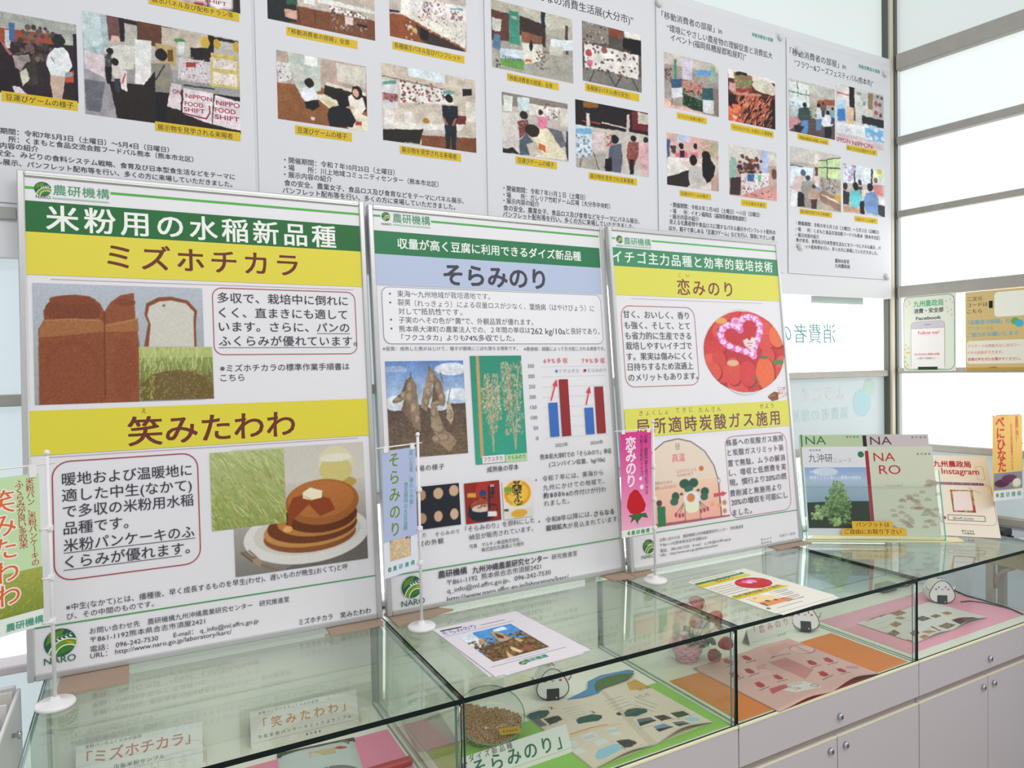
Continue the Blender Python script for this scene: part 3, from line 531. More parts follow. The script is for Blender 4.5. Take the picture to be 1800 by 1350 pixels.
SHEETS['strawberry_panel'] = [  # ink tones lightened: the window glare over this panel is in the colours
  ('L','58bb62',5,[7.3,982.7,26.5,982.7]),
  ('L','58bb62',5,[164.2,984.2,705.1,984.2]),
  ('G',42.1,980.4,11.8),
  ('T',28.7,959.1,25.9,5.2,'5c8f70',1,'NARO'),
  ('T',58.4,966.1,101.3,22.8,'5ca87c',1,'農研機構'),
  ('L','a9c9b4',3,[58.0,961.9,159.4,961.9]),
  ('B','488e68',8.7,899.2,707.5,955.2),
  ('T',11.5,909.6,668.1,36.4,'e9f2ea',2,'イチゴ主力品種と効率的栽培技術'),
  ('B','dfdb5e',9.9,812.0,707.2,899.1),
  ('T',260.4,876.0,42.8,12.8,'7a4038',1,'こい'),
  ('T',251.0,819.3,233.4,49.9,'844a44',2,'恋みのり'),
  ('L','cfa5b4',1,[71.0,802.2,616.4,802.2]),
  ('O','b03a44',1.6,28.9,536.9,313.7,780.2,''),
  ('T',36.3,743.0,254.1,23.2,'585862',1,'甘く、おいしく、香り'),
  ('T',37.7,710.4,254.3,23.2,'585862',1,'も強く、そして、とて'),
  ('T',37.8,678.9,255.3,23.1,'585862',1,'も省力的に生産できる'),
  ('T',37.8,648.2,255.3,23.1,'585862',1,'栽培しやすいイチゴで'),
  ('T',37.7,616.2,253.4,23.0,'585862',1,'す。果実は傷みにくく'),
  ('T',40.4,585.3,252.4,23.0,'585862',1,'日持ちするため流通上'),
  ('T',39.3,553.6,270.8,22.9,'585862',1,'のメリットもあります。'),
  ('D','d9d6d6',514.6,638.9,142.6),
  ('I','strawberry_photograph',339.7,504.5,703.1,775.0,129,130,1,'p -71 -38 1028 -38 1028 1045 -71 1045 c03038;e 115 147 84 115 9a2028;e 106 136 78 109 d2383c;d 59 66 152 206 14 2 f0b070 e08a60;e 257 77 89 115 9a2028;e 248 66 84 109 da4844;d 197 -3 298 136 14 2 f0b070 e08a60;e 399 59 85 116 9a2028;e 390 49 80 108 d63f40;d 340 -21 438 119 14 2 f0b070 e08a60;e 576 59 91 116 9a2028;e 567 49 85 108 dc4b46;d 516 -21 617 119 14 2 f0b070 e08a60;e 736 77 90 115 9a2028;e 727 66 85 109 dc4c46;d 676 -3 777 136 14 2 f0b070 e08a60;e 878 182 79 115 9a2028;e 869 171 74 109 ce3038;d 823 101 913 241 14 2 f0b070 e08a60;e 98 304 79 116 9a2028;e 89 294 74 108 cd2d37;d 43 224 133 364 14 2 f0b070 e08a60;e 222 269 94 116 9a2028;e 213 259 88 108 e1564b;d 158 189 266 329 14 2 f0b070 e08a60;e 80 462 83 115 9a2028;e 71 451 78 108 d3393d;d 23 381 117 521 14 2 f0b070 e08a60;e 204 427 83 115 9a2028;e 195 416 78 108 d2383c;d 147 346 241 486 14 2 f0b070 e08a60;e 80 636 96 116 9a2028;e 71 626 90 108 e55e4f;d 14 556 126 696 14 2 f0b070 e08a60;e 186 601 87 116 9a2028;e 177 591 82 108 d84442;d 126 521 227 661 14 2 f0b070 e08a60;e 789 252 94 115 9a2028;e 780 241 89 109 e1564b;d 725 171 833 311 14 2 f0b070 e08a60;e 949 322 86 115 9a2028;e 940 311 81 109 d84442;d 888 241 989 381 14 2 f0b070 e08a60;e 771 409 91 115 9a2028;e 762 399 86 108 dc4c46;d 709 329 814 469 14 2 f0b070 e08a60;e 984 497 82 115 9a2028;e 975 486 76 108 d0343a;d 927 416 1021 556 14 2 f0b070 e08a60;e 789 566 90 116 9a2028;e 780 556 85 108 dc4c46;d 727 486 832 626 14 2 f0b070 e08a60;e 966 671 94 116 9a2028;e 957 661 89 108 e2584c;d 902 591 1011 731 14 2 f0b070 e08a60;e 222 776 88 116 9a2028;e 213 766 83 108 da4744;d 161 696 262 836 14 2 f0b070 e08a60;e 346 881 92 116 9a2028;e 337 871 87 108 df5249;d 284 801 388 941 14 2 f0b070 e08a60;e 470 934 90 115 9a2028;e 461 923 85 108 dd4e47;d 408 853 512 993 14 2 f0b070 e08a60;e 576 951 80 115 9a2028;e 567 941 75 108 ce3038;d 521 871 612 1010 14 2 f0b070 e08a60;e 115 741 92 116 9a2028;e 106 731 87 108 df5249;d 53 661 158 801 14 2 f0b070 e08a60;e 878 811 88 116 9a2028;e 869 801 83 108 db4a45;d 817 731 918 871 14 2 f0b070 e08a60;e 824 934 86 115 9a2028;e 816 923 79 108 d43c3e;d 766 853 863 993 14 2 f0b070 e08a60;e 348 741 106 173 9a2028;e 337 731 99 166 dc4a44;d 266 614 406 846 40 2 f4c080 e89060;e 525 776 113 165 9a2028;e 514 766 107 157 d83a40;d 440 656 589 876 40 2 f4c080 e89060;e 738 776 124 208 9a2028;e 727 766 117 201 ec6a44;d 644 624 809 906 40 2 f4c080 e89060;e 924 322 104 147 9a2028;e 913 311 98 140 ec7048;d 844 213 980 409 40 2 f4c080 e89060;e 230 128 71 38 e8a85a;e 904 635 78 28 4a8a4a;d 567 801 656 923 14 6 2f6a30 4a9a50;e 213 241 35 28 3a5a3a;e 727 573 53 21 5a7a4a;p 454 238 452 233 450 217 450 191 457 159 475 128 502 101 537 84 578 79 619 84 656 103 684 133 700 170 706 213 697 259 681 308 660 355 637 400 617 444 603 483 596 514 594 537 596 551 598 554 594 551 585 540 567 526 539 510 500 497 454 481 404 467 355 451 307 430 268 406 238 372 222 336 218 295 229 255 250 222 282 196 319 182 358 180 392 187 420 203 440 220 450 233 c8303c;e 454 238 41 40 f4c4ea;e 452 233 41 40 e070c4;e 450 217 41 40 f4c4ea;e 450 191 41 40 e070c4;e 457 159 41 40 f4c4ea;e 475 128 41 40 e070c4;e 502 101 41 41 f4c4ea;e 537 84 41 40 e070c4;e 578 79 41 40 f4c4ea;e 619 84 41 40 e070c4;e 656 103 41 40 f4c4ea;e 684 133 41 40 e070c4;e 700 170 41 40 f4c4ea;e 706 213 40 40 e070c4;e 697 259 41 40 f4c4ea;e 681 308 41 40 e070c4;e 660 355 40 40 f4c4ea;e 637 400 40 41 e070c4;e 617 444 41 40 f4c4ea;e 603 483 41 40 e070c4;e 596 514 41 40 f4c4ea;e 594 537 41 40 e070c4;e 596 551 41 40 f4c4ea;e 598 554 40 40 e070c4;e 594 551 41 40 f4c4ea;e 585 540 41 40 e070c4;e 567 526 41 40 f4c4ea;e 539 510 41 41 e070c4;e 500 497 41 40 f4c4ea;e 454 481 41 40 e070c4;e 404 467 41 40 f4c4ea;e 355 451 40 40 e070c4;e 307 430 41 40 f4c4ea;e 268 406 41 40 e070c4;e 238 372 40 41 f4c4ea;e 222 336 40 40 e070c4;e 218 295 41 41 f4c4ea;e 229 255 41 40 e070c4;e 250 222 41 40 f4c4ea;e 282 196 41 40 e070c4;e 319 182 41 40 f4c4ea;e 358 180 41 40 e070c4;e 392 187 41 40 f4c4ea;e 420 203 41 40 e070c4;e 440 220 40 40 f4c4ea;e 450 233 41 40 e070c4;e 443 227 14 14 fbe4f6;e 441 222 15 14 fbe4f6;e 440 206 14 14 fbe4f6;e 440 180 14 14 fbe4f6;e 447 149 14 14 fbe4f6;e 465 117 14 14 fbe4f6;e 491 91 14 14 fbe4f6;e 527 73 14 14 fbe4f6;e 567 68 15 14 fbe4f6;e 608 73 14 14 fbe4f6;e 645 93 15 14 fbe4f6;e 674 122 14 14 fbe4f6;e 690 159 14 14 fbe4f6;e 695 203 14 14 fbe4f6;e 686 248 14 14 fbe4f6;e 670 297 14 14 fbe4f6;e 649 344 14 14 fbe4f6;e 626 390 14 14 fbe4f6;e 606 434 15 14 fbe4f6;e 592 472 14 14 fbe4f6;e 585 503 14 14 fbe4f6;e 583 526 15 14 fbe4f6;e 585 540 14 14 fbe4f6;e 587 544 14 14 fbe4f6;e 583 540 15 14 fbe4f6;e 574 530 15 14 fbe4f6;e 557 516 14 14 fbe4f6;e 528 500 15 14 fbe4f6;e 489 486 15 14 fbe4f6;e 443 470 14 14 fbe4f6;e 394 456 14 14 fbe4f6;e 344 441 14 14 fbe4f6;e 296 420 14 14 fbe4f6;e 257 395 14 14 fbe4f6;e 227 362 14 14 fbe4f6;e 211 325 14 14 fbe4f6;e 207 285 15 14 fbe4f6;e 218 245 14 14 fbe4f6;e 239 212 15 14 fbe4f6;e 271 185 14 14 fbe4f6;e 309 171 14 14 fbe4f6;e 348 170 14 14 fbe4f6;e 381 177 14 14 fbe4f6;e 410 192 14 14 fbe4f6;e 429 210 14 14 fbe4f6;e 440 222 14 14 fbe4f6;e 411 136 57 49 f0b4d8;e 411 136 32 27 e080b8;p 479 364 532 337 559 372 594 320 635 337 621 416 571 486 496 425 f0dcdc;l 523 399 594 399 10 d06a7a;l 541 434 585 430 10 d06a7a;e 337 635 71 38 e2b890;n 8'),
  ('Q','8a4a2c',[608.3,487.7,619.2,495.5,640.4,504.4,658.3,500.4,655.7,477.3,626.8,473.6]),
  ('Q','a86a44',[612.0,490.9,643.0,497.0,642.2,489.9,611.3,484.7]),
  ('T',657.2,507.6,36.9,12.5,'c23a34',1,'ここが'),
  ('T',656.7,492.3,55.2,12.5,'c23a34',1,'ポイント'),
  ('L','c23a34',0.8,[658.2,481.1,711.4,494.7]),
  ('B','dfdb5e',15.7,387.9,707.2,472.6),
  ('T',69.3,450.0,109.1,15.7,'7a4a56',1,'きょくしょ'),
  ('T',208.8,452.5,66.8,16.2,'7a4a56',1,'てきじ'),
  ('T',302.4,449.6,92.7,16.5,'7a4a56',1,'たんさん'),
  ('T',566.1,449.7,63.8,17.5,'7a4a56',1,'せよう'),
  ('T',53.8,393.4,600.6,47.7,'7a4856',2,'局所適時炭酸ガス施用'),
  ('I','greenhouse_diagram',5.0,118.3,399.2,376.0,168,147,0,'p -66 -149 1111 -53 1071 1186 -90 1017 ece8ec;p 36 952 57 620 133 326 266 135 383 34 519 11 648 58 780 184 866 369 899 548 900 1021 e8d6c4;g 49 520 912 1108 f0ccb4 f0a898;l 36 952 57 620 10 55555f;l 57 620 133 326 10 55555f;l 133 326 266 135 10 44444f;l 266 135 383 34 10 44444f;l 383 34 519 11 11 44444f;l 519 11 648 58 11 44444f;l 648 58 780 184 10 44444f;l 780 184 866 369 10 44444f;l 866 369 899 548 10 44444f;l 899 548 904 1022 11 44444f;p -6 954 1001 979 1002 1021 0 1000 b0606a;e 553 543 52 55 2f5a4a;e 642 545 48 55 2f5a4a;e 589 608 44 38 3a6a56;e 455 678 37 51 2f5a4a;e 439 736 40 44 3a6a56;e 751 662 42 49 2f5a4a;e 742 722 39 45 3a6a56;e 514 659 17 17 3a6a56;e 684 637 18 15 3a6a56;e 615 723 82 86 dfe6f2;e 605 714 40 51 d8824a;p 525 772 688 771 693 854 640 891 581 891 538 851 e9ebc8;l 540 783 534 988 7 5a5a60;l 688 776 689 992 7 5a5a60;l 533 765 450 874 7 5a6a50;l 533 765 478 895 7 5a6a50;l 688 767 760 863 7 5a6a50;l 688 767 723 876 7 5a6a50;e 446 890 13 28 b04a62;e 481 905 13 28 b04a62;e 513 903 13 27 b04a62;e 697 886 13 28 b04a62;e 733 880 13 28 b04a62;e 768 873 13 28 b04a62;e 732 386 24 31 c8763c;e 819 827 19 26 e8a868;e 890 849 19 26 e8a868;e 947 826 23 32 d88a58;e 944 926 21 31 d88a58;p 838 699 925 701 925 683 981 716 928 754 925 736 839 748 d8525e;p 272 766 348 775 342 1020 266 1010 2f7a4e;e 294 731 26 37 4a4a40;e 906 558 15 31 8a8aa0;e 906 558 9 21 ececf0'),
  ('T',195.5,340.3,20.9,20.5,'8a8a90',0,'昼'),
  ('T',181.2,304.1,50.4,24.8,'dc4860',1,'高温'),
  ('T',194.7,270.5,78.2,10.6,'c8606a',0,'CO2ガスによる'),
  ('T',195.4,258.6,64.4,9.7,'c8606a',0,'光合成の低下'),
  ('T',106.0,241.7,69.3,10.4,'7c7470',0,'換気のための'),
  ('T',104.7,227.0,84.8,10.4,'7c7470',0,'換気によるCO2ロス'),
  ('O','b03a50',1.4,400.9,109.7,677.3,367.2,''),
  ('T',406.0,337.5,256.1,21.4,'625c6c',1,'株基への炭酸ガス施用'),
  ('T',409.0,305.7,253.1,21.4,'625c6c',1,'と炭酸ガスリミット装'),
  ('T',407.4,272.1,257.9,21.3,'625c6c',1,'置で無駄、ムラの解消'),
  ('T',408.7,241.7,257.9,21.3,'625c6c',1,'し、増収と低燃費を実'),
  ('T',406.8,210.5,258.3,21.2,'625c6c',1,'現。慣行より20%の燃'),
  ('T',406.6,177.1,228.7,21.2,'625c6c',1,'費削減と無施用より'),
  ('T',408.5,148.3,254.4,21.2,'625c6c',1,'20%の増収を可能にし'),
  ('T',411.5,115.7,83.4,21.1,'625c6c',1,'ました。'),
  ('L','2f9a5a',2,[-0.7,104.0,702.4,104.0]),
  ('T',112.2,74.6,339.3,10.3,'66666e',0,'お問い合わせ先\u3000農研機構九州沖縄農業研究センター\u3000研究推進室'),
  ('T',111.9,59.5,185.2,10.3,'66666e',0,'〒861-1192熊本県合志市須屋2421'),
  ('T',111.6,42.9,282.4,10.3,'66666e',0,'電話： 096-242-7530\u3000E-mail： q_info@ml.affrc.go.jp'),
  ('T',111.0,30.7,228.9,10.2,'66666e',0,'URL： http://www.naro.go.jp/laboratory/karc/'),
  ('G',70.1,67.2,20.4),
  ('T',42.3,33.5,46.6,11.8,'4c8b6a',1,'NARO'),
  ('T',524.6,22.9,46.8,8.4,'5a5a64',0,'恋みのり'),
  ('T',524.6,10.7,45.5,8.4,'5a5a64',0,'栽培技術'),
  ('T',611.3,24.6,71.2,8.5,'5a7aa8',0,'炭酸ガス施用'),
]
SHEETS['games_poster'] = [
  ('I','event_photograph',-0.5,223.3,238.8,388.7,281,168,0,'g 0 -328 1009 432 98989a b4b8a8;p 0 65 557 -77 1007 16 1008 -131 0 -65 8c8a86;p 439 201 832 174 831 306 438 372 9c4a34;p 425 375 1006 262 1001 1018 0 1182 2c2228;p 474 214 510 204 510 434 474 443 c8ccd0;p 504 125 544 113 543 333 503 344 3f6a9c;d 549 114 832 540 60 30 3a3038 7a6458;p 516 524 582 474 690 530 703 833 554 861 3a3430;e 483 578 59 103 241c22;p 361 764 555 631 581 856 554 976 360 1011 241a20;p 515 892 568 893 621 970 528 981 d8c8d4;p 573 707 622 651 642 774 588 878 d6d2c0;p 522 523 643 471 643 518 582 694 542 657 a89494;e 609 537 40 47 8a8a84;p 438 349 471 386 522 511 503 528 c06a70;p 824 344 896 314 932 378 960 541 930 620 901 692 791 685 763 561 781 438 e6e8ea;p 791 685 901 692 893 796 871 1004 810 1002 793 815 cbb2a0;e 860 239 49 74 23242c;p 901 638 974 586 989 656 959 747 901 758 c04c30;p 901 638 952 615 967 661 901 698 8aa6b8;p 970 125 1007 115 1001 1018 965 1024 241c30;e 861 166 28 12 1f2028;l 802 457 830 534 9 5a5a5a;e 176 495 55 99 2a2228;p 117 575 237 546 261 1028 81 1060 7a5a4a;n 18'),
  ('B','d8b82a',103.8,206.0,237.1,227.2),
  ('T',110.9,209.4,118.6,13.6,'2c2c2c',1,'豆運びゲームの様子'),
  ('I','event_photograph',250.3,202.3,563.9,421.6,309,204,0,'g -11 -296 1012 428 c9c6c0 b0aca6;p -6 -9 151 -53 145 533 -12 565 a9bcc0;p -2 3 100 2 122 301 6 356 c3d4d6;p 142 -9 227 -12 234 190 156 251 6c4a48;p 218 -16 253 -19 251 228 225 235 1c1a20;p 244 5 1010 13 1010 44 244 47 262228;p 331 -5 484 -2 482 230 329 209 5e3a2a;p 484 12 788 8 787 173 482 216 c4b9a8;p 788 8 827 5 826 240 786 249 17151a;p 670 171 797 141 796 277 669 305 1d1a1e;e 768 88 29 60 c9a238;e 847 83 25 54 c9a238;e 984 81 26 62 c9a238;e 599 122 38 26 4f8a4a;p 585 132 632 121 622 256 589 264 d4dcd8;p -13 648 1007 602 1005 1023 -16 1019 241c1c;p -4 550 145 617 192 1016 0 1003 9c98a0;p 3 658 127 662 91 961 9 960 6a6a74;p 6 377 121 399 124 621 8 547 dccbd0;p 122 329 216 265 311 256 301 486 231 515 145 617 d6d4cc;p 174 191 217 187 216 265 165 249 d8b8a8;p 312 185 417 176 406 623 308 627 dfe0de;p 314 498 403 479 397 625 308 627 e6e2e2;p 126 384 168 374 167 500 129 508 3a3838;e 160 348 21 35 1c1818;d 129 388 168 508 40 5 e0e0da 303030;p 125 509 171 499 161 670 136 674 14141c;e 187 447 22 37 1a1616;p 167 486 223 489 222 602 179 610 d8cac4;p 179 610 213 603 212 745 186 749 30384a;p 218 518 257 517 255 723 221 701 e6dcd8;l 230 642 248 540 12 c04038;p 441 189 575 194 569 386 445 369 b9a070;p 519 236 552 228 551 346 518 353 6a4a20;e 477 297 39 61 15131a;p 408 406 537 364 549 596 525 674 433 676 425 562 8a8678;p 361 632 435 473 433 661 361 660 1a1a1e;l 499 394 434 560 13 2a2422;p 433 676 534 672 486 974 431 967 14121a;p 589 286 801 283 795 519 582 523 cfc8cc;d 596 264 786 543 90 8 8a6a68 b8a8a8;p 636 327 703 312 703 365 635 379 9a3a3a;p 806 184 994 179 992 527 799 533 cdbc6a;p 818 234 983 228 980 329 815 341 e6dcd4;p 815 379 979 375 977 499 815 500 e6dcd4;d 819 206 978 514 70 7 9a8a70 d0b080;p 535 569 601 571 594 839 505 809 dccfd4;p 615 598 814 606 797 936 603 860 e3d6dc;p 824 620 1002 650 1000 961 802 935 e3d6dc;l 615 569 824 559 17 3c3c46;n 14'),
  ('T',447.2,268.8,55.6,10.4,'a03446',2,'NIPPON'),
  ('T',445.3,251.2,38.8,10.4,'a03446',2,'FOOD'),
  ('T',442.9,238.2,43.9,10.4,'a03446',2,'SHIFT'),
  ('T',511.3,263.2,51.7,11.2,'a03446',2,'NIPPO'),
  ('T',508.4,246.7,45.0,11.2,'a03446',2,'FOOD'),
  ('T',508.0,230.6,53.4,11.2,'a03446',2,'SHIFT'),
  ('T',421.0,274.6,16.7,9.7,'a03446',2,'ON'),
  ('L','a03446',3,[441.8,233.1,489.5,227.3,497.5,241.6,497.0,257.9]),
  ('B','d8b82a',383.7,185.8,562.5,206.1),
  ('T',388.3,187.9,157.4,13.4,'2c2c2c',1,'展示物を見学される来場者'),
  ('I','event_photograph',378.9,484.7,569.7,584.7,53,23,0,'p -78 -143 1035 -326 1035 1132 -78 1595 2a2226;p 4 -1 1000 0 1000 347 4 468 b0a8a0;p 162 580 616 596 616 965 162 1037 d8d0d2;p 639 589 904 577 907 928 639 957 e0dcdc;p 379 519 596 459 596 744 379 815 b84048;p 357 970 596 915 582 970 458 979 b43a44;n 14'),
  ('T',493.4,495.0,47.4,9.0,'a03446',2,'SHIFT'),
  ('B','d8b82a',378.1,465.1,566.9,484.7),
  ('T',384.2,469.4,169.7,12.9,'2c2c2c',1,'展示パネル及び配布チラシ等'),
  ('T',63.8,139.5,346.3,12.7,'34343e',1,'・開催期間：令和7年5月3日（土曜日）～5月4日（日曜日）'),
  ('T',63.4,124.1,396.4,12.7,'34343e',1,'・場\u3000\u3000所：くまもと食品交流会館フードパル熊本（熊本市北区）'),
  ('T',63.0,109.5,101.4,12.7,'34343e',1,'・展示内容の紹介'),
  ('T',62.6,93.9,485.3,12.7,'34343e',1,'\u3000食の安全、みどりの食料システム戦略、食育及び日本型食生活などをテーマに'),
  ('T',62.1,75.8,479.6,12.7,'34343e',1,'パネル展示、パンフレット配布等を行い、多くの方に来場していただきました。'),
]
SHEETS['community_poster'] = [
  ('I','event_photograph',29.2,523.5,292.7,682.0,190,106,0,'g -15 -206 1011 695 b4a69a c4b8ac;p -15 716 1008 683 1007 1016 -16 1030 7a4a30;p -2 607 256 577 255 963 -3 1005 1c2224;p 154 791 262 779 255 923 154 914 d0a494;p 174 580 269 554 268 696 174 723 2f5a44;p 318 560 428 569 422 647 330 647 e4e2de;p 452 503 998 519 998 575 452 583 e6e4de;p 558 591 924 635 919 683 569 676 efe9e2;d 568 600 914 940 80 12 4a3430 b8a8a0;p 706 702 784 697 783 831 706 837 ddd0cc;p 816 782 919 777 919 814 827 816 241a1a;l 268 736 283 975 12 2a2022;l 422 691 424 929 12 3a2a28;n 16'),
  ('I','event_photograph',332.4,543.8,550.6,728.8,137,120,0,'p -8 -72 1057 -275 1047 1051 -24 1315 c4b8b0;p 0 681 187 657 969 945 968 1008 -4 1014 8a4c2c;p 1 625 120 617 146 630 1 662 2a2428;p 148 373 1005 334 969 945 137 650 e9e4dc;p 240 427 766 422 756 612 322 591 eee8ea;d 355 354 750 675 60 8 8a4a4a c0b0a0;d 439 399 539 565 14 9 a0708a 4a4a5a;p 782 409 958 371 957 398 782 436 7aa0b0;d 781 437 941 561 30 10 c8503a 5a8ab0;d 200 487 957 1076 120 9 d8c8a8 b8a89a;p 321 755 953 967 968 1008 647 1059 385 959 3c3030;p 387 777 486 808 484 954 385 941 1c1418;e 253 807 24 19 dcd8cc;e 320 847 36 33 c8a868;n 14'),
  ('B','d8b82a',71.8,492.8,246.1,513.6),
  ('T',77.7,498.7,148.1,12.8,'2c2c2c',1,'「移動消費者の部屋」全景'),
  ('B','d8b82a',338.1,511.7,542.6,531.7),
  ('T',343.4,515.9,187.1,14.8,'2c2c2c',1,'各種展示パネル及びパンフレット'),
  ('I','event_photograph',46.9,288.4,267.1,453.0,159,119,0,'p -18 -45 1039 -299 1023 1047 -29 1239 8c5a3a;p 0 0 1000 0 995 409 -4 471 bba79a;p 109 -1 478 13 473 493 231 594 178 406 c2cbc0;p 301 4 440 9 439 148 300 142 eeeeea;p -2 174 143 165 160 385 23 465 dad8d4;d 14 190 143 442 16 8 5a5a70 a0a0a0;p 171 184 290 182 288 382 187 404 d2d2c8;p 657 35 996 22 982 334 654 302 d6d0c4;p 531 342 991 410 990 487 530 380 e0d8c8;p 512 384 991 461 988 694 679 653 510 561 221c1c;p 5 493 195 477 249 590 677 857 675 1009 0 1000 8a5834;p 379 563 510 536 1003 768 1000 1000 790 1013 564 727 e9e2cc;p 453 598 679 653 831 801 677 806 d8c8a0;p 269 486 380 438 435 552 434 652 322 700 249 615 e4e6ea;e 347 400 48 65 1c1616;p 285 683 434 627 452 724 377 790 303 779 14141a;p 564 727 679 653 794 681 860 847 829 955 562 1005 535 808 161a22;e 714 570 70 107 14100f;p 780 505 835 455 951 495 979 644 929 744 794 681 ece4da;e 882 427 62 108 1a1414;e 866 431 35 67 d8a890;e 813 664 39 21 d8b090;p 859 860 928 847 927 911 859 924 c04040;e 375 915 26 30 d8d0c8;n 14'),
  ('I','event_photograph',307.7,272.9,573.3,471.5,167,136,0,'p -21 -38 1030 -306 1009 1026 -36 1201 c9bcae;p 0 0 1000 0 997 192 664 129 286 106 -2 153 cfc2b4;p 270 -1 666 -19 664 129 268 110 dfe9f0;l 1 174 755 211 11 5a564e;p 1 218 154 214 167 552 5 587 d6d4da;p 9 238 146 205 145 243 9 275 5a9a8a;p 7 379 161 378 163 465 10 477 b46a6a;d 15 380 152 487 20 8 3a3a44 8a5a5a;p 180 197 755 211 744 386 186 472 e6e2de;d 194 162 427 459 40 12 4a5a4a b03a3a;d 450 168 645 414 34 11 4a6a4a c04a5a;p 635 227 756 200 755 246 634 273 6aa098;p 5 587 752 429 749 636 2 804 d6cabc;p 3 761 862 637 842 710 330 807 2 848 e4dfd6;p 2 859 419 779 381 976 0 1000 24201f;p 419 790 655 745 636 817 418 835 cac2c0;p 22 605 115 596 113 783 23 789 e9e4e0;p 219 575 298 569 295 736 226 739 e6e0e0;e 447 662 36 36 a07a40;p 400 861 1003 795 1000 1000 397 1039 7a4a30;p 850 155 956 131 954 225 849 248 1c1a1c;p 886 309 1005 306 997 587 882 587 dcd6cc;p 751 521 883 517 881 633 749 636 6a2c28;e 702 315 41 55 141218;p 643 305 708 261 699 286 643 321 141218;p 626 422 794 398 792 559 768 667 656 677 621 548 18202a;d 676 427 762 536 12 6 2a3a4a 3a4a5a;l 639 590 701 725 27 9a6a52;l 778 561 715 723 28 9a6a52;p 647 679 777 665 772 997 725 1005 713 803 698 987 655 995 1c242c;n 13'),
  ('B','d8b82a',86.3,257.1,226.0,279.0),
  ('T',91.7,260.7,121.7,14.8,'2c2c2c',1,'豆運びゲームの様子'),
  ('B','d8b82a',352.4,243.3,526.6,264.2),
  ('T',357.3,247.4,156.2,15.0,'2c2c2c',1,'展示物を見学される来場者'),
  ('T',58.8,184.4,277.8,15.1,'34343e',1,'・開催期間：令和７年10月25日（土曜日）'),
  ('T',58.4,166.4,400.2,15.1,'34343e',1,'・場\u3000\u3000所：川上地域コミュニティセンター（熊本市北区）'),
  ('T',57.9,149.0,115.8,15.1,'34343e',1,'・展示内容の紹介'),
  ('T',57.5,128.8,474.3,15.1,'34343e',1,'\u3000食の安全、農業女子、食品ロス及び食育などをテーマにパネル展示、'),
  ('T',53.1,110.3,453.3,15.0,'34343e',1,'パンフレット配布等を行い、多くの方に来場していただきました。'),
]
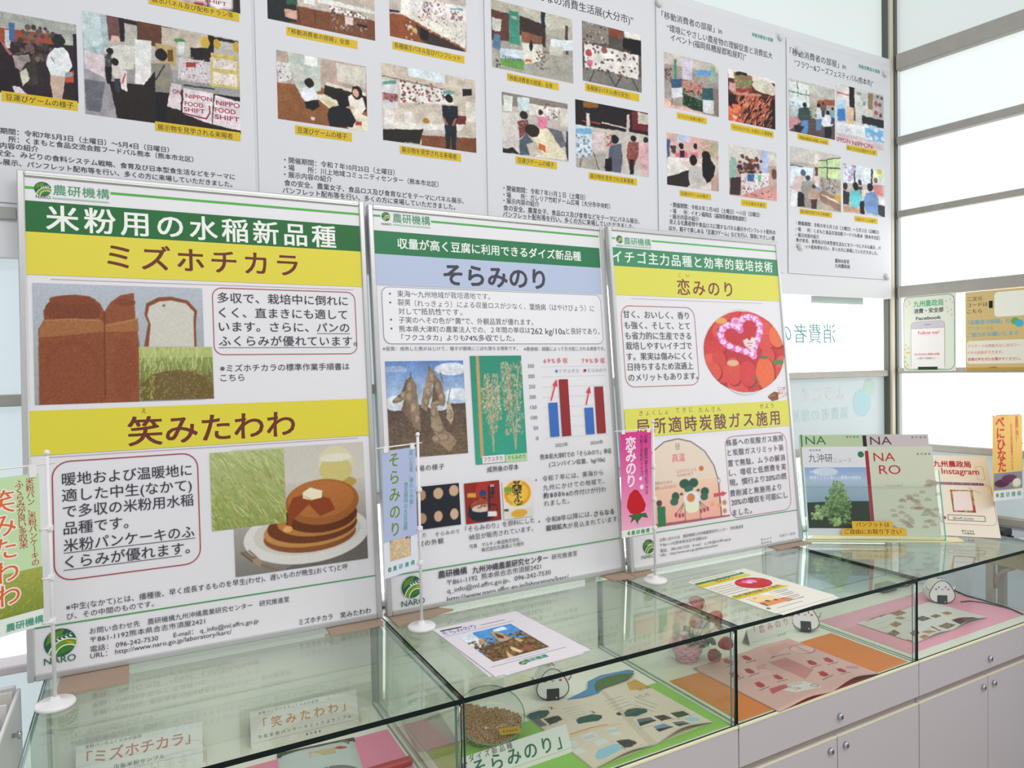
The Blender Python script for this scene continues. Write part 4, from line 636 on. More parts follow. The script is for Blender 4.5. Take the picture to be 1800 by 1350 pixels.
SHEETS['arcade_poster'] = [
  ('T',128.7,737.0,387.0,27.4,'34343e',1,'“みんなの消費生活展(大分市)”'),
  ('I','event_photograph',21.2,518.4,289.7,706.3,149,119,0,'p -29 -65 1034 -423 1052 1019 -53 1327 a09a90;p 0 0 439 -45 607 -24 1000 0 1004 349 671 320 333 167 -3 175 b8b4a4;p 335 15 1000 0 1001 110 714 254 c8c4b4;p -2 150 210 157 206 568 0 605 5a3a34;p 6 261 117 263 108 456 7 450 cfd0c6;p 211 106 324 94 330 634 215 643 3a8a74;p 334 142 649 196 650 537 332 425 3a2e2a;p 353 367 607 379 607 524 352 523 8a5a44;p 596 -46 653 -52 639 251 602 210 1c2c3a;p 898 117 935 118 936 626 902 623 5a3a3a;p 714 385 1004 323 1005 484 715 571 dce6e8;p 0 631 331 582 672 584 1006 564 1000 1000 0 1000 a8a49a;p 32 493 104 496 101 730 9 706 5a7a9a;p 101 691 383 645 382 777 99 835 d6e2ee;p 99 835 382 790 375 952 98 940 6aa050;p 352 549 607 497 607 737 392 854 e0dcd2;p 393 774 478 762 467 805 392 822 c06a4a;e 468 553 21 92 20202a;d 520 577 694 869 60 8 4a3a30 8a7060;p 704 494 868 458 869 605 704 628 cfcac0;d 14 861 99 1030 14 8 3a3030 5a5a50;n 16'),
  ('T',83.8,665.1,18.3,9.7,'dfe9e4',1,'九州農政局'),
  ('T',51.7,548.7,64.7,9.7,'3a5a8a',1,'移動消費者の部屋'),
  ('I','event_photograph',323.9,533.6,544.9,711.2,108,106,0,'p -14 -38 1034 -351 1048 1031 -14 1249 5a504c;p 0 0 434 -11 435 296 0 355 8a8078;d 14 -84 435 351 50 10 2a2a30 d0c8c0;p 449 -1 669 -4 655 149 449 146 8a4a34;p 670 130 991 88 994 363 687 350 16141a;p 699 -43 1000 0 991 88 700 106 e4e0d8;p 0 784 997 731 1000 1009 0 1014 7c7874;p 27 362 553 354 540 745 41 774 e6e2dc;p 538 358 947 359 935 776 525 763 e2dfd8;d 55 281 495 800 34 12 7a3a34 4a5a40;d 567 291 919 813 30 12 5a5a4a 8a3a3a;e 104 514 50 57 b04a4a;p 82 635 166 614 166 710 82 730 d86a8a;e 358 405 49 53 8a5a4a;l 194 782 110 990 14 2a2a2a;l 423 757 541 984 15 2a2a2a;l 644 781 541 984 15 2a2a2a;l 811 773 937 976 16 2a2a2a;n 14'),
  ('I','event_photograph',49.6,284.8,268.2,454.9,118,107,0,'p -24 -30 1022 -305 1022 1020 -31 1213 c0b8b0;p 0 0 1000 0 1000 210 -1 217 8a8278;p 24 56 161 49 148 294 23 296 dfe4dc;p 224 47 403 30 403 233 236 273 cfdde0;p 403 117 856 95 829 309 403 291 e6e0da;d 639 68 843 323 30 7 7a3a3a 5a6a5a;p 856 80 1000 90 994 392 883 416 d8d4c8;p -2 330 249 298 233 963 0 1000 d2ccc6;p -5 924 145 894 246 975 0 1000 221e22;p 223 448 377 384 402 581 247 730 7a3a38;d 235 384 377 675 50 6 c8b8a8 3a2a2a;e 320 325 62 69 2a2020;e 573 227 37 53 3a2a28;p 520 321 666 288 666 523 533 494 d87a9a;p 454 569 666 479 980 892 939 975 479 988 e6dcc0;p 247 758 350 636 453 744 505 968 246 989 4a5a66;p 349 795 480 739 598 921 401 988 c8b8ac;e 441 558 105 110 2c221e;p 532 757 639 780 638 883 532 846 c0603a;p 666 464 883 476 980 726 883 775 6a6a74;p 967 458 1000 481 1000 1000 953 882 3c3c46;n 15'),
  ('I','event_photograph',295.3,272.8,568.5,473.6,129,119,0,'p -11 -36 1042 -269 1025 1043 -19 1178 c4bcb4;p 0 0 1000 0 996 342 -2 369 1f181a;p 100 17 306 -28 305 63 100 106 8a5a2a;p 111 117 328 111 315 282 110 296 241c20;l 98 299 327 293 15 c04a34;l 350 275 708 300 21 d8d0c4;p 140 175 185 166 184 359 138 368 dcd6d0;p 686 91 726 83 722 364 683 371 d8c8c4;p 761 8 1000 14 996 287 758 304 6a2430;p 848 17 1000 27 998 178 846 193 c8c4b4;p -2 369 222 377 207 842 5 848 d2dce6;p 8 430 211 393 210 470 8 506 7ab0d0;d 5 510 198 848 50 10 4a5a6a c0d0dc;p 222 429 372 428 370 688 219 738 dccaca;d 382 428 514 634 20 10 8a3a3a c06a6a;p -6 875 393 710 390 996 0 1000 b0a8a0;l 219 738 298 983 10 2a2a2a;l 72 863 49 993 10 2a2a2a;e 520 493 48 68 14101a;p 453 596 609 543 625 805 592 994 449 988 415 837 5a5e70;p 380 816 475 775 473 984 379 997 15131a;e 781 434 40 48 1a1216;p 706 500 855 475 852 690 788 860 726 976 679 717 8a4a44;d 704 490 842 713 40 6 3a2024 c09a8a;p 716 765 790 753 775 982 720 990 17141c;e 956 430 36 54 2a2024;p 855 502 994 451 1000 1000 924 975 839 773 d8b0b4;d 874 532 993 982 40 7 c07a8a e0c8c8;n 15'),
  ('B','d8b82a',67.7,489.4,238.2,510.1),
  ('T',70.8,490.9,146.2,14.6,'2c2c2c',1,'「移動消費者の部屋」全景'),
  ('B','d8b82a',331.7,504.4,534.5,527.8),
  ('T',337.2,508.0,157.6,15.5,'2c2c2c',1,'各種展示パネル(食の安全)'),
  ('B','d8b82a',90.4,257.7,227.5,279.3),
  ('T',96.4,262.0,120.7,14.7,'2c2c2c',1,'豆運びゲームの様子'),
  ('B','d8b82a',339.9,241.5,520.9,262.4),
  ('T',344.4,244.8,163.5,14.5,'2c2c2c',1,'展示物を見学される来場者'),
  ('T',49.2,177.0,276.5,16.5,'34343e',1,'・開催期間：令和７年11月１日（土曜日）'),
  ('T',48.8,158.6,367.1,16.5,'34343e',1,'・場\u3000\u3000所：ガレリア竹町ドーム広場（大分市中央町）'),
  ('T',48.5,141.9,116.5,16.5,'34343e',1,'・展示内容の紹介'),
  ('T',48.1,121.6,479.9,16.5,'34343e',1,'\u3000食の安全、農業女子、食品ロス及び食育などをテーマにパネル展示、'),
  ('T',46.1,103.3,461.2,16.5,'34343e',1,'パンフレット配布等を行い、多くの方に来場していただきました。'),
]
SHEETS['supermarket_poster'] = [
  ('T',23.2,783.8,258.6,23.6,'34343e',1,'「移動消費者の部屋」in'),
  ('T',45.0,746.6,474.8,23.7,'34343e',1,'“環境にやさしい農産物の理解促進と消費拡大'),
  ('T',58.0,718.5,334.1,23.8,'34343e',1,'イベント(福岡県糟屋郡粕屋町)”'),
  ('T',421.5,807.1,102.4,13.5,'3f9a80',2,'移動消費者の部屋'),
  ('I','event_photograph',30.7,506.1,262.9,679.4,104,95,0,'p -37 -35 1008 -245 1057 1031 -39 1360 a49a92;p 0 0 1000 0 1002 157 0 220 c9bfb4;p 312 22 509 15 505 402 328 421 d2cada;p 177 86 230 87 221 459 172 446 4f8a74;p 570 199 848 135 852 238 572 303 6aa0d8;p 846 56 932 37 943 331 855 352 8ab09a;d 12 286 136 533 20 12 8a5a60 5a4a4a;p 329 481 679 466 683 655 331 650 d08a80;d 329 419 682 699 90 9 d8a898 8a4a44;p 319 677 686 751 691 968 322 899 24302a;d 332 596 690 995 80 9 3f8a44 1c2420;p 123 470 316 424 318 580 124 629 3a5a7a;p 124 629 318 580 320 763 125 815 dcdce2;p 680 501 881 474 889 696 685 727 2f5a60;p 690 726 900 693 902 956 696 955 dcdade;p 882 485 1002 455 1006 986 909 954 8a7a72;p 0 835 138 924 691 968 693 1041 0 1000 e4b8ac;l 137 812 126 953 12 5a4a44;n 15'),
  ('I','produce_photograph',306.8,502.7,530.9,675.9,87,93,0,'p -41 -17 1029 -243 1021 1033 -7 1218 5a2a28;p 0 0 1000 0 1000 78 5 179 e9e2dc;p 122 39 503 37 484 349 130 382 8a7058;p 162 30 393 -18 393 47 164 95 2a2420;d 152 108 478 326 40 10 4a8a50 c0a060;p 129 357 492 284 492 340 130 412 a03a3a;p 20 252 154 250 158 452 24 403 d8a8a0;e 750 193 249 129 dcd8c4;e 888 217 167 103 d0c8b4;p 51 423 696 345 669 401 159 489 c09078;p 13 481 998 388 995 989 13 998 2a1518;s 161 465 860 1017 200 260 65 c0583a f0a080;d 6 680 274 1022 50 22 c04830 f09068;e 141 901 47 34 f0c8b8;n 14'),
  ('I','event_photograph',36.1,257.4,258.9,424.7,99,98,0,'p -22 -18 1037 -244 1048 1033 -45 1178 cfc0b8;p 0 0 1000 0 1003 340 -7 400 d6b0a8;p 205 4 441 -45 440 99 203 146 b9c4dc;p 9 138 66 126 48 485 2 493 3f5a8a;d 84 203 156 383 6 18 2a2028 5a4a44;e 272 216 48 57 1a1416;p 154 370 378 304 389 461 176 462 d8688a;p 248 304 331 289 329 459 246 474 26202c;e 543 176 39 48 1a1416;p 438 317 585 290 584 389 438 391 d87a90;d 659 40 989 351 40 18 d88a70 9ac0a0;p 3 469 341 432 684 396 684 546 339 703 6 901 5 708 e9e2de;p 269 542 584 414 684 471 436 637 e0c8b0;p 3 853 412 641 434 937 336 1027 0 1000 2c2224;e 498 454 74 104 14101a;p 400 618 498 553 633 555 696 721 658 931 458 984 398 817 c2bcb8;e 746 335 81 100 100c12;p 671 398 835 370 926 506 888 768 760 865 671 725 120e14;p 583 967 889 820 837 996 683 1030 e0d6d0;p 837 776 992 598 1000 1000 837 996 b89a90;n 14'),
  ('I','event_photograph',307.7,250.9,534.5,421.7,89,94,0,'p -12 -34 1032 -255 1014 1038 -33 1178 c4a8a0;p 0 0 1000 0 996 276 -5 309 d2ccc4;p 34 227 135 257 128 657 14 651 8ab8a8;p 666 27 817 -3 811 466 659 491 b4c4e4;d 181 182 663 548 60 16 2a2430 a05a44;p 14 651 231 615 225 967 8 986 3a2a2e;e 445 375 53 67 4a3028;p 391 461 551 433 550 510 390 512 24242c;p 233 539 825 437 827 697 265 949 e6dede;d 253 468 797 837 60 9 b07a80 a0a8b8;p 376 527 510 504 507 658 374 679 3f6a9a;p 577 505 659 491 656 647 588 657 6ab088;p 265 949 1004 696 1000 1000 264 1012 d89a94;d 277 794 876 1010 24 7 5a3a34 8a5a50;e 937 444 57 105 6a4a3a;n 14'),
  ('B','d8b82a',80.6,474.8,208.0,494.8),
  ('T',86.2,478.4,108.4,11.4,'2c2c2c',1,'イベント会場の様子'),
  ('B','d8b82a',317.9,471.4,521.5,494.2),
  ('T',322.4,476.3,190.5,12.8,'2c2c2c',1,'「みえるらべる」を表示した農産物'),
  ('B','d8b82a',87.9,225.7,223.5,245.1),
  ('T',92.6,229.4,118.5,11.5,'2c2c2c',1,'豆運びゲームの様子'),
  ('B','d8b82a',362.1,220.5,483.4,241.4),
  ('T',366.8,224.8,108.1,11.3,'2c2c2c',1,'パネル展示の様子'),
  ('T',48.7,186.5,401.5,16.2,'34343e',1,'・開催期間：令和８年１月10日（土曜日）～11日（日曜日）'),
  ('T',48.4,166.7,335.2,16.2,'34343e',1,'・場\u3000\u3000所：イオン福岡店（福岡県糟屋郡粕屋町）'),
  ('T',46.3,149.1,122.9,16.2,'34343e',1,'・展示内容の紹介'),
  ('T',43.2,131.4,481.9,16.2,'34343e',1,'\u3000見える化農産物や食品ロスに関するパネル展示やパンフレット配布の'),
  ('T',41.1,110.5,480.4,16.2,'34343e',1,'ほか、親子で楽しめる「豆運びゲーム」などを行い、環境にやさしい農'),
  ('T',40.7,87.6,295.2,16.2,'34343e',1,'産物への理解を深めていただきました。'),
]
SHEETS['festival_poster'] = [
  ('T',17.7,780.0,302.7,26.5,'34343e',1,'「移動消費者の部屋」in'),
  ('T',39.8,743.8,441.5,25.1,'34343e',1,'“フラワー&フーズフェスティバル(熊本市)”'),
  ('T',394.4,801.5,127.6,15.0,'3f9a80',2,'移動消費者の部屋'),
  ('I','event_photograph',8.8,509.0,255.5,696.5,90,94,0,'p -31 -40 1024 -241 1062 1050 -86 1329 b4ada6;p 0 0 1000 0 999 244 479 186 12 257 c4c4bc;p 7 45 426 56 449 506 4 502 e0e6e4;l 184 34 190 317 12 2a2e34;l 13 245 451 239 12 2a2e34;l 371 161 368 425 9 2a2e34;p 600 292 998 209 1001 315 600 400 a0583c;d -3 449 257 679 40 12 7ab0d0 d8d0c0;p -5 730 280 667 307 762 0 987 c8929a;p 0 1000 336 705 1007 556 1000 1000 5a4a48;p 258 726 260 992 403 959 413 692 5a86b4;p 215 534 188 712 242 759 428 717 483 647 461 481 339 479 3a4a4a;e 340 439 47 48 1c1c24;p 571 641 578 880 696 852 701 613 5a86b0;p 532 468 512 628 558 671 714 636 759 574 738 424 635 421 d6dce4;e 635 385 43 43 20202a;p 757 750 768 990 909 957 912 715 14141c;p 709 577 687 740 742 781 928 738 980 673 954 523 831 525 e4e4ea;e 831 489 42 43 14141c;p 702 466 706 598 768 584 770 451 3a3a44;p 681 369 671 458 695 482 777 464 800 430 789 346 735 343 6a5a58;e 735 323 24 24 24202a;p 906 546 913 701 974 687 973 531 3a4a5a;p 883 432 875 536 899 565 981 547 1003 508 990 408 937 403 8ab0b8;e 936 380 28 28 241c20;p 106 859 333 858 246 982 131 957 2a2228;d 448 403 587 630 30 10 c8a898 5a8a5a;n 14'),
  ('I','event_photograph',265.6,505.3,543.8,721.9,88,106,0,'p -32 -38 1028 -276 1028 1029 0 1202 cfcac8;p 0 0 259 -1 265 325 10 400 dcd6d4;l 12 155 248 149 22 b85a5a;p 253 -11 366 -13 381 570 322 559 265 348 1a181e;p 380 7 638 -3 642 452 400 477 d4d4ce;p 421 67 516 46 516 103 422 123 9a9aa0;p 545 211 599 200 600 268 545 279 7a9ac0;p 652 40 748 19 750 294 654 313 8a7a50;p 748 19 1000 12 1000 427 751 453 b9b2b0;e 821 188 42 50 b05a68;e 902 194 34 42 7a4a54;e 819 348 39 41 b04a54;e 922 374 39 36 4a4a54;e 854 54 28 28 6a5a60;e 944 70 28 33 5a5a60;p 15 288 184 253 187 397 19 431 b0d0e8;p 19 431 174 400 179 609 24 639 3f7ac0;p 213 347 358 351 349 598 218 601 d8b8a0;e 284 633 63 43 d8b860;p 521 453 1000 450 1000 597 522 587 26262e;p -1 666 590 618 1000 608 1000 833 3 838 e2e4ea;p 577 643 986 634 994 856 619 857 7ab4e0;d 604 591 972 903 14 20 e6ecf2 a0cce8;p -4 850 1000 855 1000 1000 0 1000 d8c4c8;n 12'),
  ('T',265.0,506.4,77.1,17.9,'a84a64',2,'IPPON'),
  ('T',353.1,503.6,119.9,18.2,'a84a64',2,'NIPPON'),
  ('I','event_photograph',12.7,241.1,285.9,454.8,95,109,0,'p -35 -26 1036 -202 1018 1031 -65 1170 b9aea4;p 0 0 1000 0 998 153 498 230 6 263 ccc6c0;p 464 21 514 17 519 421 469 428 d8d4cc;p 472 277 559 274 556 415 481 426 6a3c30;p 5 306 446 302 429 542 -4 669 dfe9f4;l 4 316 248 311 17 3a4450;p 536 159 1000 22 994 416 531 441 c9dca8;l 713 110 720 456 13 2a2c30;l 547 276 996 230 15 2a2c30;l 536 170 999 33 13 3a3c40;p 8 688 167 666 209 983 0 1000 e8e6e8;p 469 428 556 415 553 611 465 602 e4d0d0;p 555 480 936 490 920 690 552 654 b0a8a0;d 563 448 924 718 80 9 5a5048 d8d4cc;p 513 725 640 642 995 790 1000 1000 838 944 586 846 9a7a6a;p 563 718 893 782 994 857 638 751 e4dcd0;p 855 699 989 703 987 813 867 786 c8a23a;e 514 649 63 39 6aa0d0;p 133 712 137 993 331 967 348 682 1c1a22;p 74 504 37 695 110 747 369 710 446 637 417 453 245 447 d8c2c0;e 246 404 54 53 4a6478;p 263 744 266 986 400 969 413 723 9a948c;p 223 561 197 726 248 773 427 748 481 686 462 526 343 517 9a9a94;e 343 479 47 46 3a4448;p 391 817 393 1002 496 989 506 801 4a3030;p 360 677 341 803 380 839 517 820 558 773 543 651 452 644 c0a090;e 452 615 36 35 4a3a34;n 12'),
  ('I','event_photograph',299.1,244.9,546.7,428.0,78,91,0,'p -13 -36 1053 -242 1032 1024 -37 1146 c9c0bc;p 0 0 1000 0 995 315 -8 398 dfe6ee;p 260 15 292 9 286 349 253 355 2a2a34;p 661 21 698 14 693 336 655 342 26262e;p 698 41 999 41 996 233 694 255 dceac8;e 861 44 58 49 d8c040;d 22 -11 260 341 24 16 b0c8e8 c86a8a;e 48 466 52 77 3a3034;p 3 550 147 579 141 840 3 832 30303a;e 396 331 42 58 3a2c2e;p 340 445 446 402 449 560 338 577 5a2a34;e 773 242 50 65 8a5a5a;p 692 363 914 328 943 541 720 547 e08a8c;p 414 486 722 439 720 574 442 614 e8dccc;e 290 432 72 79 16141c;p 176 549 384 478 442 641 408 857 199 884 159 707 6ac8cc;e 629 405 69 86 1a1a26;p 519 550 721 479 830 612 824 966 558 944 485 741 7898c8;p 395 727 501 712 496 1005 390 965 1c1a20;p 11 857 407 883 375 967 9 986 c09a80;p 827 748 1004 752 1000 1000 824 966 3a3a40;p 830 558 1007 559 1004 752 843 746 e6e0e0;n 12'),
  ('B','d8b82a',53.3,484.3,220.3,505.4),
  ('T',59.1,486.3,150.7,11.8,'2c2c2c',1,'「移動消費者の部屋」の全景'),
  ('B','d8b82a',320.8,479.8,501.6,501.3),
  ('T',323.6,482.7,164.4,13.4,'2c2c2c',1,'展示パネル及び配布チラシ等'),
  ('B','d8b82a',60.9,216.3,235.2,236.5),
  ('T',64.7,220.3,155.7,11.9,'2c2c2c',1,'展示物を見学される来場者'),
  ('B','d8b82a',364.5,214.9,501.9,235.5),
  ('T',369.6,217.8,119.4,11.6,'2c2c2c',1,'豆運びゲームの様子'),
  ('T',39.9,175.2,468.7,15.0,'34343e',1,'・開催期間：令和８年５月２日（土曜日）～５月３日（日曜日）'),
  ('T',39.6,153.2,475.5,15.0,'34343e',1,'・場\u3000\u3000所：くまもと食品交流会館フードパル熊本（熊本市北区）'),
  ('T',39.3,132.4,123.7,15.0,'34343e',1,'・展示内容の紹介'),
  ('T',39.0,114.2,479.7,15.0,'34343e',1,'\u3000食の安全、食育及び日本型食生活などをテーマにパネル展示、パ'),
  ('T',38.8,93.0,462.1,15.0,'34343e',1,'ンフレット配布等を行い、多くの方に来場していただきました。'),
  ('T',249.4,50.2,81.3,15.6,'34343e',1,'農林水産省'),
  ('T',249.1,31.2,85.1,15.6,'34343e',1,'九州農政局'),
]
SHEETS['soybean_flag'] = [
  ('B','b2bcde',0.2,79.3,101.1,282.2),
  ('B','e0e3ef',-0.6,0.4,97.8,79.3),
  ('V',34.5,260.1,33.5,105.1,32.0,'71902c',2,'そらみのり'),
  ('V',86.1,269.9,84.8,145.5,12.1,'4a9a86',1,'高い収量、優れた外観！'),
  ('V',68.9,199.2,64.1,102.7,12.1,'4a9a86',1,'普及期待の大豆品種'),
  ('I','bean_tray_photograph',16.4,34.8,79.9,80.8,38,36,0,'p -196 -478 1141 -93 1104 1459 -215 1027 c8b8a0;p -196 -478 237 -199 -3 190 -204 129 4a4a6a;p 760 -203 1141 -93 1133 220 754 108 4a4a6a;d -71 -207 1059 1281 260 9 c8a070 f0d8a8;n 8'),
  ('G',14.7,17.2,5.2),
  ('T',23.8,11.8,66.3,11.1,'3f9a80',2,'農研機構'),
]
SHEETS['strawberry_flag'] = [
  ('I','printed_gradient',-0.3,20.0,108.3,284.4,27,84,0,'g -132 -71 1145 1053 d83088 efb4cc;n 4'),
  ('V',35.3,253.8,34.9,152.3,35.2,'f4e6ee',3,'恋みのり'),
  ('V',87.7,268.5,89.1,115.7,12.2,'3a2a40',1,'収穫・調製作業を省力化できる'),
  ('V',73.1,269.4,72.3,170.2,12.1,'3a2a40',1,'大粒で多収のイチゴ'),
  ('D','f4e8ee',71.6,131.7,6.5),
  ('D','f4e8ee',67.9,155.2,4.9),
  ('Q','c41a26',[21.1,96.7,29.1,115.9,44.6,127.2,57.5,124.2,71.1,107.4,85.3,81.4,79.8,65.7,53.6,55.9,30.6,63.5,19.3,80.9]),
  ('Q','3f6a40',[22.9,58.4,51.1,60.2,84.9,59.0,92.5,43.8,71.6,49.6,58.5,39.9,55.7,30.1,45.7,45.5,30.1,37.4,35.5,50.8]),
  ('G',24.5,9.9,4.8),
  ('T',33.1,3.5,63.9,12.1,'3f9a70',2,'農研機構'),
]
SHEETS['rice_flag'] = [
  ('B','c4dfae',-9.6,103.7,89.1,275.1),
  ('I','rice_field_photograph',-11.5,30.4,89.6,106.7,98,62,0,'g 0 -398 1035 1235 b8b860 7a8a30;s 0 -398 1035 1235 260 50 70 6a8028 d0c880;n 12'),
  ('V',29.4,233.0,34.0,69.6,39.9,'f4e9e0',4,'笑みたわわ'),
  ('V',29.4,233.0,34.0,69.6,39.9,'dc6a34',1,'笑みたわわ'),
  ('V',73.5,262.5,78.8,116.3,12.6,'b8403a',1,'米粉パン、米粉パンケーキの'),
  ('V',57.2,260.7,61.2,151.3,13.3,'b8403a',1,'ふくらみが良い多収米'),
  ('T',29.6,5.5,58.7,13.9,'3f9a80',2,'農研機構'),
]
SHEETS['soybean_leaflet'] = [
  ('Q','3a3a3a',[12.1,275.1,65.3,271.7,63.4,265.9,10.2,268.0]),
  ('T',6.9,242.3,85.5,24.7,'4a6ab8',1,'そらみのり'),
  ('L','8a8a9a',3,[105.5,252.9,170.1,252.9]),
  ('L','555560',1,[1.5,234.8,184.7,234.8]),
  ('I','soybean_pod_photograph',30.4,60.0,168.3,222.0,95,82,0,'p 244 -553 1663 312 647 1478 -590 715 4f96d8;p 0 0 266 -6 238 472 2 563 d8e4f0;p -27 66 90 97 127 483 -6 480 e4ecf4;p 604 71 833 34 827 163 585 146 dce8f4;p 41 509 378 518 726 528 1000 529 1000 1000 0 1000 6a5030;d -160 302 1095 1342 700 12 3a2a1a a8844e;p 248 193 288 260 258 445 166 428 80 454 174 393 c09a68;p 540 97 649 228 662 448 561 509 443 478 498 263 c8a474;p 563 175 620 338 568 431 504 350 5a4028;p 746 457 801 615 721 648 692 548 d0b080;p 504 675 577 916 501 946 445 796 e0c090;p 354 779 351 1004 254 1018 d8b484;p 726 732 812 825 659 967 607 857 9a5a38;n 12'),
  ('L','9a9aa4',1.4,[53.4,50.7,158.6,50.7]),
  ('L','555560',1,[13.3,39.5,196.9,39.5]),
  ('G',78.0,22.2,8.5),
  ('T',82.9,18.0,56.8,15.5,'3f9a78',2,'農研機構'),
]
SHEETS['strawberry_leaflet'] = [
  ('L','5aa870',3,[9.1,285.2,180.7,285.2]),
  ('Q','2f7a5a',[3.7,271.8,193.6,275.8,194.9,262.0,1.2,259.0]),
  ('T',5.5,268.3,177.6,8.2,'e9f2ea',2,'イチゴ主力品種と効率的栽培技術'),
  ('Q','d9cb2a',[1.8,258.6,193.9,256.2,195.3,240.4,-0.7,234.7]),
  ('T',66.0,243.7,64.6,18.6,'a0502a',2,'恋みのり'),
  ('I','strawberry_photograph',87.1,144.6,201.2,234.1,52,41,1,'p 357 -861 1974 222 676 1744 -635 753 c42830;d -275 -349 1445 1329 80 18 b01c24 f0503a;e 426 351 124 162 e07ac0;e 575 361 106 164 e890c8;e 445 412 62 87 f0d0e0;n 8'),
  ('L','7a7a84',1.6,[6.4,214.8,90.8,214.8]),
  ('L','7a7a84',1.6,[5.2,201.8,86.1,201.8]),
  ('L','7a7a84',1.6,[4.0,186.2,89.5,186.2]),
  ('L','7a7a84',1.6,[2.8,173.5,84.8,173.5]),
  ('L','7a7a84',1.6,[1.6,158.3,88.2,158.3]),
  ('Q','d9cb2a',[0.4,138.0,188.0,138.9,203.2,119.2,3.4,118.2]),
  ('T',7.6,126.3,175.4,16.8,'7a5020',2,'局所適時炭酸ガス施用'),
  ('I','greenhouse_diagram',24.1,43.8,126.2,113.9,48,29,0,'p 177 -1236 1885 -76 669 1875 -618 935 f2eee8;p 20 106 209 -43 495 60 741 330 733 610 952 993 0 1000 f0d8a0;p 44 563 933 751 952 993 0 1000 e8905a;e 312 626 62 77 3a5a44;e 549 706 58 65 3a5a44;e 284 752 47 50 d88a4a;p -48 705 118 741 55 978 -22 984 4a8a50;p -44 626 132 710 115 781 -61 735 c04040;p 698 677 858 698 803 797 687 760 d04a54;e 190 227 49 35 d84a54'),
  ('L','6a6a74',1.5,[108.0,108.2,179.3,108.2]),
  ('L','6a6a74',1.5,[105.5,98.3,171.0,98.3]),
  ('L','6a6a74',1.5,[103.1,85.2,172.6,85.2]),
  ('L','6a6a74',1.5,[100.6,75.6,164.5,75.6]),
  ('L','6a6a74',1.5,[98.2,62.8,166.1,62.8]),
  ('L','6a6a74',1.5,[95.8,53.5,158.1,53.5]),
  ('L','6a6a74',1.5,[93.5,41.0,159.8,41.0]),
  ('D','3f8a4a',14.0,31.9,5.2),
  ('L','7a7a84',1.2,[30.8,21.5,127.8,21.5]),
  ('L','9a9aa4',2.5,[143.6,40.5,156.3,40.5]),
]
SHEETS['social_media_sign'] = [
  ('O','2f8a5a',2,0.3,5.9,181.9,290.2,'dfe4d4'),
  ('D','e8b494',21.3,273.4,3.0),
  ('D','e8b494',9.8,256.4,3.0),
  ('D','e8b494',24.1,264.2,3.0),
  ('D','e8b494',154.7,264.6,2.9),
  ('D','e8b494',167.8,269.1,2.9),
  ('D','e8b494',175.5,257.0,2.8),
  ('D','e8b494',157.2,241.4,2.9),
  ('D','e8b494',170.2,231.8,2.9),
  ('D','e8b494',159.8,224.0,2.9),
  ('D','e8b494',172.7,211.6,2.9),
  ('D','e6c452',7.5,103.5,3.6),
  ('D','e6c452',4.6,85.6,3.6),
  ('D','e6c452',11.6,73.4,3.6),
  ('D','e6c452',5.8,55.5,3.6),
  ('D','e6c452',17.4,91.2,3.6),
  ('D','e6c452',5.7,37.4,3.6),
  ('D','e6c452',14.2,25.2,3.6),
  ('D','e6c452',20.2,73.1,3.6),
  ('T',36.7,249.6,107.5,24.4,'5fb488',2,'九州農政局'),
  ('T',38.5,224.8,106.0,18.4,'4a4a54',2,'消費・安全部'),
  ('T',46.2,199.4,89.8,13.6,'4a4a54',2,'Facebook'),
  ('O','b4acb8',1.5,27.4,8.9,148.0,192.1,'ccc4ce'),
  ('B','efebe8',28.8,10.0,147.1,166.0),
  ('L','5a5a62',1.6,[76.6,179.7,100.6,179.7]),
  ('T',53.7,142.8,75.4,13.6,'dc5a64',2,'Follow me!'),
  ('L','5a5a62',0.8,[29.8,166.0,146.4,166.0]),
  ('T',39.3,61.1,90.8,8.9,'d86a74',2,'旬の安全安心情報の話題'),
  ('T',51.0,45.8,64.8,8.3,'6a7a5a',1,'に関する情報など'),
  ('B','2c3c30',53.1,5.9,123.2,17.1),
]
SHEETS['survey_sign'] = [
  ('T',5.7,256.6,50.1,15.7,'5a5044',1,'二次元'),
  ('T',5.6,234.3,67.0,15.7,'5a5044',1,'コードは'),
  ('T',5.6,211.0,48.9,15.7,'5a5044',1,'こちら'),
  ('B','1c1a1c',76.3,226.3,88.3,252.6),
  ('O','e8ecdc',1,93.8,193.5,189.6,281.6,'ecefe2'),
  ('T',8.7,169.5,133.3,16.3,'74b4c8',2,'「消費者の部屋」の'),
  ('T',5.3,147.5,87.4,15.8,'8ab8b4',1,'アンケートに'),
  ('T',5.2,124.6,162.8,16.3,'74b4c8',2,'ご協力をお願いします'),
  ('D','5fae5a',156.8,175.4,12.1),
  ('D','4fb0cc',169.3,166.6,12.8),
  ('O','e6e2d2',1,4.5,25.7,189.3,109.6,'e8e4d4'),
  ('T',8.4,85.0,163.5,11.3,'c8504c',1,'アンケートは用紙又は二次元コー'),
  ('T',8.3,60.9,111.4,11.3,'c8504c',1,'ドから回答ができます。'),
  ('T',8.2,36.3,165.8,11.8,'d0403c',2,'皆様の声をぜひお聞かせください。'),
  ('B','b99a4a',3.1,0.8,189.2,11.7),
  ('T',75.7,8.2,26.2,6.6,'5a5044',0,'九州農政局'),
]
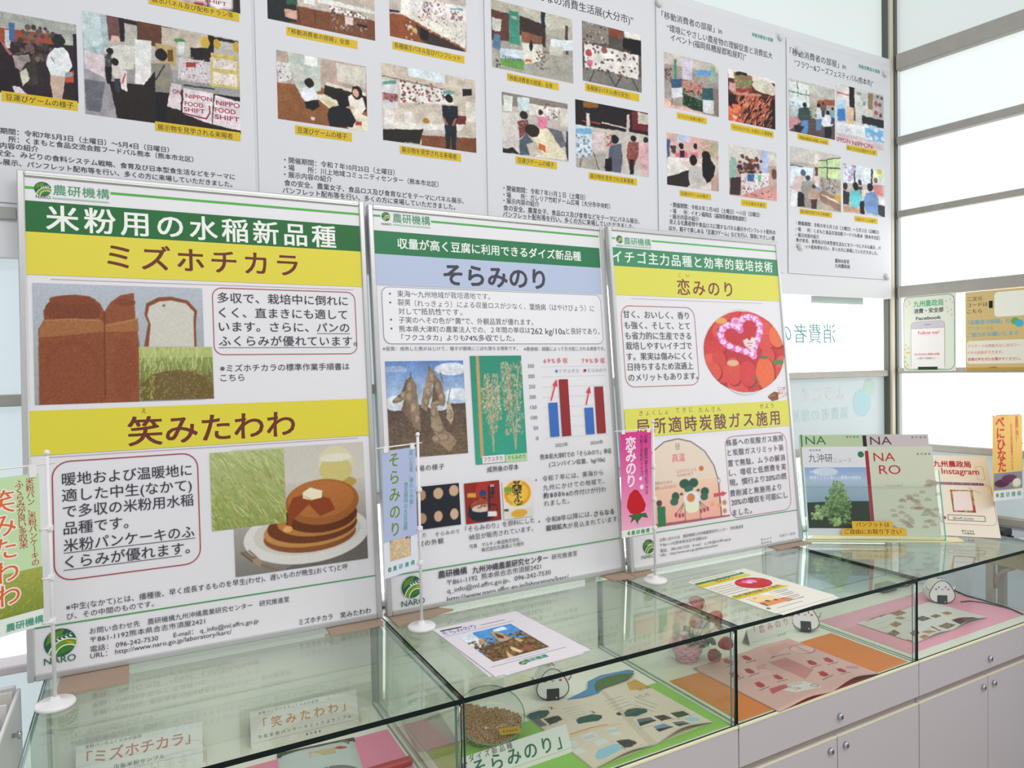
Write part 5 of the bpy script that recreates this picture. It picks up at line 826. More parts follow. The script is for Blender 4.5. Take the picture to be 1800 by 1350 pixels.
SHEETS['news_magazine'] = [
  ('T',25.7,286.1,37.2,6.7,'4a8a6a',1,'農研機構'),
  ('T',20.2,246.9,79.8,29.8,'5a5a64',0,'九沖研'),
  ('T',102.1,245.7,59.9,16.2,'a4a4ac',0,'ニュース'),
  ('D','2f7a44',194.3,274.0,10.5),
  ('I','tree_photograph',4.9,24.5,207.5,230.0,108,107,0,'g -76 -16 1064 284 8aa4d0 b4c4d8;g -86 238 1053 604 a8bccc 8aa4b8;e 337 76 203 70 c8d4e0;p 4 581 544 558 1016 554 1015 1056 -11 1056 1c3420;p 2 649 1036 604 1015 1056 -11 1056 24301c;p 458 444 508 444 516 1000 437 1000 3a3022;d 446 238 613 467 160 9 4a6a3a b4cc90;d 363 352 642 581 220 9 3f5f34 a8c484;d 304 490 704 672 260 9 3a5a30 9cbc74;d 131 626 339 808 130 9 5a7a40 b8d090;d 329 626 687 921 260 9 2f4f26 8fb064;d 63 740 246 853 70 9 6a8a4a c0d49c;d 395 831 522 955 50 8 7aa050 c4dc9c;p 9 1000 1000 1000 999 1011 9 1011 d8d8d8;n 10'),
  ('T',18.9,189.0,170.3,12.4,'e6ecf4',1,'地域とともに新しい農業の技術を'),
  ('T',20.4,210.2,29.6,9.5,'e6ecf4',0,'研究成果'),
  ('T',79.2,154.0,109.4,9.4,'9ab0c0',0,'特集\u3000九州の作物'),
]
SHEETS['corporate_magazine'] = [
  ('B','a02c34',-6.4,2.2,5.3,286.3),
  ('T',20.8,250.8,70.2,31.4,'b4343c',0,'NA'),
  ('T',35.2,206.8,69.8,33.1,'b4343c',0,'RO'),
  ('T',161.8,271.0,44.8,7.1,'6a8a7a',1,'農研機構'),
  ('W',64.5,14.0,227.5,190.3),
  ('O','c8c4b8',0.6,26.1,158.0,109.5,178.6,''),
  ('T',49.3,164.1,56.4,7.5,'c08a7a',0,'つながる研究'),
]
SHEETS['green_back_magazine'] = [
  ('B','2f7a4a',6.6,215.5,11.7,282.4),
  ('T',22.2,248.1,68.8,31.1,'2f7a4a',0,'NA'),
  ('T',158.4,269.4,42.4,7.3,'4a8a6a',1,'農研機構'),
]
SHEETS['grey_back_magazine'] = [
  ('B','2a2426',-1.5,214.3,11.1,277.8),
  ('T',22.6,245.6,70.7,30.8,'5a3a3a',0,'NA'),
  ('T',158.7,266.7,47.4,7.2,'6a8a7a',1,'農研機構'),
]
SHEETS['takeaway_label'] = [
  ('T',48.1,30.4,106.9,15.6,'5a4010',1,'パンフットは'),
  ('T',9.5,6.6,181.3,16.5,'5a4010',1,'ご自由にお取り下さい'),
]
SHEETS['photo_sharing_sign'] = [
  ('T',-0.9,252.9,117.3,23.9,'b8283c',3,'九州農政局'),
  ('T',22.0,227.0,115.5,23.6,'c02c40',2,'Instagram'),
  ('O','6a6a70',0.8,129.8,207.5,151.2,257.2,''),
  ('B','6a3a6c',-3.6,185.8,144.6,195.2),
  ('T',0.4,187.4,140.4,6.3,'d0c0d4',0,'九州農政局の魅力を写真でお届けします'),
  ('O','b8404c',0.9,-4.4,42.7,165.0,190.0,''),
  ('I','printed_frame',39.6,85.9,107.8,167.3,39,39,0,'p -344 -378 1483 -361 1193 1482 -699 1554 b03a34;d -219 -31 1195 1050 80 16 2f7a3a e8a050;p 112 75 884 49 878 897 56 935 e9d8d4;n 8'),
  ('L','6a6a64',1.2,[95.2,177.4,130.0,156.8]),
  ('O','2c2c34',1.6,21.4,55.7,131.3,74.4,''),
  ('L','2c2c34',1.2,[112.5,66.8,111.6,66.8]),
  ('T',35.9,60.1,61.4,9.0,'6a6070',0,'@maff_kyushu'),
  ('D','c83a3a',9.7,63.5,6.1),
  ('T',56.0,16.3,36.1,5.9,'4a4a50',1,'農林水産省'),
  ('T',56.1,7.1,36.7,6.4,'4a4a50',1,'九州農政局'),
]
SHEETS['sweet_potato_flag'] = [
  ('V',35.7,267.1,44.8,115.3,39.6,'d0403c',3,'べにひなた'),
  ('V',113.6,278.1,116.0,200.3,14.3,'c85040',1,'基腐病に強い！'),
  ('V',87.2,254.0,93.2,106.1,11.4,'c85040',1,'ホクホク系の良食味サツマイモ'),
  ('I','sweet_potato_photograph',7.0,36.3,139.5,93.2,48,28,0,'p -418 -210 1091 -77 1041 1166 -434 1072 8a8c94;e 278 618 257 234 5a2c44;e 533 385 270 235 6a3450;e 795 656 155 264 d8d0c0;e 806 623 116 199 e4e0cc;n 10'),
  ('B','e8e8ec',4.3,-0.4,145.1,33.6),
  ('G',22.3,18.4,6.6),
  ('T',35.3,8.9,98.1,17.1,'3f9a70',2,'農研機構'),
]
SHEETS['pancake_mix_card'] = [
  ('T',18.8,66.1,132.5,6.1,'5a5a5a',1,'米粉パンケーキのふくらみが抜群'),
  ('T',27.6,34.2,184.6,22.3,'c88a4a',2,'「笑みたわわ」'),
  ('T',170.9,66.3,8.7,4.4,'c88a4a',1,'え'),
  ('T',15.0,16.4,208.6,7.9,'5a5a60',1,'市販米粉パンケーキミックスサンプル'),
  ('L','8a8a88',0.5,[1.9,10.4,243.7,10.4]),
  ('T',118.3,1.5,33.2,4.3,'5a7a6a',2,'農研機構'),
]
SHEETS['bread_flour_card'] = [
  ('T',15.8,75.1,103.5,7.4,'5a5a5a',1,'米粉パンのふくらみが抜群'),
  ('T',19.0,44.1,192.8,25.0,'b8644a',2,'「ミズホチカラ」'),
  ('T',67.9,25.1,94.0,9.7,'5a5a60',1,'市販米粉サンプル'),
  ('L','8a8a88',0.5,[2.1,22.1,239.6,22.1]),
]
SHEETS['soybean_card'] = [
  ('T',18.6,44.4,101.4,12.5,'3a3a40',1,'ダイズ新品種'),
  ('T',1.4,13.9,234.1,31.6,'2f6a5c',2,'「そらみのり」'),
  ('L','8a8a88',0.5,[3.9,9.8,259.1,9.8]),
]
SHEETS['strawberry_card'] = [
  ('T',30.5,26.2,172.8,22.2,'b8706a',1,'「恋みのり」'),
  ('L','8a9a88',0.5,[4.6,8.7,218.2,8.7]),
  ('T',123.5,2.7,33.4,4.5,'5a8a7a',2,'農研機構'),
]
SHEETS['vegetable_booklet'] = [
  ('I','printed_page_pictures',2.0,2.0,349.1,277.1,253,195,0,'p 69 -1795 2510 268 585 2130 -946 887 e0d4c0;p 689 -169 711 -151 504 1025 438 1016 d2c5b0;p 897 49 1034 22 1030 267 836 188 d0a458;p -16 66 40 30 114 37 166 80 156 126 103 165 49 162 -30 125 2a554c;p 242 363 289 344 386 353 436 404 414 446 363 474 319 462 225 428 2a554c;p 583 480 626 461 693 487 740 555 712 598 620 593 561 537 2a554c;p -32 130 55 150 53 286 -66 265 6a6a64;d -71 114 88 313 24 5 3a3a34 b0aaa0;p 76 177 180 207 178 287 71 291 2c2c28;d 56 158 196 326 24 5 8a8070 c8b8a0;p 594 630 682 679 676 757 556 728 5f7078;p 578 675 684 739 676 757 556 728 2c3830;p 706 688 780 714 791 804 702 788 3a3428;d 676 685 811 821 20 5 a04a3a 8a8a50;p 839 710 943 731 942 813 829 815 3a4a26;d 798 692 959 854 26 5 5f7a38 2a3420;p 613 805 690 835 692 936 598 901 7a94b0;p 603 850 701 921 692 936 598 901 2c3838;p 735 866 816 892 818 974 727 965 6a7480;p 726 908 821 970 818 974 727 965 2a3028;p 291 820 375 843 398 902 387 929 316 960 278 944 3a3a34;d 255 811 402 969 24 6 5a6a90 6a5040;p 81 883 136 827 272 849 263 946 112 950 73 927 98ccdc;e 898 899 51 45 a0d0de;p 155 583 241 590 239 684 142 673 dce2e0;p 179 713 251 731 244 796 160 788 dce2e0;p 8 707 70 714 81 796 1 775 dce2e0;p 343 609 407 622 390 745 319 734 dce2e0;p 49 590 97 599 79 676 31 667 dce2e0;l 107 512 387 562 15 d8904a;l 83 540 478 603 7 dcb080;p -31 875 5 890 -14 944 -46 932 8ab85a;p -51 831 -16 837 -25 875 -55 861 8a7060;l 254 153 381 176 5 8a8680;l 248 199 374 223 5 8a8680;l 242 245 367 269 4 8a8680;l 237 290 361 314 4 8a8680;l 231 334 354 359 5 8a8680;l 571 227 729 249 5 8a8680;l 563 282 721 305 5 8a8680;l 556 336 712 360 5 8a8680;l 549 390 704 414 5 8a8680;l 542 442 695 467 5 8a8680;l 535 494 687 519 5 8a8680;l 798 338 850 535 7 8a8680;l 750 383 802 578 8 8a8680;l 703 428 756 620 7 8a8680;l 580 584 673 626 5 8a8680;l 529 746 619 787 4 8a8680;l 762 821 871 863 4 8a8680;l 156 616 227 636 4 8a8680;l 153 638 224 659 5 8a8680;l 332 649 404 670 4 8a8680;l 328 672 401 693 4 8a8680;n 7'),
  ('T',312.4,208.1,37.6,17.8,'3a3a3a',1,'なぜ、いま'),
  ('T',276.6,176.2,45.6,18.6,'3a3a3a',1,'オーガニック？'),
  ('T',64.1,252.1,12.5,14.1,'3a3a3a',1,'2'),
  ('T',137.5,181.5,10.6,13.2,'3a3a3a',1,'3'),
  ('T',186.1,142.6,11.0,12.8,'3a3a3a',1,'1'),
]
SHEETS['strawberry_booklet'] = [
  ('I','printed_page_pictures',2.0,2.0,392.7,286.9,219,211,0,'p 749 -968 2170 284 580 1589 -458 704 dcb4ac;p 240 173 456 133 385 511 199 473 e4bfb8;p 513 297 673 322 665 648 509 721 cc8c8c;p 976 -12 1050 52 1017 382 945 416 912 140 e0a8a8;p 662 73 923 47 912 140 618 227 d8a49c;e 908 263 104 108 6a5a60;e 908 263 101 99 e2bcb4;l 627 246 757 289 7 5a5058;l 587 247 635 242 13 4a4450;p 386 298 487 297 416 390 342 369 dc9c9c;p 904 746 993 801 944 846 872 794 c8949c;p 439 60 476 61 471 135 447 176 413 165 408 119 b83444;e 436 65 7 12 4a6a44;l 367 198 473 199 12 5a6070;p 274 299 309 301 305 369 284 407 251 395 245 353 b83444;e 271 304 7 11 4a6a44;l 209 425 308 428 11 5a6070;p 365 525 399 527 395 592 373 627 341 616 336 575 b83444;e 363 529 6 10 4a6a44;l 299 643 398 649 10 5a6070;p 174 541 207 544 205 607 184 641 153 630 148 591 b83444;e 172 545 6 10 4a6a44;l 114 657 208 662 9 5a6070;p 748 489 785 492 778 560 752 597 717 585 714 543 b83444;e 745 494 7 11 4a6a44;l 670 614 777 619 10 5a6070;p 900 518 938 521 929 589 902 627 867 615 864 572 b83444;e 897 523 7 11 4a6a44;l 818 643 927 649 11 5a6070;p 654 712 690 716 683 779 659 813 626 801 623 761 b83444;e 652 716 6 10 4a6a44;l 582 827 684 834 10 5a6070;p 803 756 840 760 832 823 806 858 773 845 770 806 b83444;e 801 760 6 11 4a6a44;l 727 871 831 879 10 5a6070;p 270 30 306 31 303 104 280 145 247 134 241 89 b83444;e 268 35 7 12 4a6a44;l 203 167 306 167 11 5a6070;p 145 273 180 275 178 343 157 380 125 369 119 327 b83444;e 143 278 7 11 4a6a44;l 84 399 182 402 10 5a6070;l 906 186 916 235 8 b84a60;l 906 236 916 284 8 b84a60;l 906 285 916 333 8 b84a60;l 906 334 916 381 8 b84a60;l 865 250 881 278 5 b84a60;l 873 281 888 309 5 b84a60;l 880 312 896 339 5 b84a60;l 888 343 903 370 5 b84a60;p 215 721 474 740 507 896 274 883 e0dfd8;l 229 742 444 763 11 8aa4b0;d 290 781 361 850 20 8 c84a5a e0a0a8;e 477 850 31 31 7a6a74;e 477 850 26 23 d8ccc8;p 180 691 318 714 297 772 142 770 c45a64;n 8'),
]
SHEETS['food_booklet'] = [
  ('I','printed_page_pictures',2.0,2.0,395.5,188.4,163,134,0,'p 952 -1819 2941 911 36 3249 -1275 1539 dad8d0;p 139 -122 1101 -165 1093 31 97 51 d0a0a8;p 432 -15 569 -27 558 154 422 164 8a6a50;e 495 70 34 56 b0a088;e 495 70 26 41 8a6a50;d 421 -29 570 167 14 5 c8a070 5a3a2c;p 172 -136 292 -155 280 8 162 25 6a4a44;e 226 -64 29 54 b0a088;e 226 -64 22 39 6a4a44;d 163 -152 292 24 14 5 c8a070 5a3a2c;p 307 -104 432 -156 394 12 271 61 7a6048;e 351 -46 23 63 b0a088;e 351 -46 18 48 7a6048;d 285 -136 418 43 14 5 c8a070 5a3a2c;p 478 379 591 390 595 536 482 523 4a4a34;e 536 457 32 39 b0a088;e 536 457 25 28 4a4a34;d 474 376 598 536 14 5 c8a070 5a3a2c;p 630 478 710 480 706 581 627 579 6a4a30;e 668 529 21 28 b0a088;e 668 529 16 22 6a4a30;d 624 473 712 584 14 5 c8a070 5a3a2c;p 776 496 868 487 853 600 762 609 9a7040;e 815 548 20 36 b0a088;e 815 548 16 25 9a7040;d 765 486 864 609 14 5 c8a070 5a3a2c;p 472 786 593 795 591 945 471 936 7a6040;e 531 866 33 40 b0a088;e 531 866 25 30 7a6040;d 465 783 598 948 14 5 c8a070 5a3a2c;p 355 197 436 200 437 307 357 303 a88058;e 396 252 23 28 b0a088;e 396 252 17 23 a88058;d 352 193 441 310 14 5 c8a070 5a3a2c;p 11 532 119 498 91 640 -15 672 6a5440;e 51 586 22 51 b0a088;e 51 586 17 38 6a5440;d -7 509 109 661 14 5 c8a070 5a3a2c;p 219 820 309 846 325 961 235 934 c07a3c;e 272 891 29 24 b0a088;e 272 891 22 19 c07a3c;d 221 825 322 955 14 5 c8a070 5a3a2c;p 141 733 235 700 206 819 114 850 7a4850;e 174 776 17 44 b0a088;e 174 776 13 32 7a4850;d 125 712 223 839 14 5 c8a070 5a3a2c;p 186 338 285 315 266 446 168 467 8a6a50;e 226 392 22 43 b0a088;e 226 392 17 33 8a6a50;d 173 321 280 462 14 5 c8a070 5a3a2c;p -54 848 22 851 21 949 -54 946 b8604c;e -16 899 20 28 b0a088;e -16 899 15 21 b8604c;d -58 845 25 952 14 5 c8a070 5a3a2c;p 122 909 192 902 183 991 113 998 c87a44;e 152 950 17 29 b0a088;e 152 950 13 22 c87a44;d 114 901 190 998 14 5 c8a070 5a3a2c;p 277 -297 357 -313 347 -203 267 -188 9a7a60;e 312 -250 19 38 b0a088;e 312 -250 15 28 9a7a60;d 269 -310 356 -190 14 5 c8a070 5a3a2c;p 667 788 781 809 886 909 875 1010 615 994 628 930 5a2c3a;e 756 935 41 40 8a4a5a;l 424 738 365 964 26 5a2a2a;l 333 368 434 400 9 8a8680;l 328 584 427 616 8 8a8680;l 323 792 420 826 8 8a8680;l 397 1047 538 1079 8 8a8680;l 297 1067 436 1099 7 8a8680;l 199 1087 335 1118 7 8a8680;l 123 198 236 227 9 8a8680;l 35 354 146 383 8 8a8680;l -50 504 58 533 7 8a8680;p 837 1043 833 1205 726 1223 731 1123 c8a060;n 7'),
]
SHEETS['mirrored_window_text'] = [
  ('M',2549.6,673.7,-71.4,72.8,'6fa6a6','消費者の部屋'),
]
# ------------------------------------------------------------------ the room
ZC = -.235            # floor of the showcases; z = 0 is the glass counter top
WA = -.009964; RA = -.144327
WALL = Frame((0, .6, 0), (math.cos(WA), math.sin(WA), 0), (0, 0, 1))       # back wall: across, up, towards the room
cx0 = 2.865; cp = WALL.pt(cx0, 0)
RW = Frame(cp, (-math.sin(RA), -math.cos(RA), 0), (0, 0, 1))               # window wall on the right
FLOORM = mat('floor_tiles', 'a9a49c', .35, noise=.08, nscale=6)
b = MB(); b.box(-3, 4.2, -4, 1.2, -.93, -.87); struct(b.build('floor', FLOORM))
b = MB(WALL)
b.box(-1.6, cx0-.022, .85, 1.797, -.03, -.003); struct(b.build('wall_back', BOARD))
b = MB(WALL); b.box(-1.6, -.03, .928, .952, -.004, .004); struct(b.build('trim_1', mat('grey_rail', 'a3a69f', .5)))
b = MB(WALL); b.box(-1.6, cx0, -.87, -.005, -.06, -.022); struct(b.build('wall_back_low', WALLP))
b = MB(WALL); b.box(-1.6, cx0, -.005, .012, -.06, .03, .003); struct(b.build('trim_2', WHITE))
wn = struct(empty('window_1', WALL.pt(1.4, 0)))
P_HI = pane_mat('frosted_pane_bright', 'ffffff', WINDOW); P_MID = pane_mat('frosted_pane_left', 'dbe9ee', .62); P_LOW = pane_mat('frosted_pane_low', 'c6d8dc', .43, .08); P_TOP = pane_mat('frosted_pane_top', 'dfe9e6', .62)
P_LL = pane_mat('frosted_pane_low_left', 'f2f8fa', 1.15)
mull = [-.86, .675, 1.40, cx0-.015]
def panes(zs, mats_):
    for (z0, z1), mm in zip(zs, mats_):
        for j, (a, c) in enumerate(((-1.6, mull[0]), (mull[0], mull[1]), (mull[1], mull[2]), (mull[2], mull[3]))):
            q = MB(WALL); q.box(a+.01, c-.01, z0, z1, -.040, -.034); q.build('pane', mm[j], wn)
panes(((.566, .852), (.28, .541), (.01, .252), (1.80, 2.5)), ((P_MID, P_MID, P_MID, P_HI), (P_MID, P_MID, P_LOW, P_LOW), (P_LL, P_LL, P_HI, P_HI), (P_TOP,)*4))
P_GLOW = pane_mat('low_wall_glow', 'c4ccd8', .40)  # emission for the sheets added to brighten the low walls
q = MB(WALL); q.box(-1.6, -.01, -.86, -.012, -.012, -.006); q.build('pane', P_MID, wn)  # glowing sheet added over the low wall at left to lighten it
q = MB(WALL); q.box(2.3, cx0-.03, -.86, -.012, -.012, -.006); q.build('pane', P_GLOW, wn)  # added glow in front of the low back wall at right
for z0, z1 in ((.541, .566), (.252, .28)):
    q = MB(WALL); q.box(-1.6, cx0-.01, z0, z1, -.045, -.015, .002); q.build('transom', ALU2, wn)
for x in mull[:-1]:
    q = MB(WALL); q.box(x-.02, x+.02, .0, 2.5, -.046, -.031, .002); q.build('mullion', ALU2, wn)
q = MB(WALL); q.box(cx0-.020, cx0+.0, -.02, 2.6, -.045, -.002, .002); q.build('mullion', BEIGE, wn)
q = MB(WALL); q.box(cx0-.027, cx0-.020, -.02, 2.6, -.045, -.012, .001); q.build('mullion', ALU3, wn)
q = MB(WALL); q.box(cx0-.0, cx0+.016, -.02, 2.6, -.045, .004, .002); q.build('mullion', ALU3, wn)
q = MB(WALL); q.box(1.46, 1.50, .02, .25, -.05, -.045); q.build('mullion', ALU2, wn)
# lettering stuck on the outside of the glass, seen from behind
PLANES['mirrored_window_text'] = (tuple(WALL.pt(0, 0, -.0335)), tuple(WALL.U), (0, 0, 1), 1, 1)
print_sheet('mirrored_window_text', wn)
q = MB(WALL); q.box(2.41, 2.71, .825, .852, -.034, -.0325); q.build('blind_strip', mat('pale_strip', 'c3d0cc', .6), wn)
fr = Frame(WALL.pt(0, 0, -.0336), WALL.U, WALL.V); ik = Ink(fr)
for i, (t, x, z, sz, col) in enumerate((('ようこそ', 2.60, .46, .06, 'd2d2d4'), ('消費者の部屋', 2.62, .385, .05, 'bccfd4'))):
    for j, ch in enumerate(t):
        co, li, lt = glyphs(ch, 2); q = co*sz; q[:, 0] = -q[:, 0]; ik.add(q+np.array([x-.0-j*sz*1.1, z]), li, lt, hexc(col), .0001, 2)
ik.poly(circle(2.70, .44, .055), hexc('b4d4de'), .0002); ik.poly(circle(2.745, .50, .035), hexc('bcd6ca'), .0003)
ik.build('faint_window_sticker', wn, INK)
wr = struct(empty('window_2', RW.pt(1, 0)))
for z0, z1, mm in ((1.82, 2.5, P_TOP), (1.488, 1.752, pane_mat('frosted_pane_upper', 'eef6f6', .80)), (1.198, 1.46, pane_mat('frosted_pane_middle', 'f2f9fb', 1.02)), (.90, 1.172, P_HI), (.574, .852, P_HI), (.277, .552, P_HI), (.03, .25, P_LOW)):
    q = MB(RW); q.box(.012, 2.4, z0, z1, -.030, -.024); q.build('pane', mm, wr)
for z0, z1 in ((1.752, 1.815), (1.460, 1.490), (1.172, 1.198), (.853, .899), (.552, .574), (.250, .277), (.0, .03)):
    q = MB(RW); q.box(.008, 2.4, z0, z1, -.034, .006, .003); q.build('transom', ALU2, wr)
q = MB(RW); q.box(.012, 2.4, -.86, -.012, -.008, -.002); q.build('pane', P_GLOW, wr)  # glowing sheet added to brighten the lower right wall
q = MB(RW); q.box(2.4, 2.44, -.1, 2.5, -.034, .006, .003); q.build('mullion', ALU2, wr)
b = MB(RW); b.box(.0, 2.44, -.87, 0, -.04, -.012); struct(b.build('wall_right', WALLP))
# ------------------------------------------------------------------ the row of glass showcases
PU = .6900; DEPTH = .548
GRP = 'glass topped showcases in the counter row'
labs = ['first glass showcase, under the rice flour panel at the left end', 'second glass showcase, holding the dish of soybeans and green paper', 'third glass showcase, holding orange paper and the pink strawberry booklet', 'fourth glass showcase, at the right end with pink paper inside']
for i in range(4):
    X0 = i*PU+.0015; X1 = (i+1)*PU-.0015; e = tag(empty('glass_showcase', ((X0+X1)/2, DEPTH/2, -.87)), labs[i], 'showcase', GRP)
    c = MB(); c.box(X0, X1, .012, DEPTH, -.80, ZC-.012); c.build('cabinet_body', WHITE, e)
    c = MB(); c.box(X0+.02, X1-.02, .05, DEPTH-.02, -.87, -.80); c.build('plinth', DARK, e)
    c = MB(); c.box(X0, X1, .0, DEPTH, ZC-.012, ZC); c.build('display_floor', CASEW, e)
    c = MB(); c.box(X0, X1, -.0025, .003, ZC-.0035, ZC+.001); c.build('edging_strip', CREAM, e)
    c = MB(); c.box(X0, X1, -.001, .012, ZC-.097, ZC-.004, .0008); fp = c.build('drawer_front', WHITE, e)
    def lock(x, z, par):
        k = MB(); ax = Frame((0, 0, 0), (1, 0, 0), (0, 0, 1)); k.mat(CHROME); k.lathe([(.0085, 0), (.0085, .006), (.0070, .008), (.0, .0082)], 20, (x, -.001, z), ax); k.mat(DARK); k.box(x-.0012, x+.0012, -.0100, -.0090, z-.004, z+.004); k.build('lock', None, par)
    xm = (X0+X1)/2; lock(xm+.008, ZC-.066, fp)
    c = MB(); c.box(X0, X1, .010, .016, ZC-.116, ZC-.097); c.build('recess_strip', GREYP, e)
    for s_, a, d in ((-1, X0, xm-.001), (1, xm+.001, X1)):
        c = MB(); c.box(a+.0006, d-.0006, -.001, .012, -.79, ZC-.1165, .0008); dr = c.build('door', WHITE, e); lock(xm+s_*.029, ZC-.145, dr)
        c = MB(); c.box(a, d, -.0016, .004, ZC-.1175, ZC-.116); c.build('edging_strip', CREAM, e)
    c = MB(); c.slab(X0, X1, -.002, DEPTH+.002, -.0098, 0, GL_TOP, EDGE); c.build('glass_top', None, e)
    c = MB(); c.slab(X0+.0015, X1-.0015, .003, .009, ZC+.0005, -.0102, GL, EDGE); c.build('front_glass', None, e)
    c = MB(); c.slab(X0+.001, X0+.006, .010, DEPTH, ZC+.0005, -.0102, GL, EDGE_LT); c.build('side_glass', None, e)
    c = MB(); c.slab(X1-.012, X1-.007, .010, DEPTH, ZC+.0005, -.0102, GL, EDGE_LT); c.build('side_glass', None, e)
    if i < 3: c = MB(); c.box(X0+.006, X1-.012, DEPTH-.012, DEPTH-.006, ZC+.0005, -.0102); c.build('back_panel', mat('case_back', 'dfe4d6', .5), e)
    else: c = MB(); c.slab(X0+.006, X1-.012, DEPTH-.012, DEPTH-.006, ZC+.0005, -.0102, GL, EDGE_LT); c.build('back_glass', None, e)
    if i < 3: c = MB(); c.tube([(X1-.0038, .006, ZC), (X1-.0038, .006, -.0102)], .0014, 8); c.build('joint_strip', CHROME, e)
# felt pads between the panels and the glass
def pad(pts, label):
    c = MB(); c.prism(pts, .0001, .0036); tag(c.build('felt_pad', FELT), label, 'pad', 'brown felt pads under the panels')
pad([(.03, .392), (.150, .392), (.150, .50), (.03, .50)], 'brown felt pad under the left corner of the rice flour panel')
pad([(.552, .426), (.676, .426), (.688, .50), (.555, .50)], 'brown felt pad under the right corner of the rice flour panel')
pad([(.703, .396), (.86, .434), (.80, .50), (.701, .50)], 'brown felt pad under the left corner of the soybean panel')
pad([(1.34, .418), (1.396, .402), (1.409, .404), (1.409, .49), (1.33, .49)], 'brown felt pad under the right corner of the soybean panel')
pad([(1.412, .408), (1.486, .42), (1.50, .48), (1.412, .48)], 'brown felt pad under the left corner of the strawberry panel')
pad([(1.98, .40), (2.14, .40), (2.14, .46), (1.98, .46)], 'brown felt pad under the right corner of the strawberry panel')
# ------------------------------------------------------------------ the three framed panels
def panel(name, key, label):
    O, U, V, w_, h_ = PLANES[key]; fr = Frame(O, U, V); e = tag(empty(name, fr.pt(w_/2, 0, -.01)), label, 'panel', 'framed display panels leaning on the wall')
    c = MB(fr); c.box(.004, w_-.004, .004, h_-.004, -.014, -.0005); c.build('backing_board', PANELP, e)
    T = .013
    for a, b_, lo, hi in ((0, T, 0, h_), (w_-T, w_, 0, h_), (T, w_-T, 0, T), (T, w_-T, h_-T, h_)):
        c = MB(fr); c.box(a, b_, lo, hi, -.018, .004, .002)
        if b_-a > .1: c.box(a, b_, (lo+hi)/2-.001, (lo+hi)/2+.001, .004, .0048)
        c.build('frame_rail', ALU, e)
    print_sheet(key, e, GLOSS_INK); return e
panel('display_panel', 'rice_panel', 'large aluminium framed panel on rice flour varieties with bread and pancakes, leftmost')
panel('display_panel', 'soybean_panel', 'aluminium framed panel on a new soybean variety with bar chart, middle one')
panel('display_panel', 'strawberry_panel', 'aluminium framed panel on strawberry growing with round photo of red strawberries')
# ------------------------------------------------------------------ posters on the wall
def poster(key, label):
    O, U, V, w_, h_ = PLANES[key]; fr = Frame(O, U, V); ww = w_; N = 18
    c = MB(fr); V_ = []; F_ = []
    for j in range(2):
        for i in range(N+1): V_.append((ww*i/N, h_*j, 0)); 
    for i in range(N): F_.append([i, i+1, N+2+i, N+1+i])
    for i in range(N+1): V_.append((ww*i/N, 0, -.0006))
    for i in range(N): F_.append([2*N+2+i, 2*N+3+i, i+1, i])
    c.add(V_, F_); o = c.build('wall_poster', PAPER); tag(o, label, 'poster', 'event report posters pinned on the back wall'); print_sheet(key, o); return o
poster('games_poster', 'event poster with a person in a white shirt and dark hat in a crowd, leftmost')
poster('community_poster', 'event poster of a community hall, people at a table and a person in black')
poster('arcade_poster', 'event poster with green banner in a shopping arcade, middle of the five')
poster('supermarket_poster', 'event poster with a photo of carrots, behind the strawberry panel')
poster('festival_poster', 'event poster with four crowded festival photos, rightmost beside the window')
for x, z, l in ((1.673, 1.752, 'top left corner of the carrot photo poster'), (2.219, 1.756, 'top right corner of the carrot photo poster'), (2.310, 1.728, 'top left corner of the festival poster'), (2.803, 1.731, 'top right corner of the festival poster'), (2.312, 1.022, 'bottom left part of the festival poster'), (2.805, .937, 'bottom right corner of the festival poster')):
    c = MB(WALL); fr = Frame(WALL.pt(x, z, .0012), WALL.U, WALL.V); c = MB(); c.lathe([(.0115, 0), (.0125, .003), (.0115, .008), (.008, .0105), (0, .011)], 20, fr.O, fr); tag(c.build('round_magnet', mat('magnet_white', 'd6d6d0', .3)), 'round white magnet at the '+l, 'magnet', 'round magnets holding the posters')
# signs on the right window
for key, nm, label, bc in (('social_media_sign', 'social_media_sign', 'green bordered paper sign with a phone outline on the right window', 'd9dece'), ('survey_sign', 'survey_sign', 'tan and white survey sign on the right window, at the frame edge', 'd2b87a')):
    O, U, V, w_, h_ = PLANES[key]; O2 = Vector(O)+Frame(O, U, V).N*.0085; PLANES[key] = (tuple(O2), U, V, w_, h_); fr = Frame(O2, U, V); c = MB(fr); c.box(0, w_, 0, h_, -.0015, 0)
    o = tag(c.build(nm, mat(nm+'_paper', bc, .6)), label, 'sign'); print_sheet(key, o)
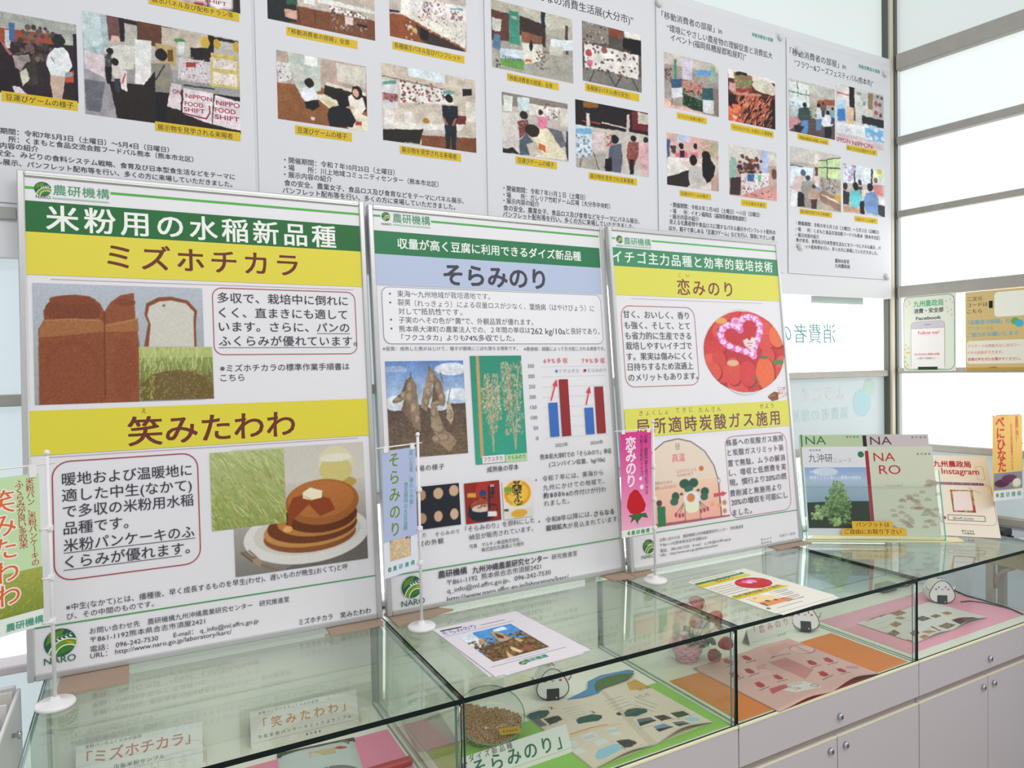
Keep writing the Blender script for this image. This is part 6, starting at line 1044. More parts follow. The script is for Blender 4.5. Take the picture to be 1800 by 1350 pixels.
# ------------------------------------------------------------------ small banner stands
def banner(key, base, top, label, yaw=None, zb=0.0, ties=(.10, .19, .27)):
    O, U, V, w_, h_ = PLANES[key]; fr = Frame(O, U, V); e = tag(empty('banner_stand', (base[0], base[1], zb)), label, 'banner stand', 'small white banner stands on the counter'); x, y = base
    c = MB(); c.lathe([(.030, 0), (.0325, .002), (.0325, .006), (.030, .0085), (.010, .010), (.006, .018), (0, .018)], 40, (x, y, zb)); c.build('base', PL_WHITE, e)
    c = MB(); c.tube([(x, y, zb+.01), (x, y, top)], .0034, 10); c.lathe([(.0042, 0), (.0052, .004), (.0042, .008), (0, .010)], 12, (x, y, top-.002)); c.build('pole', PL_WHITE, e)
    du = fr.U; far = Vector((x, y, top-.018))-du*(w_+.025)*1.0; near = Vector((x, y, top-.018))+du*.012
    n = fr.N; c = MB(); c.tube([tuple(far+n*.0), tuple(near)], .0016, 8); c.build('crossbar', PL_WHITE, e)
    c = MB(fr); V_ = []; N_, M_ = 10, 16
    for j in range(M_+1):
        for i in range(N_+1): V_.append((w_*i/N_, h_*j/M_, 0))
    c.add(V_, [[j*(N_+1)+i, j*(N_+1)+i+1, (j+1)*(N_+1)+i+1, (j+1)*(N_+1)+i] for j in range(M_) for i in range(N_)])
    cl = c.build('banner_cloth', mat(key+'_cloth', {'rice_flag': 'e4ece4', 'soybean_flag': 'e0e3ef', 'strawberry_flag': 'e4eade', 'sweet_potato_flag': 'eabf68'}[key], .7), e)
    print_sheet(key, cl)
    for a in (.004, w_-.016):
        c = MB(fr); hz_ = top-.018-O[2]; c.box(a, a+.011, h_-.004, hz_+.002, -.0022, .0022); c.build('hanging_loop', PL_WHITE, e)
    for t in ties:
        if O[2]+h_-t < zb+.05: continue
        z = O[2]+h_-t; a = fr.pt(w_-.002, h_-t, .001); c = MB(); c.tube([tuple(a), (x+.004, y-.004, z)], .0022, 6); c.box(x-.005, x+.006, y-.006, y+.005, z-.005, z+.005, .001); c.build('tie', PL_WHITE, e)
    return e
banner('rice_flag', (.033, .352), .462, 'banner stand with green cloth and orange lettering, leftmost, in front of the rice panel')
banner('soybean_flag', (.7485, .363), .450, 'banner stand with pale blue cloth, in front of the soybean panel')
banner('strawberry_flag', (1.434, .352), .445, 'banner stand with pink strawberry cloth, in front of the strawberry panel')
banner('sweet_potato_flag', (2.8845, .108), .430, 'banner stand with yellow sweet potato cloth, at the right by the window', zb=-.03)
# ------------------------------------------------------------------ leaflets on the glass
def sheet_thing(key, name, label, cat, colr, th=.0003, extra=0, group=None, m=None, wid=None):
    O, U, V, w_, h_ = PLANES[key]; fr = Frame(O, U, V); c = MB(fr); c.box(0, w_, 0, h_, -th, 0); o = tag(c.build(name, m or mat(name+'_'+colr, colr, .55)), label, cat, group); print_sheet(key, o); return o
O, U, V, w_, h_ = PLANES['soybean_leaflet']; fr0 = Frame(O, U, V)
e = tag(empty('leaflet_stack', fr0.pt(w_/2, h_/2, -.0033)), 'stack of white soybean leaflets with blue sky photo on the glass counter', 'leaflets', 'leaflets lying on the glass counter')
for i, (dx, dy, a) in enumerate(((.004, -.003, .02), (-.003, .006, -.035), (.010, .002, .012), (.002, -.004, -.02), (.016, -.004, .03), (0, 0, 0))):
    f2 = Frame(fr0.pt(w_/2+dx, h_/2+dy, -.0005*(5-i)), (math.cos(.05+a), math.sin(.05+a), 0), (-math.sin(.05+a), math.cos(.05+a), 0)); c = MB(f2 if i < 5 else fr0)
    if i < 5: c.box(-w_/2, w_/2, -h_/2, h_/2, -.0004, 0)
    else: c.box(0, w_, 0, h_, -.0004, 0)
    lf = c.build('sheet', mat('leaflet_white', 'e6dfe6', .5), e)
print_sheet('soybean_leaflet', lf)
O, U, V, w_, h_ = PLANES['strawberry_leaflet']; fr0 = Frame(O, U, V)
e = tag(empty('leaflet_stack', fr0.pt(w_/2, h_/2, -.002)), 'strawberry leaflet with yellow bands and red oval photo on the glass counter', 'leaflets', 'leaflets lying on the glass counter')
for i, (dx, dy, a) in enumerate(((.006, -.012, .02), (.012, .004, .01), (0, 0, 0))):
    a += math.atan2(U[1], U[0]); f2 = Frame(fr0.pt(w_/2+dx, h_/2+dy, -.0006*(2-i)), (math.cos(a), math.sin(a), 0), (-math.sin(a), math.cos(a), 0)); c = MB(f2); c.box(-w_/2, w_/2, -h_/2, h_/2, -.0004, 0); lf = c.build('sheet', mat('leaflet_cream', 'e8e6da', .5), e)
print_sheet('strawberry_leaflet', lf)
# ------------------------------------------------------------------ brochure holder with magazines
O, U, V, w_, h_ = PLANES['news_magazine']; hf = Frame(O, U, V); W2 = 2*w_; dn = -hf.V.z
e = tag(empty('brochure_holder', hf.pt(w_, -.01, 0)), 'clear acrylic brochure holder with green edges, right of the strawberry panel', 'holder')
c = MB(hf); c.slab(-.006, W2+.006, -.013, .17, .010, .013, ACR, ACR_E); c.build('front_plate', None, e)
c = MB(hf); c.slab(-.006, W2+.006, -.013, .255, -.034, -.031, ACR, ACR_E); c.build('back_plate', None, e)
for a in (-.0095, W2+.0062):
    c = MB(hf); c.prism([(0, 0)], 0, 0) if False else None; c = MB(hf); c.slab(a, a+.003, -.013, .22, -.034, .013, ACR, ACR_E); c.build('side_plate', None, e)
c = MB(hf); c.slab(-.006, W2+.006, -.013, -.010, -.031, .010, ACR, ACR_E); c.build('bottom_plate', None, e)
def magazine(key, label, col, th=.004):
    O, U, V, w_, h_ = PLANES[key]; fr = Frame(O, U, V); e = tag(empty('magazine', fr.pt(w_/2, 0, -th/2)), label, 'magazine', 'magazines in the acrylic brochure holder')
    c = MB(fr); c.box(.0008, w_-.0008, .0008, h_-.0008, -th, -.0005); c.build('pages', mat('paper_edges', 'e8e4da', .7), e)
    c = MB(fr); c.box(0, w_, 0, h_, -.0005, 0); k = c.build('cover', mat(key+'_cover', col, .35), e); print_sheet(key, k)
magazine('green_back_magazine', 'pale green magazine standing behind the tree photo magazine in the holder', 'b6c6a2')
magazine('grey_back_magazine', 'pale grey magazine standing behind the cream magazine in the holder', 'c5bcbc')
magazine('news_magazine', 'white magazine with a tree under blue sky on its cover, front left of holder', 'dcdce0')
magazine('corporate_magazine', 'cream magazine with red spine and wave pattern, front right of holder', 'cdd0ba')
O, U, V, w_, h_ = PLANES['takeaway_label']; fr = Frame(O, U, V); fr.O = fr.O+fr.N*.0016; PLANES['takeaway_label'] = (tuple(fr.O), U, V, w_, h_)
c = MB(fr); c.prism([(0, 0), (w_, 0), (w_, h_*.5), (w_*.80, h_*.55), (w_*.80, h_), (w_*.17, h_), (w_*.17, h_*.5), (0, h_*.5)], -.001, 0)
o = tag(c.build('yellow_label', mat('label_yellow', 'd8aa2a', .5)), 'yellow label with rounded notch on the front of the brochure holder', 'label'); print_sheet('takeaway_label', o)
c = MB(); c.mat(mat('woven_mat', 'ddd3a4', .9, bump=.5, bscale=300)); base = [(2.150, .435), (2.185, .405), (2.50, .185), (2.57, .150), (2.60, .19), (2.25, .47)]; c.prism(base, .0002, .003); tag(c.build('woven_mat'), 'cream woven strip mat under the brochure holder', 'mat')
O, U, V, w_, h_ = PLANES['photo_sharing_sign']; fr = Frame(O, U, V)
e = tag(empty('table_sign', fr.pt(w_/2, 0, 0)), 'tilted cream table sign with red lettering, right of the brochure holder', 'sign')
c = MB(fr); c.box(-.022, w_, 0, h_, -.002, 0); k = c.build('card', mat('sign_card', 'e4d8c6', .5), e); print_sheet('photo_sharing_sign', k)
bk = [fr.pt(w_/2, h_*.62, -.002), fr.pt(w_/2, .0, -.002)]; ft = bk[0].copy()+Vector((-fr.N.x, -fr.N.y, 0)).normalized()*.10; ft.z = .001
c = MB(); c.add([tuple(fr.pt(w_/2-.03, h_*.62, -.0022)), tuple(fr.pt(w_/2+.03, h_*.62, -.0022)), tuple(ft+fr.U*.03), tuple(ft-fr.U*.03)], [(0, 1, 2, 3)]); c.build('easel_back', mat('card_grey', 'b8b0a8', .7), e)
# ------------------------------------------------------------------ inside the showcases
def sheet(name, x0, x1, y0, y1, z, col, label, cat='paper', group='coloured backing papers in the showcases', rot=0):
    cxm, cym = (x0+x1)/2, (y0+y1)/2; fr = Frame((cxm, cym, z), (math.cos(rot), math.sin(rot), 0), (-math.sin(rot), math.cos(rot), 0)); c = MB(fr)
    c.box(x0-cxm, x1-cxm, y0-cym, y1-cym, 0, .0006); return tag(c.build(name, mat(name, col, .75, noise=.03, nscale=200)), label, cat, group)
Z = ZC+.0003
sheet('pink_paper', .335, .672, .05, .40, Z, 'e58aa4', 'rose pink paper in the first showcase under the packets')
sheet('green_paper', .716, 1.372, .014, .268, Z, '8fc65a', 'bright green paper in the second showcase under the booklet')
sheet('orange_paper', 1.399, 2.045, .014, .258, Z, 'e08238', 'orange paper in the third showcase under the pink booklet')
sheet('light_pink_paper', 2.10, 2.735, .042, .345, Z, 'eea6bc', 'light pink paper in the fourth showcase under the food booklet')
def booklet(key, label, col, wave, col2=None):
    # an open booklet: two pages that rise from the spine and curl at the front edge
    O, U, V, w_, h_ = PLANES[key]; fr = Frame(O, U, V); e = tag(empty('open_booklet', fr.pt(w_/2, h_/2, -.004)), label, 'booklet', 'open booklets in the showcases'); n = 24; m_ = 8
    for s_, nm in ((0, 'left_page'), (1, 'right_page')):
        c = MB(fr); V_ = []
        for j in range(m_+1):
            for i in range(n+1):
                t = i/n; a = w_*(s_+t)/2; q = (1-t) if s_ == 0 else t; v = j/m_
                z = wave*(math.sin(math.pi*min(1, q*1.15))**2*.35*(1-.3*v)) + (wave*.9*(1-v)**6*math.sin(math.pi*q) if s_ == 1 else wave*.4*(1-v)**6*math.sin(math.pi*q)) - .004
                V_.append((a, h_*v, z))
        F_ = [[j*(n+1)+i, j*(n+1)+i+1, (j+1)*(n+1)+i+1, (j+1)*(n+1)+i] for j in range(m_) for i in range(n)]
        c.add(V_, F_, True); c.build('page', mat(key+'_page', col, .6, noise=.03, nscale=12), e)
    c = MB(fr); c.box(.004, w_-.004, .003, h_-.003, -.0052, -.0044); c.build('cover', mat(key+'_cover', col2 or col, .6), e)
    # the print follows the pages
    objs0 = set(o.name for o in e.children); print_sheet(key, e, INK, lift=0)
    for o in e.children:
        if o.name in objs0: continue
        me = o.data
        import bmesh
        bm = bmesh.new(); bm.from_mesh(me)
        for ax in range(1, 12):
            pl = fr.pt(w_*ax/12, 0) - POS[e.name]; bmesh.ops.bisect_plane(bm, geom=bm.verts[:]+bm.edges[:]+bm.faces[:], plane_co=pl, plane_no=fr.U)
        for ax in (1, 2, 3, 5):
            pl = fr.pt(0, h_*ax/16) - POS[e.name]; bmesh.ops.bisect_plane(bm, geom=bm.verts[:]+bm.edges[:]+bm.faces[:], plane_co=pl, plane_no=fr.V)
        bm.to_mesh(me); bm.free()
        for vt in me.vertices:
            p_ = vt.co+POS[e.name]-fr.O; a = p_.dot(fr.U)/w_; v = min(1, max(0, p_.dot(fr.V)/h_)); s_ = 1 if a > .5 else 0; t = min(1, max(0, a*2-s_)); q = (1-t) if s_ == 0 else t
            z = wave*(math.sin(math.pi*min(1, q*1.15))**2*.35*(1-.3*v)) + wave*(.9 if s_ else .4)*(1-v)**6*math.sin(math.pi*q) - .004
            vt.co = vt.co+fr.N*(z+.0009)
    return e
booklet('vegetable_booklet', 'open cream booklet on green paper with dark green headings', 'ddd0bc', .012)
booklet('strawberry_booklet', 'open pink booklet with small strawberry pictures on orange paper', 'd9a9a0', .012, 'a03a44')
booklet('food_booklet', 'open pale booklet with pictures of dishes on light pink paper', 'd3cfc6', .010)
# long blue and green vegetable picture page curling up beside the cream booklet
c = MB(Frame((1.105, .300, ZC+.004), (math.cos(.0), math.sin(.0), 0), (0, 1, 0))); pts = [(0, 0), (.05, .012), (.075, .02), (.10, .055), (.15, .068), (.20, .062), (.235, .058), (.245, .045), (.205, .02), (.16, .012), (.12, .008), (.09, -.01), (.05, -.008)]
c.prism(pts, 0, .003); cp_ = c.build('cucumber_picture', mat('picture_blue', '4f8ab8', .5)); tag(cp_, 'blue and green cut-out of a long vegetable behind the cream booklet', 'cut-out')
c = MB(Frame((1.105, .300, ZC+.0075), (1, 0, 0), (0, 1, 0))); c.prism([(.085, -.004), (.10, .025), (.12, .044), (.16, .05), (.20, .046), (.235, .03), (.20, .012), (.15, .004), (.11, 0)], 0, .0006); c.build('vegetable_print', mat('picture_green', '4a6a34', .5, noise=.3, nscale=60), cp_)
# table cards
for key, label in (('bread_flour_card', 'white folded card with red brown lettering in the first showcase, at left'), ('pancake_mix_card', 'white folded card with orange lettering in the first showcase, right of another card'), ('soybean_card', 'white folded card with large dark green lettering in the second showcase'), ('strawberry_card', 'white folded card with thin red lettering in the third showcase')):
    O, U, V, w_, h_ = PLANES[key]; fr = Frame(O, U, V); e = tag(empty('folded_card', fr.pt(w_/2, 0, 0)), label, 'card', 'folded name cards in the showcases')
    c = MB(fr); c.box(0, w_, 0, h_, -.0005, 0); k = c.build('card_front', mat('card_white', 'dde0d8', .6), e); print_sheet(key, k)
    t0, t1 = fr.pt(0, h_, -.0005), fr.pt(w_, h_, -.0005); dy = Vector((fr.V.x, fr.V.y, 0))*h_*2; b0 = t0+dy.normalized()*(h_*.35); b1 = t1+dy.normalized()*(h_*.35); b0.z = b1.z = ZC+.0006
    c = MB(); c.add([tuple(t0), tuple(t1), tuple(b1), tuple(b0)], [(3, 2, 1, 0)]); c.build('card_back', mat('card_white', 'dde0d8', .6), e)
# packets lying on the pink paper
def pillow(name, cx, cy, w_, h_, rot, th, m, label, cat, group=None, z=None):
    z = Z+.0008 if z is None else z
    fr = Frame((cx, cy, z), (math.cos(rot), math.sin(rot), 0), (-math.sin(rot), math.cos(rot), 0)); e = tag(empty(name, fr.O), label, cat, group); c = MB(fr); n = 14; V_ = []; F_ = []
    for sgn in (0, 1):
        for j in range(n+1):
            for i in range(n+1):
                u, v = i/n*2-1, j/n*2-1; q = max(0, (1-u**4)*(1-v**6))**.6; V_.append((u*w_/2, v*h_/2, (th*q if sgn else 0)+.0003*sgn+.0006*math.sin(9*u+5*v)*sgn*q))
    o = (n+1)**2
    for j in range(n):
        for i in range(n):
            a = j*(n+1)+i; F_.append([a, a+n+1, a+n+2, a+1]); F_.append([o+a, o+a+1, o+a+n+2, o+a+n+1])
    c.add(V_, F_, True); c.build('bag', m, e); return e, fr
BAG = mat('bag_foil_white', 'c3ccc8', .35, noise=.08, nscale=30)
e, fr = pillow('flour_packet', .495, .285, .165, .23, -.12, .016, BAG, 'white foil packet of pancake mix with dark seal on pink paper', 'packet', 'packets in the first showcase')
c = MB(fr); c.box(-.083, .083, .108, .122, 0, .004); c.build('seal_strip', mat('seal_dark', '3a3c3e', .5), e)
c = MB(fr); c.lathe([(.062, .0), (.062, .0010), (0, .0012)], 30, (.015, -.06, .0158)); c.build('round_print', mat('print_grey', '8b8e8e', .5), e)
c = MB(fr); c.box(-.02, .035, .05, .075, .0155, .0163); c.build('label_print', mat('print_tan', 'c8b088', .5), e)
c = MB(fr); c.prism([(.03, .072), (.045, .062), (.06, .066), (.045, .076)], .0150, .0158); c.build('label_print', mat('print_red', 'b04a44', .5), e)
c = MB(fr); c.lathe([(.014, 0), (.014, .0008), (0, .001)], 16, (.055, .093, .0095)); c.build('label_print', mat('print_olive', '8a7a44', .5), e)
c = MB(); c.box(.560, .672, .226, .246, Z+.001, Z+.016, .004); e = tag(c.build('red_box', mat('box_red', 'b0363a', .4)), 'slim red box at the right edge of the pink paper', 'box')
e, fr = pillow('grain_packet', .200, .23, .17, .22, -.05, .02, mat('bag_kraft', 'b9a78c', .5, noise=.1, nscale=40), 'tan paper packet of rice flour in the first showcase, front left', 'packet', 'packets in the first showcase')
c = MB(fr); c.box(-.06, .06, -.03, .04, .0195, .0205); c.build('label_print', mat('print_white', 'd8d6d0', .5), e)
e, fr = pillow('grey_packet', .752, .345, .095, .16, -.10, .012, mat('bag_grey', 'a89f95', .5, noise=.05, nscale=60), 'grey beige packet in the second showcase, left of the soybean dish', 'packet')
# dish of soybeans, leaning towards the front
tilt = math.radians(26); yaw = .30; cU = Vector((math.cos(yaw), math.sin(-yaw), 0)); cB = Vector((math.sin(yaw), math.cos(yaw), 0)); cV = cB*math.cos(tilt)+Vector((0, 0, 1))*math.sin(tilt)
R_ = .078; dc = Vector((.872, .262, ZC+.0385)); df = Frame(dc, cU, cV)
e = tag(empty('glass_dish', (dc.x, dc.y, ZC)), 'round clear dish tilted towards the front, filled with soybeans', 'dish')
c = MB(); c.mat(ACR); c.lathe([(0, -.012), (R_-.003, -.012), (R_, -.009), (R_, .010)], 48, dc, df); c.build('dish_bowl', None, e)
c = MB(); c.tube([tuple(df.pt(R_*math.cos(t*math.pi/24), R_*math.sin(t*math.pi/24), .010)) for t in range(48)], .0012, 6, True); c.build('rim', ACR_E, e)
c = MB(); pr = df.pt(0, R_*.75, -.013); c.tube([tuple(pr), (pr.x, pr.y+.012, ZC+.001)], .0012, 6); c.build('wire_prop', ACR, e)
BEAN = mat('soybean_skin', 'c79a68', .45, noise=.25, nscale=60); c = MB(); rr = random.Random(5); pts_ = []
for lv, off in ((-.0092, 0), (-.0045, .0031), (.0003, .0012)):
    for iy in range(-14, 15):
        for ix_ in range(-14, 15):
            a = (ix_+.5*(iy % 2))*.0062+off+rr.uniform(-.0009, .0009); b_ = iy*.0056+off*.6+rr.uniform(-.0009, .0009)
            if a*a+b_*b_ > (R_-.0055)**2 or b_ > .034-.42*a-(lv+.0092)*2.2+.004*math.sin(40*a): continue
            pts_.append((a, b_, lv+rr.uniform(-.0008, .0008)))
for a, b_, lv in pts_:
    q = df.pt(a, b_, lv); s_ = rr.uniform(.9, 1.1); c.ell(tuple(q), .0037*s_, .0033*s_, .0033*s_, 7, 5)
o = tag(c.build('soybeans', BEAN), 'heap of dry tan soybeans in the tilted dish', 'soybeans'); o['kind'] = 'stuff'
lf = Frame(df.pt(.012, -.058, .012), df.U, df.V); c = MB(lf); c.box(0, .048, 0, .0165, 0, .0004); k = tag(c.build('yellow_tag', mat('label_yellow', 'd8aa2a', .5)), 'small yellow tag on the front of the soybean dish', 'tag')
ik = Ink(lf); g = fit_text('そらみのり', 1, .034, .007); ik.add(g[0]+np.array([.007, .0045]), g[1], g[2], hexc('3a3010'), .0006, 1); ik.build('printed_lettering', k, INK)
# rice ball figures
def rice_ball(loc, yaw, sc, label, lean=0, tuft=True, arms=True):
    U = Vector((math.cos(yaw), math.sin(yaw), 0)); B = Vector((-math.sin(yaw), math.cos(yaw), 0)); Vv = Vector((0, 0, 1))*math.cos(lean)+B*math.sin(lean)
    fr = Frame(Vector(loc), U, Vv); e = tag(empty('rice_ball_figure', loc), label, 'figurine', 'rice ball figures in the showcases'); k = sc
    P = [];
    for i in range(36):
        t = 2*math.pi*i/36; r = .5*(1+.10*math.cos(3*(t-math.pi/2))); P.append((r*math.cos(t)*1.02*k, (r*math.sin(t)*.98+.44)*k))
    ym = min(p[1] for p in P); P = [(a, b-ym) for a, b in P]; cy = .44*k-ym
    c = MB(fr); n = len(P); V_ = []; prof = [(.0, .90), (-.004/k*k, .97), (-.012, 1), (-.040*k/.08, 1), (-.052*k/.08, .93), (-.057*k/.08, .80)]
    for d, s_ in prof: V_ += [(a*s_, cy+(b-cy)*s_, d) for a, b in P]
    F_ = [[j*n+i, (j+1)*n+i, (j+1)*n+(i+1) % n, j*n+(i+1) % n] for j in range(len(prof)-1) for i in range(n)] + [list(range(n)), [(len(prof)-1)*n+i for i in range(n-1, -1, -1)]]
    c.add(V_, F_, True); c.build('body', mat('rice_white', 'dcd8cf', .6), e)
    c = MB(fr); c.prism([(a*.91, cy+(b-cy)*.91) for a, b in P], -.001, .0006); c.build('face_plate', mat('face_white', 'f0f0ee', .5), e)
    c = MB(fr); c.tube([(a*.93, cy+(b-cy)*.93, .0008) for a, b in P], .0011*k/.08, 6, True); c.build('outline', mat('outline_black', '26242c', .5), e)
    NORI = mat('nori_black', '211f28', .55, noise=.15, nscale=200); h_ = .34*k; c = MB(fr); c.box(-.19*k, .19*k, .0, h_, -.0005, .0022, .0006); c.box(-.19*k, .19*k, -.0012, .001, -.045*k/.08, .0022); c.build('nori_sheet', NORI, e)
    c = MB(fr); st = []
    for i in range(10): r = (.032 if i % 2 == 0 else .014)*k; st.append((.10*k+r*math.cos(math.pi/2+i*math.pi/5), .07*k+r*math.sin(math.pi/2+i*math.pi/5)))
    c.prism(st, .0022, .0026); c.build('star', mat('face_white', 'f0f0ee', .5), e)
    for s_ in (-1, 1):
        c = MB(fr); c.ell((s_*.13*k, .67*k, .0009), .021*k, .045*k, .0010, 10, 6); c.build('eye', mat('outline_black', '26242c', .5), e)
        c = MB(fr); c.ell((s_*.235*k, .585*k, .0009), .048*k, .040*k, .0009, 12, 6); c.build('cheek', mat('cheek_red', 'd0505a', .5), e)
        if arms:
            c = MB(fr); c.ell((s_*.55*k, .60*k, -.010), .12*k, .07*k, .004, 12, 6, Matrix.Rotation(s_*.7, 3, 'Z')); c.build('arm', mat('face_white', 'f0f0ee', .5), e)
            c = MB(fr); c.tube([(s_*(.50+.10*q/3)*k, (.52+.03*q+.012*q*q)*k, -.0055) for q in range(4)], .0009*k/.08, 6); c.build('arm_line', mat('outline_black', '26242c', .5), e)
    c = MB(fr); c.tube([(-.045*k, .60*k, .001), (-.02*k, .575*k, .001), (0, .565*k, .001), (.02*k, .575*k, .001), (.045*k, .60*k, .001)], .0008*k/.08, 6); c.build('mouth', mat('outline_black', '26242c', .5), e)
    if tuft:
        for dx in (-.12, .02):
            c = MB(fr); c.ell((dx*k, 1.03*k, -.018), .055*k, .13*k, .006, 12, 8, Matrix.Rotation(.7, 3, 'Z')); c.build('tuft', mat('face_white', 'f0f0ee', .5), e)
            c = MB(fr); c.tube([((dx+.06)*k, .97*k, -.0115), (dx*k, 1.05*k, -.0115), ((dx-.06)*k, 1.08*k, -.0115)], .0008*k/.08, 6); c.build('tuft_line', mat('outline_black', '26242c', .5), e)
    return e
rice_ball((1.079, .325, ZC+.0012), -.35, .084, 'white rice ball figure behind the cream booklet on green paper', tuft=True)
rice_ball((1.982, .298, ZC+.008), -.75, .080, 'white rice ball figure leaning back beside the orange paper', lean=.42, tuft=False)
rice_ball((2.590, .235, ZC+.0022), -.62, .084, 'white rice ball figure on the light pink paper, rightmost')
# artificial strawberries in a pink basket
e = tag(empty('pink_basket', (1.53, .332, ZC)), 'pink woven basket under the artificial strawberries in the third showcase', 'basket'); PK = mat('basket_pink', 'f0b4cc', .6, noise=.1, nscale=80)
for j in range(5):
    z = ZC+.008+j*.011; R2 = .030+.0045*j; N3 = 40
    for q in range(2): c = MB(); c.tube([(1.53+(R2+.0022*math.sin(t*math.pi/2+q*math.pi+j*2))*math.cos(t*math.pi/20), .332+(R2+.0022*math.sin(t*math.pi/2+q*math.pi+j*2))*.85*math.sin(t*math.pi/20), z+.005*q+.003*math.sin(t*math.pi/2+j*math.pi)) for t in range(N3)], .0034, 6, True); c.build('woven_ring', PK, e)
c = MB(); c.lathe([(.028, 0), (.028, .003), (0, .003)], 20, (1.53, .332, ZC+.001)); c.build('bottom', PK, e)
bag = glass('thin_clear_film', (.95, .94, .95), 2.6, .15); e2 = tag(empty('clear_bag', (1.555, .345, ZC)), 'crumpled clear plastic bag around the pink basket and strawberries', 'bag'); c = MB(); rr = random.Random(21); V_ = []; n = 26; m3 = 16
for j in range(m3+1):
    h = j/m3; R2 = .062*(1-.35*h)*(min(1, h*6+.55)) if h < .85 else .062*(.65)*(1-(h-.85)*3.5)
    for k in range(n): a = 2*math.pi*k/n; r = R2*(1+.10*math.sin(5*a+7*h)+.06*math.sin(11*a-9*h)); V_.append((1.555+r*1.15*math.cos(a), .345+r*.68*math.sin(a), ZC+.0012+.175*h))
c.add(V_, [[j*n+k, j*n+(k+1) % n, (j+1)*n+(k+1) % n, (j+1)*n+k] for j in range(m3) for k in range(n)], False); c.build('film', bag, e2)
RED = mat('berry_red', 'c02a30', .35, noise=.15, nscale=120); LEAF = mat('leaf_green', '3f5a48', .6)
def berry(x, y, z, rx, rz, label):
    e = tag(empty('artificial_strawberry', (x, y, z)), label, 'strawberry', 'artificial strawberries in the third showcase'); R3 = Matrix.Rotation(rx, 3, 'X') @ Matrix.Rotation(rz, 3, 'Y'); c = MB(); V_ = []; n = 14
    prof = [(0, -.026), (.008, -.021), (.015, -.010), (.019, .002), (.017, .012), (.009, .017), (0, .016)]
    for r, h in prof:
        for k in range(n): q = R3 @ Vector((r*math.cos(2*math.pi*k/n), r*math.sin(2*math.pi*k/n), h)); V_.append((x+q.x, y+q.y, z+q.z))
    c.add(V_, [[j*n+k, j*n+(k+1) % n, (j+1)*n+(k+1) % n, (j+1)*n+k] for j in range(6) for k in range(n)], True); c.build('fruit', RED, e)
    for k in range(5):
        t = 2*math.pi*k/5; c = MB(); q = [R3 @ Vector(p) for p in ((0, 0, .0165), (.010*math.cos(t-.35), .010*math.sin(t-.35), .018), (.021*math.cos(t), .021*math.sin(t), .011), (.010*math.cos(t+.35), .010*math.sin(t+.35), .018))]; c.add([(x+p.x, y+p.y, z+p.z) for p in q], [(0, 1, 2, 3)]); c.build('sepal', LEAF, e)
for a in ((1.540, .300, -.062, 1.9, .6, 'artificial strawberry at the very top of the pink basket bunch'), (1.600, .292, -.112, 1.6, 1.0, 'artificial strawberry high on the right of the pink basket bunch'), (1.625, .28, -.188, 1.2, 1.4, 'artificial strawberry at the lower right of the bunch by the glass'), (1.565, .265, -.205, 1.1, -.3, 'artificial strawberry low in front of the pink basket'), (1.520, .285, -.105, 2.2, -.8, 'artificial strawberry in the middle of the pink basket bunch')): berry(*a)
c = MB(); rr = random.Random(9)
e = tag(empty('artificial_foliage', (1.55, .295, ZC)), 'dark green artificial strawberry leaves rising from the pink basket', 'foliage')
for k in range(12):
    x = 1.535+rr.uniform(-.045, .065); y = .295+rr.uniform(-.03, .03); z = -.135+rr.uniform(-.06, .05); t = rr.uniform(0, 6.28); c = MB(); r = rr.uniform(.014, .022); u = Vector((math.cos(t), math.sin(t), rr.uniform(-.5, .3))).normalized(); v = u.cross(Vector((.2, -.6, .9))).normalized(); p = Vector((x, y, z))
    c.add([tuple(p-u*r), tuple(p-u*r*.3-v*r*.7), tuple(p+u*r*.5-v*r*.5), tuple(p+u*r), tuple(p+u*r*.5+v*r*.5), tuple(p-u*r*.3+v*r*.7)], [(0, 1, 2, 3, 4, 5)]); c.build('leaf', LEAF, e)
    c = MB(); c.tube([(1.51+rr.uniform(-.02, .02), .29, ZC+.06), (x*.5+.76, y, (z+ZC+.08)/2), (x, y, z)], .0009, 5); c.build('stem', LEAF, e)
# cable and adapter in the last showcase
BLK = mat('black_plastic', '1e1e22', .4); zc = ZC+.0035
c = MB(); c.tube([(2.60, .42, zc), (2.66, .40, zc+.004), (2.70, .375, zc+.03), (2.715, .345, zc+.034), (2.735, .30, zc+.012), (2.738, .24, zc), (2.736, .17, zc), (2.733, .12, zc), (2.72, .08, zc), (2.70, .04, zc)], .0028, 8); c.tube([(2.655, .21, zc), (2.69, .20, zc), (2.715, .16, zc), (2.722, .10, zc), (2.715, .06, zc)], .0018, 8); tag(c.build('power_cable', BLK), 'black cable looping behind the rightmost rice ball figure', 'cable')
c = MB(); c.box(2.52, 2.60, .40, .44, ZC+.001, ZC+.028, .004); tag(c.build('power_adapter', BLK), 'black power adapter on the floor of the last showcase', 'adapter')
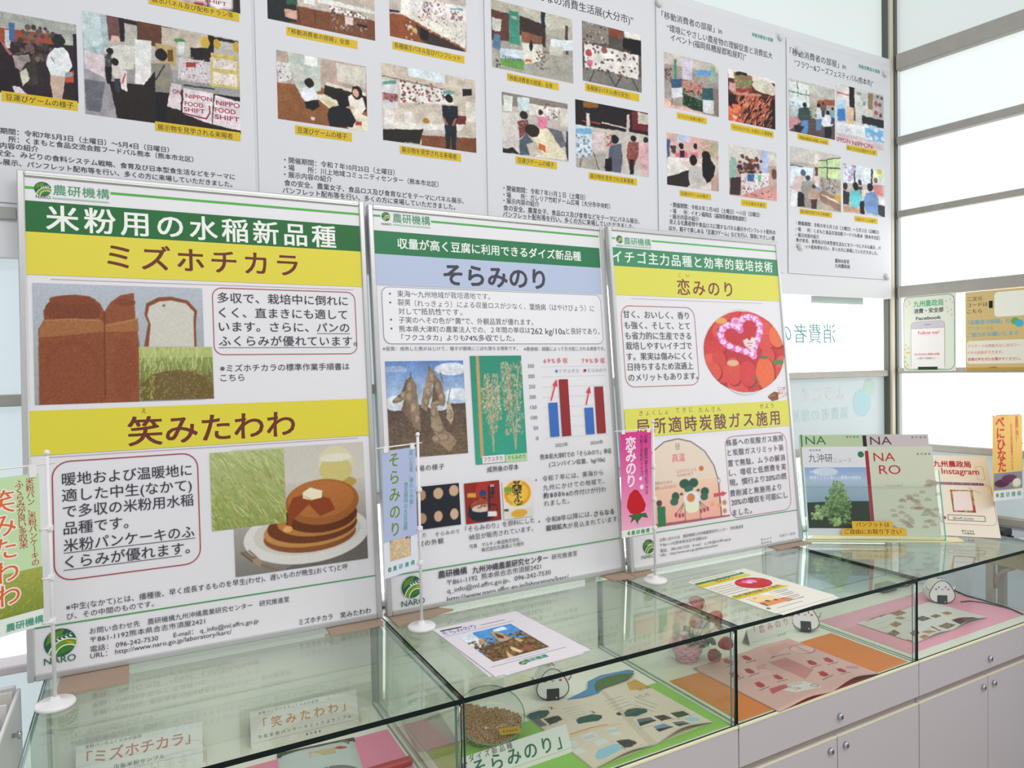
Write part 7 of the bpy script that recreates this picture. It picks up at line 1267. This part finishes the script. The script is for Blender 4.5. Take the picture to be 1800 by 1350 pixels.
# ------------------------------------------------------------------ table beside the counter, with what stands on it
TB = mat('shelf_beige', 'b5aa98', .55); e = tag(empty('side_shelf', (2.84, .0, -.87)), 'narrow beige shelf on legs between the glass counter and the window', 'shelf')
c = MB(); c.box(2.785, 2.892, -.35, .260, -.052, -.030, .003); c.build('shelf_top', TB, e)
c = MB(); c.box(2.800, 2.815, -.32, .235, -.115, -.052); c.build('apron', TB, e)
c = MB(); c.box(2.800, 2.885, .225, .240, -.115, -.052); c.build('apron', TB, e)
for x, y in ((2.813, .195), (2.878, .190), (2.813, -.30), (2.878, -.30)):
    c = MB(); c.box(x-.012, x+.012, y-.012, y+.012, -.87, -.052, .003); c.build('leg', TB, e)
c = MB(); c.tube([(2.813, .183, -.20), (2.813, .175, -.16), (2.813, .155, -.135), (2.813, .12, -.115)], .008, 8); c.build('brace', TB, e)
c = MB(); c.box(2.79, 2.885, .155, .245, -.0295, -.022, .002); c.box(2.82, 2.885, .16, .22, -.022, .004, .004); tag(c.build('black_device', BLK), 'flat black device on the beige shelf by the window', 'device')
c = MB(); c.box(2.79, 2.885, -.06, .06, -.0295, -.018, .002); tag(c.build('white_box', PL_WHITE), 'flat white box at the front of the beige shelf', 'box')
# ------------------------------------------------------------------ brochure rack at the far left
e = tag(empty('brochure_rack', (-.14, .40, -.87)), 'white brochure rack standing left of the first showcase', 'rack'); RK = mat('rack_white', 'e4e2e2', .4)
c = MB(); c.box(-.30, -.045, .30, .56, -.87, -.30, .004); c.build('rack_body', RK, e)
c = MB(); c.box(-.052, -.045, .27, .56, -.30, -.03, .002); c.build('rack_side', RK, e)
c = MB(); c.box(-.30, -.052, .545, .555, -.30, -.02, .002); c.build('rack_back', RK, e)
c = MB(); c.lathe([(.004, 0), (.004, .006), (.009, .010), (.009, .014), (0, .016)], 14, (-.045, .44, -.075), Frame((0, 0, 0), (0, 1, 0), (0, 0, 1))); c.build('knob', CHROME, e)
for i, (y, col) in enumerate(((.31, 'e9e6e2'), (.35, 'd8cfc0'), (.39, 'efeceb'), (.43, 'c9c4b8'), (.47, 'e8e4e6'), (.51, 'dfdad2'))):
    fr = Frame((-.275+.004*i, y, -.298), (1, 0, 0), (0, .06, 1)); c = MB(fr); c.box(0, .20, 0, .235+.008*i, -.004, 0, .001); tag(c.build('rack_brochure', mat('rack_brochure_%s' % 'abcdef'[i], col, .5)), ('white brochure at the front of the rack', 'tan brochure, second from the front of the rack', 'bright white brochure, third from the front of the rack', 'grey beige brochure, fourth from the front of the rack', 'pinkish white brochure, fifth from the front of the rack', 'cream brochure at the back of the rack')[i], 'brochure', 'brochures in the rack at left')
bpy.data.objects.remove(TO)
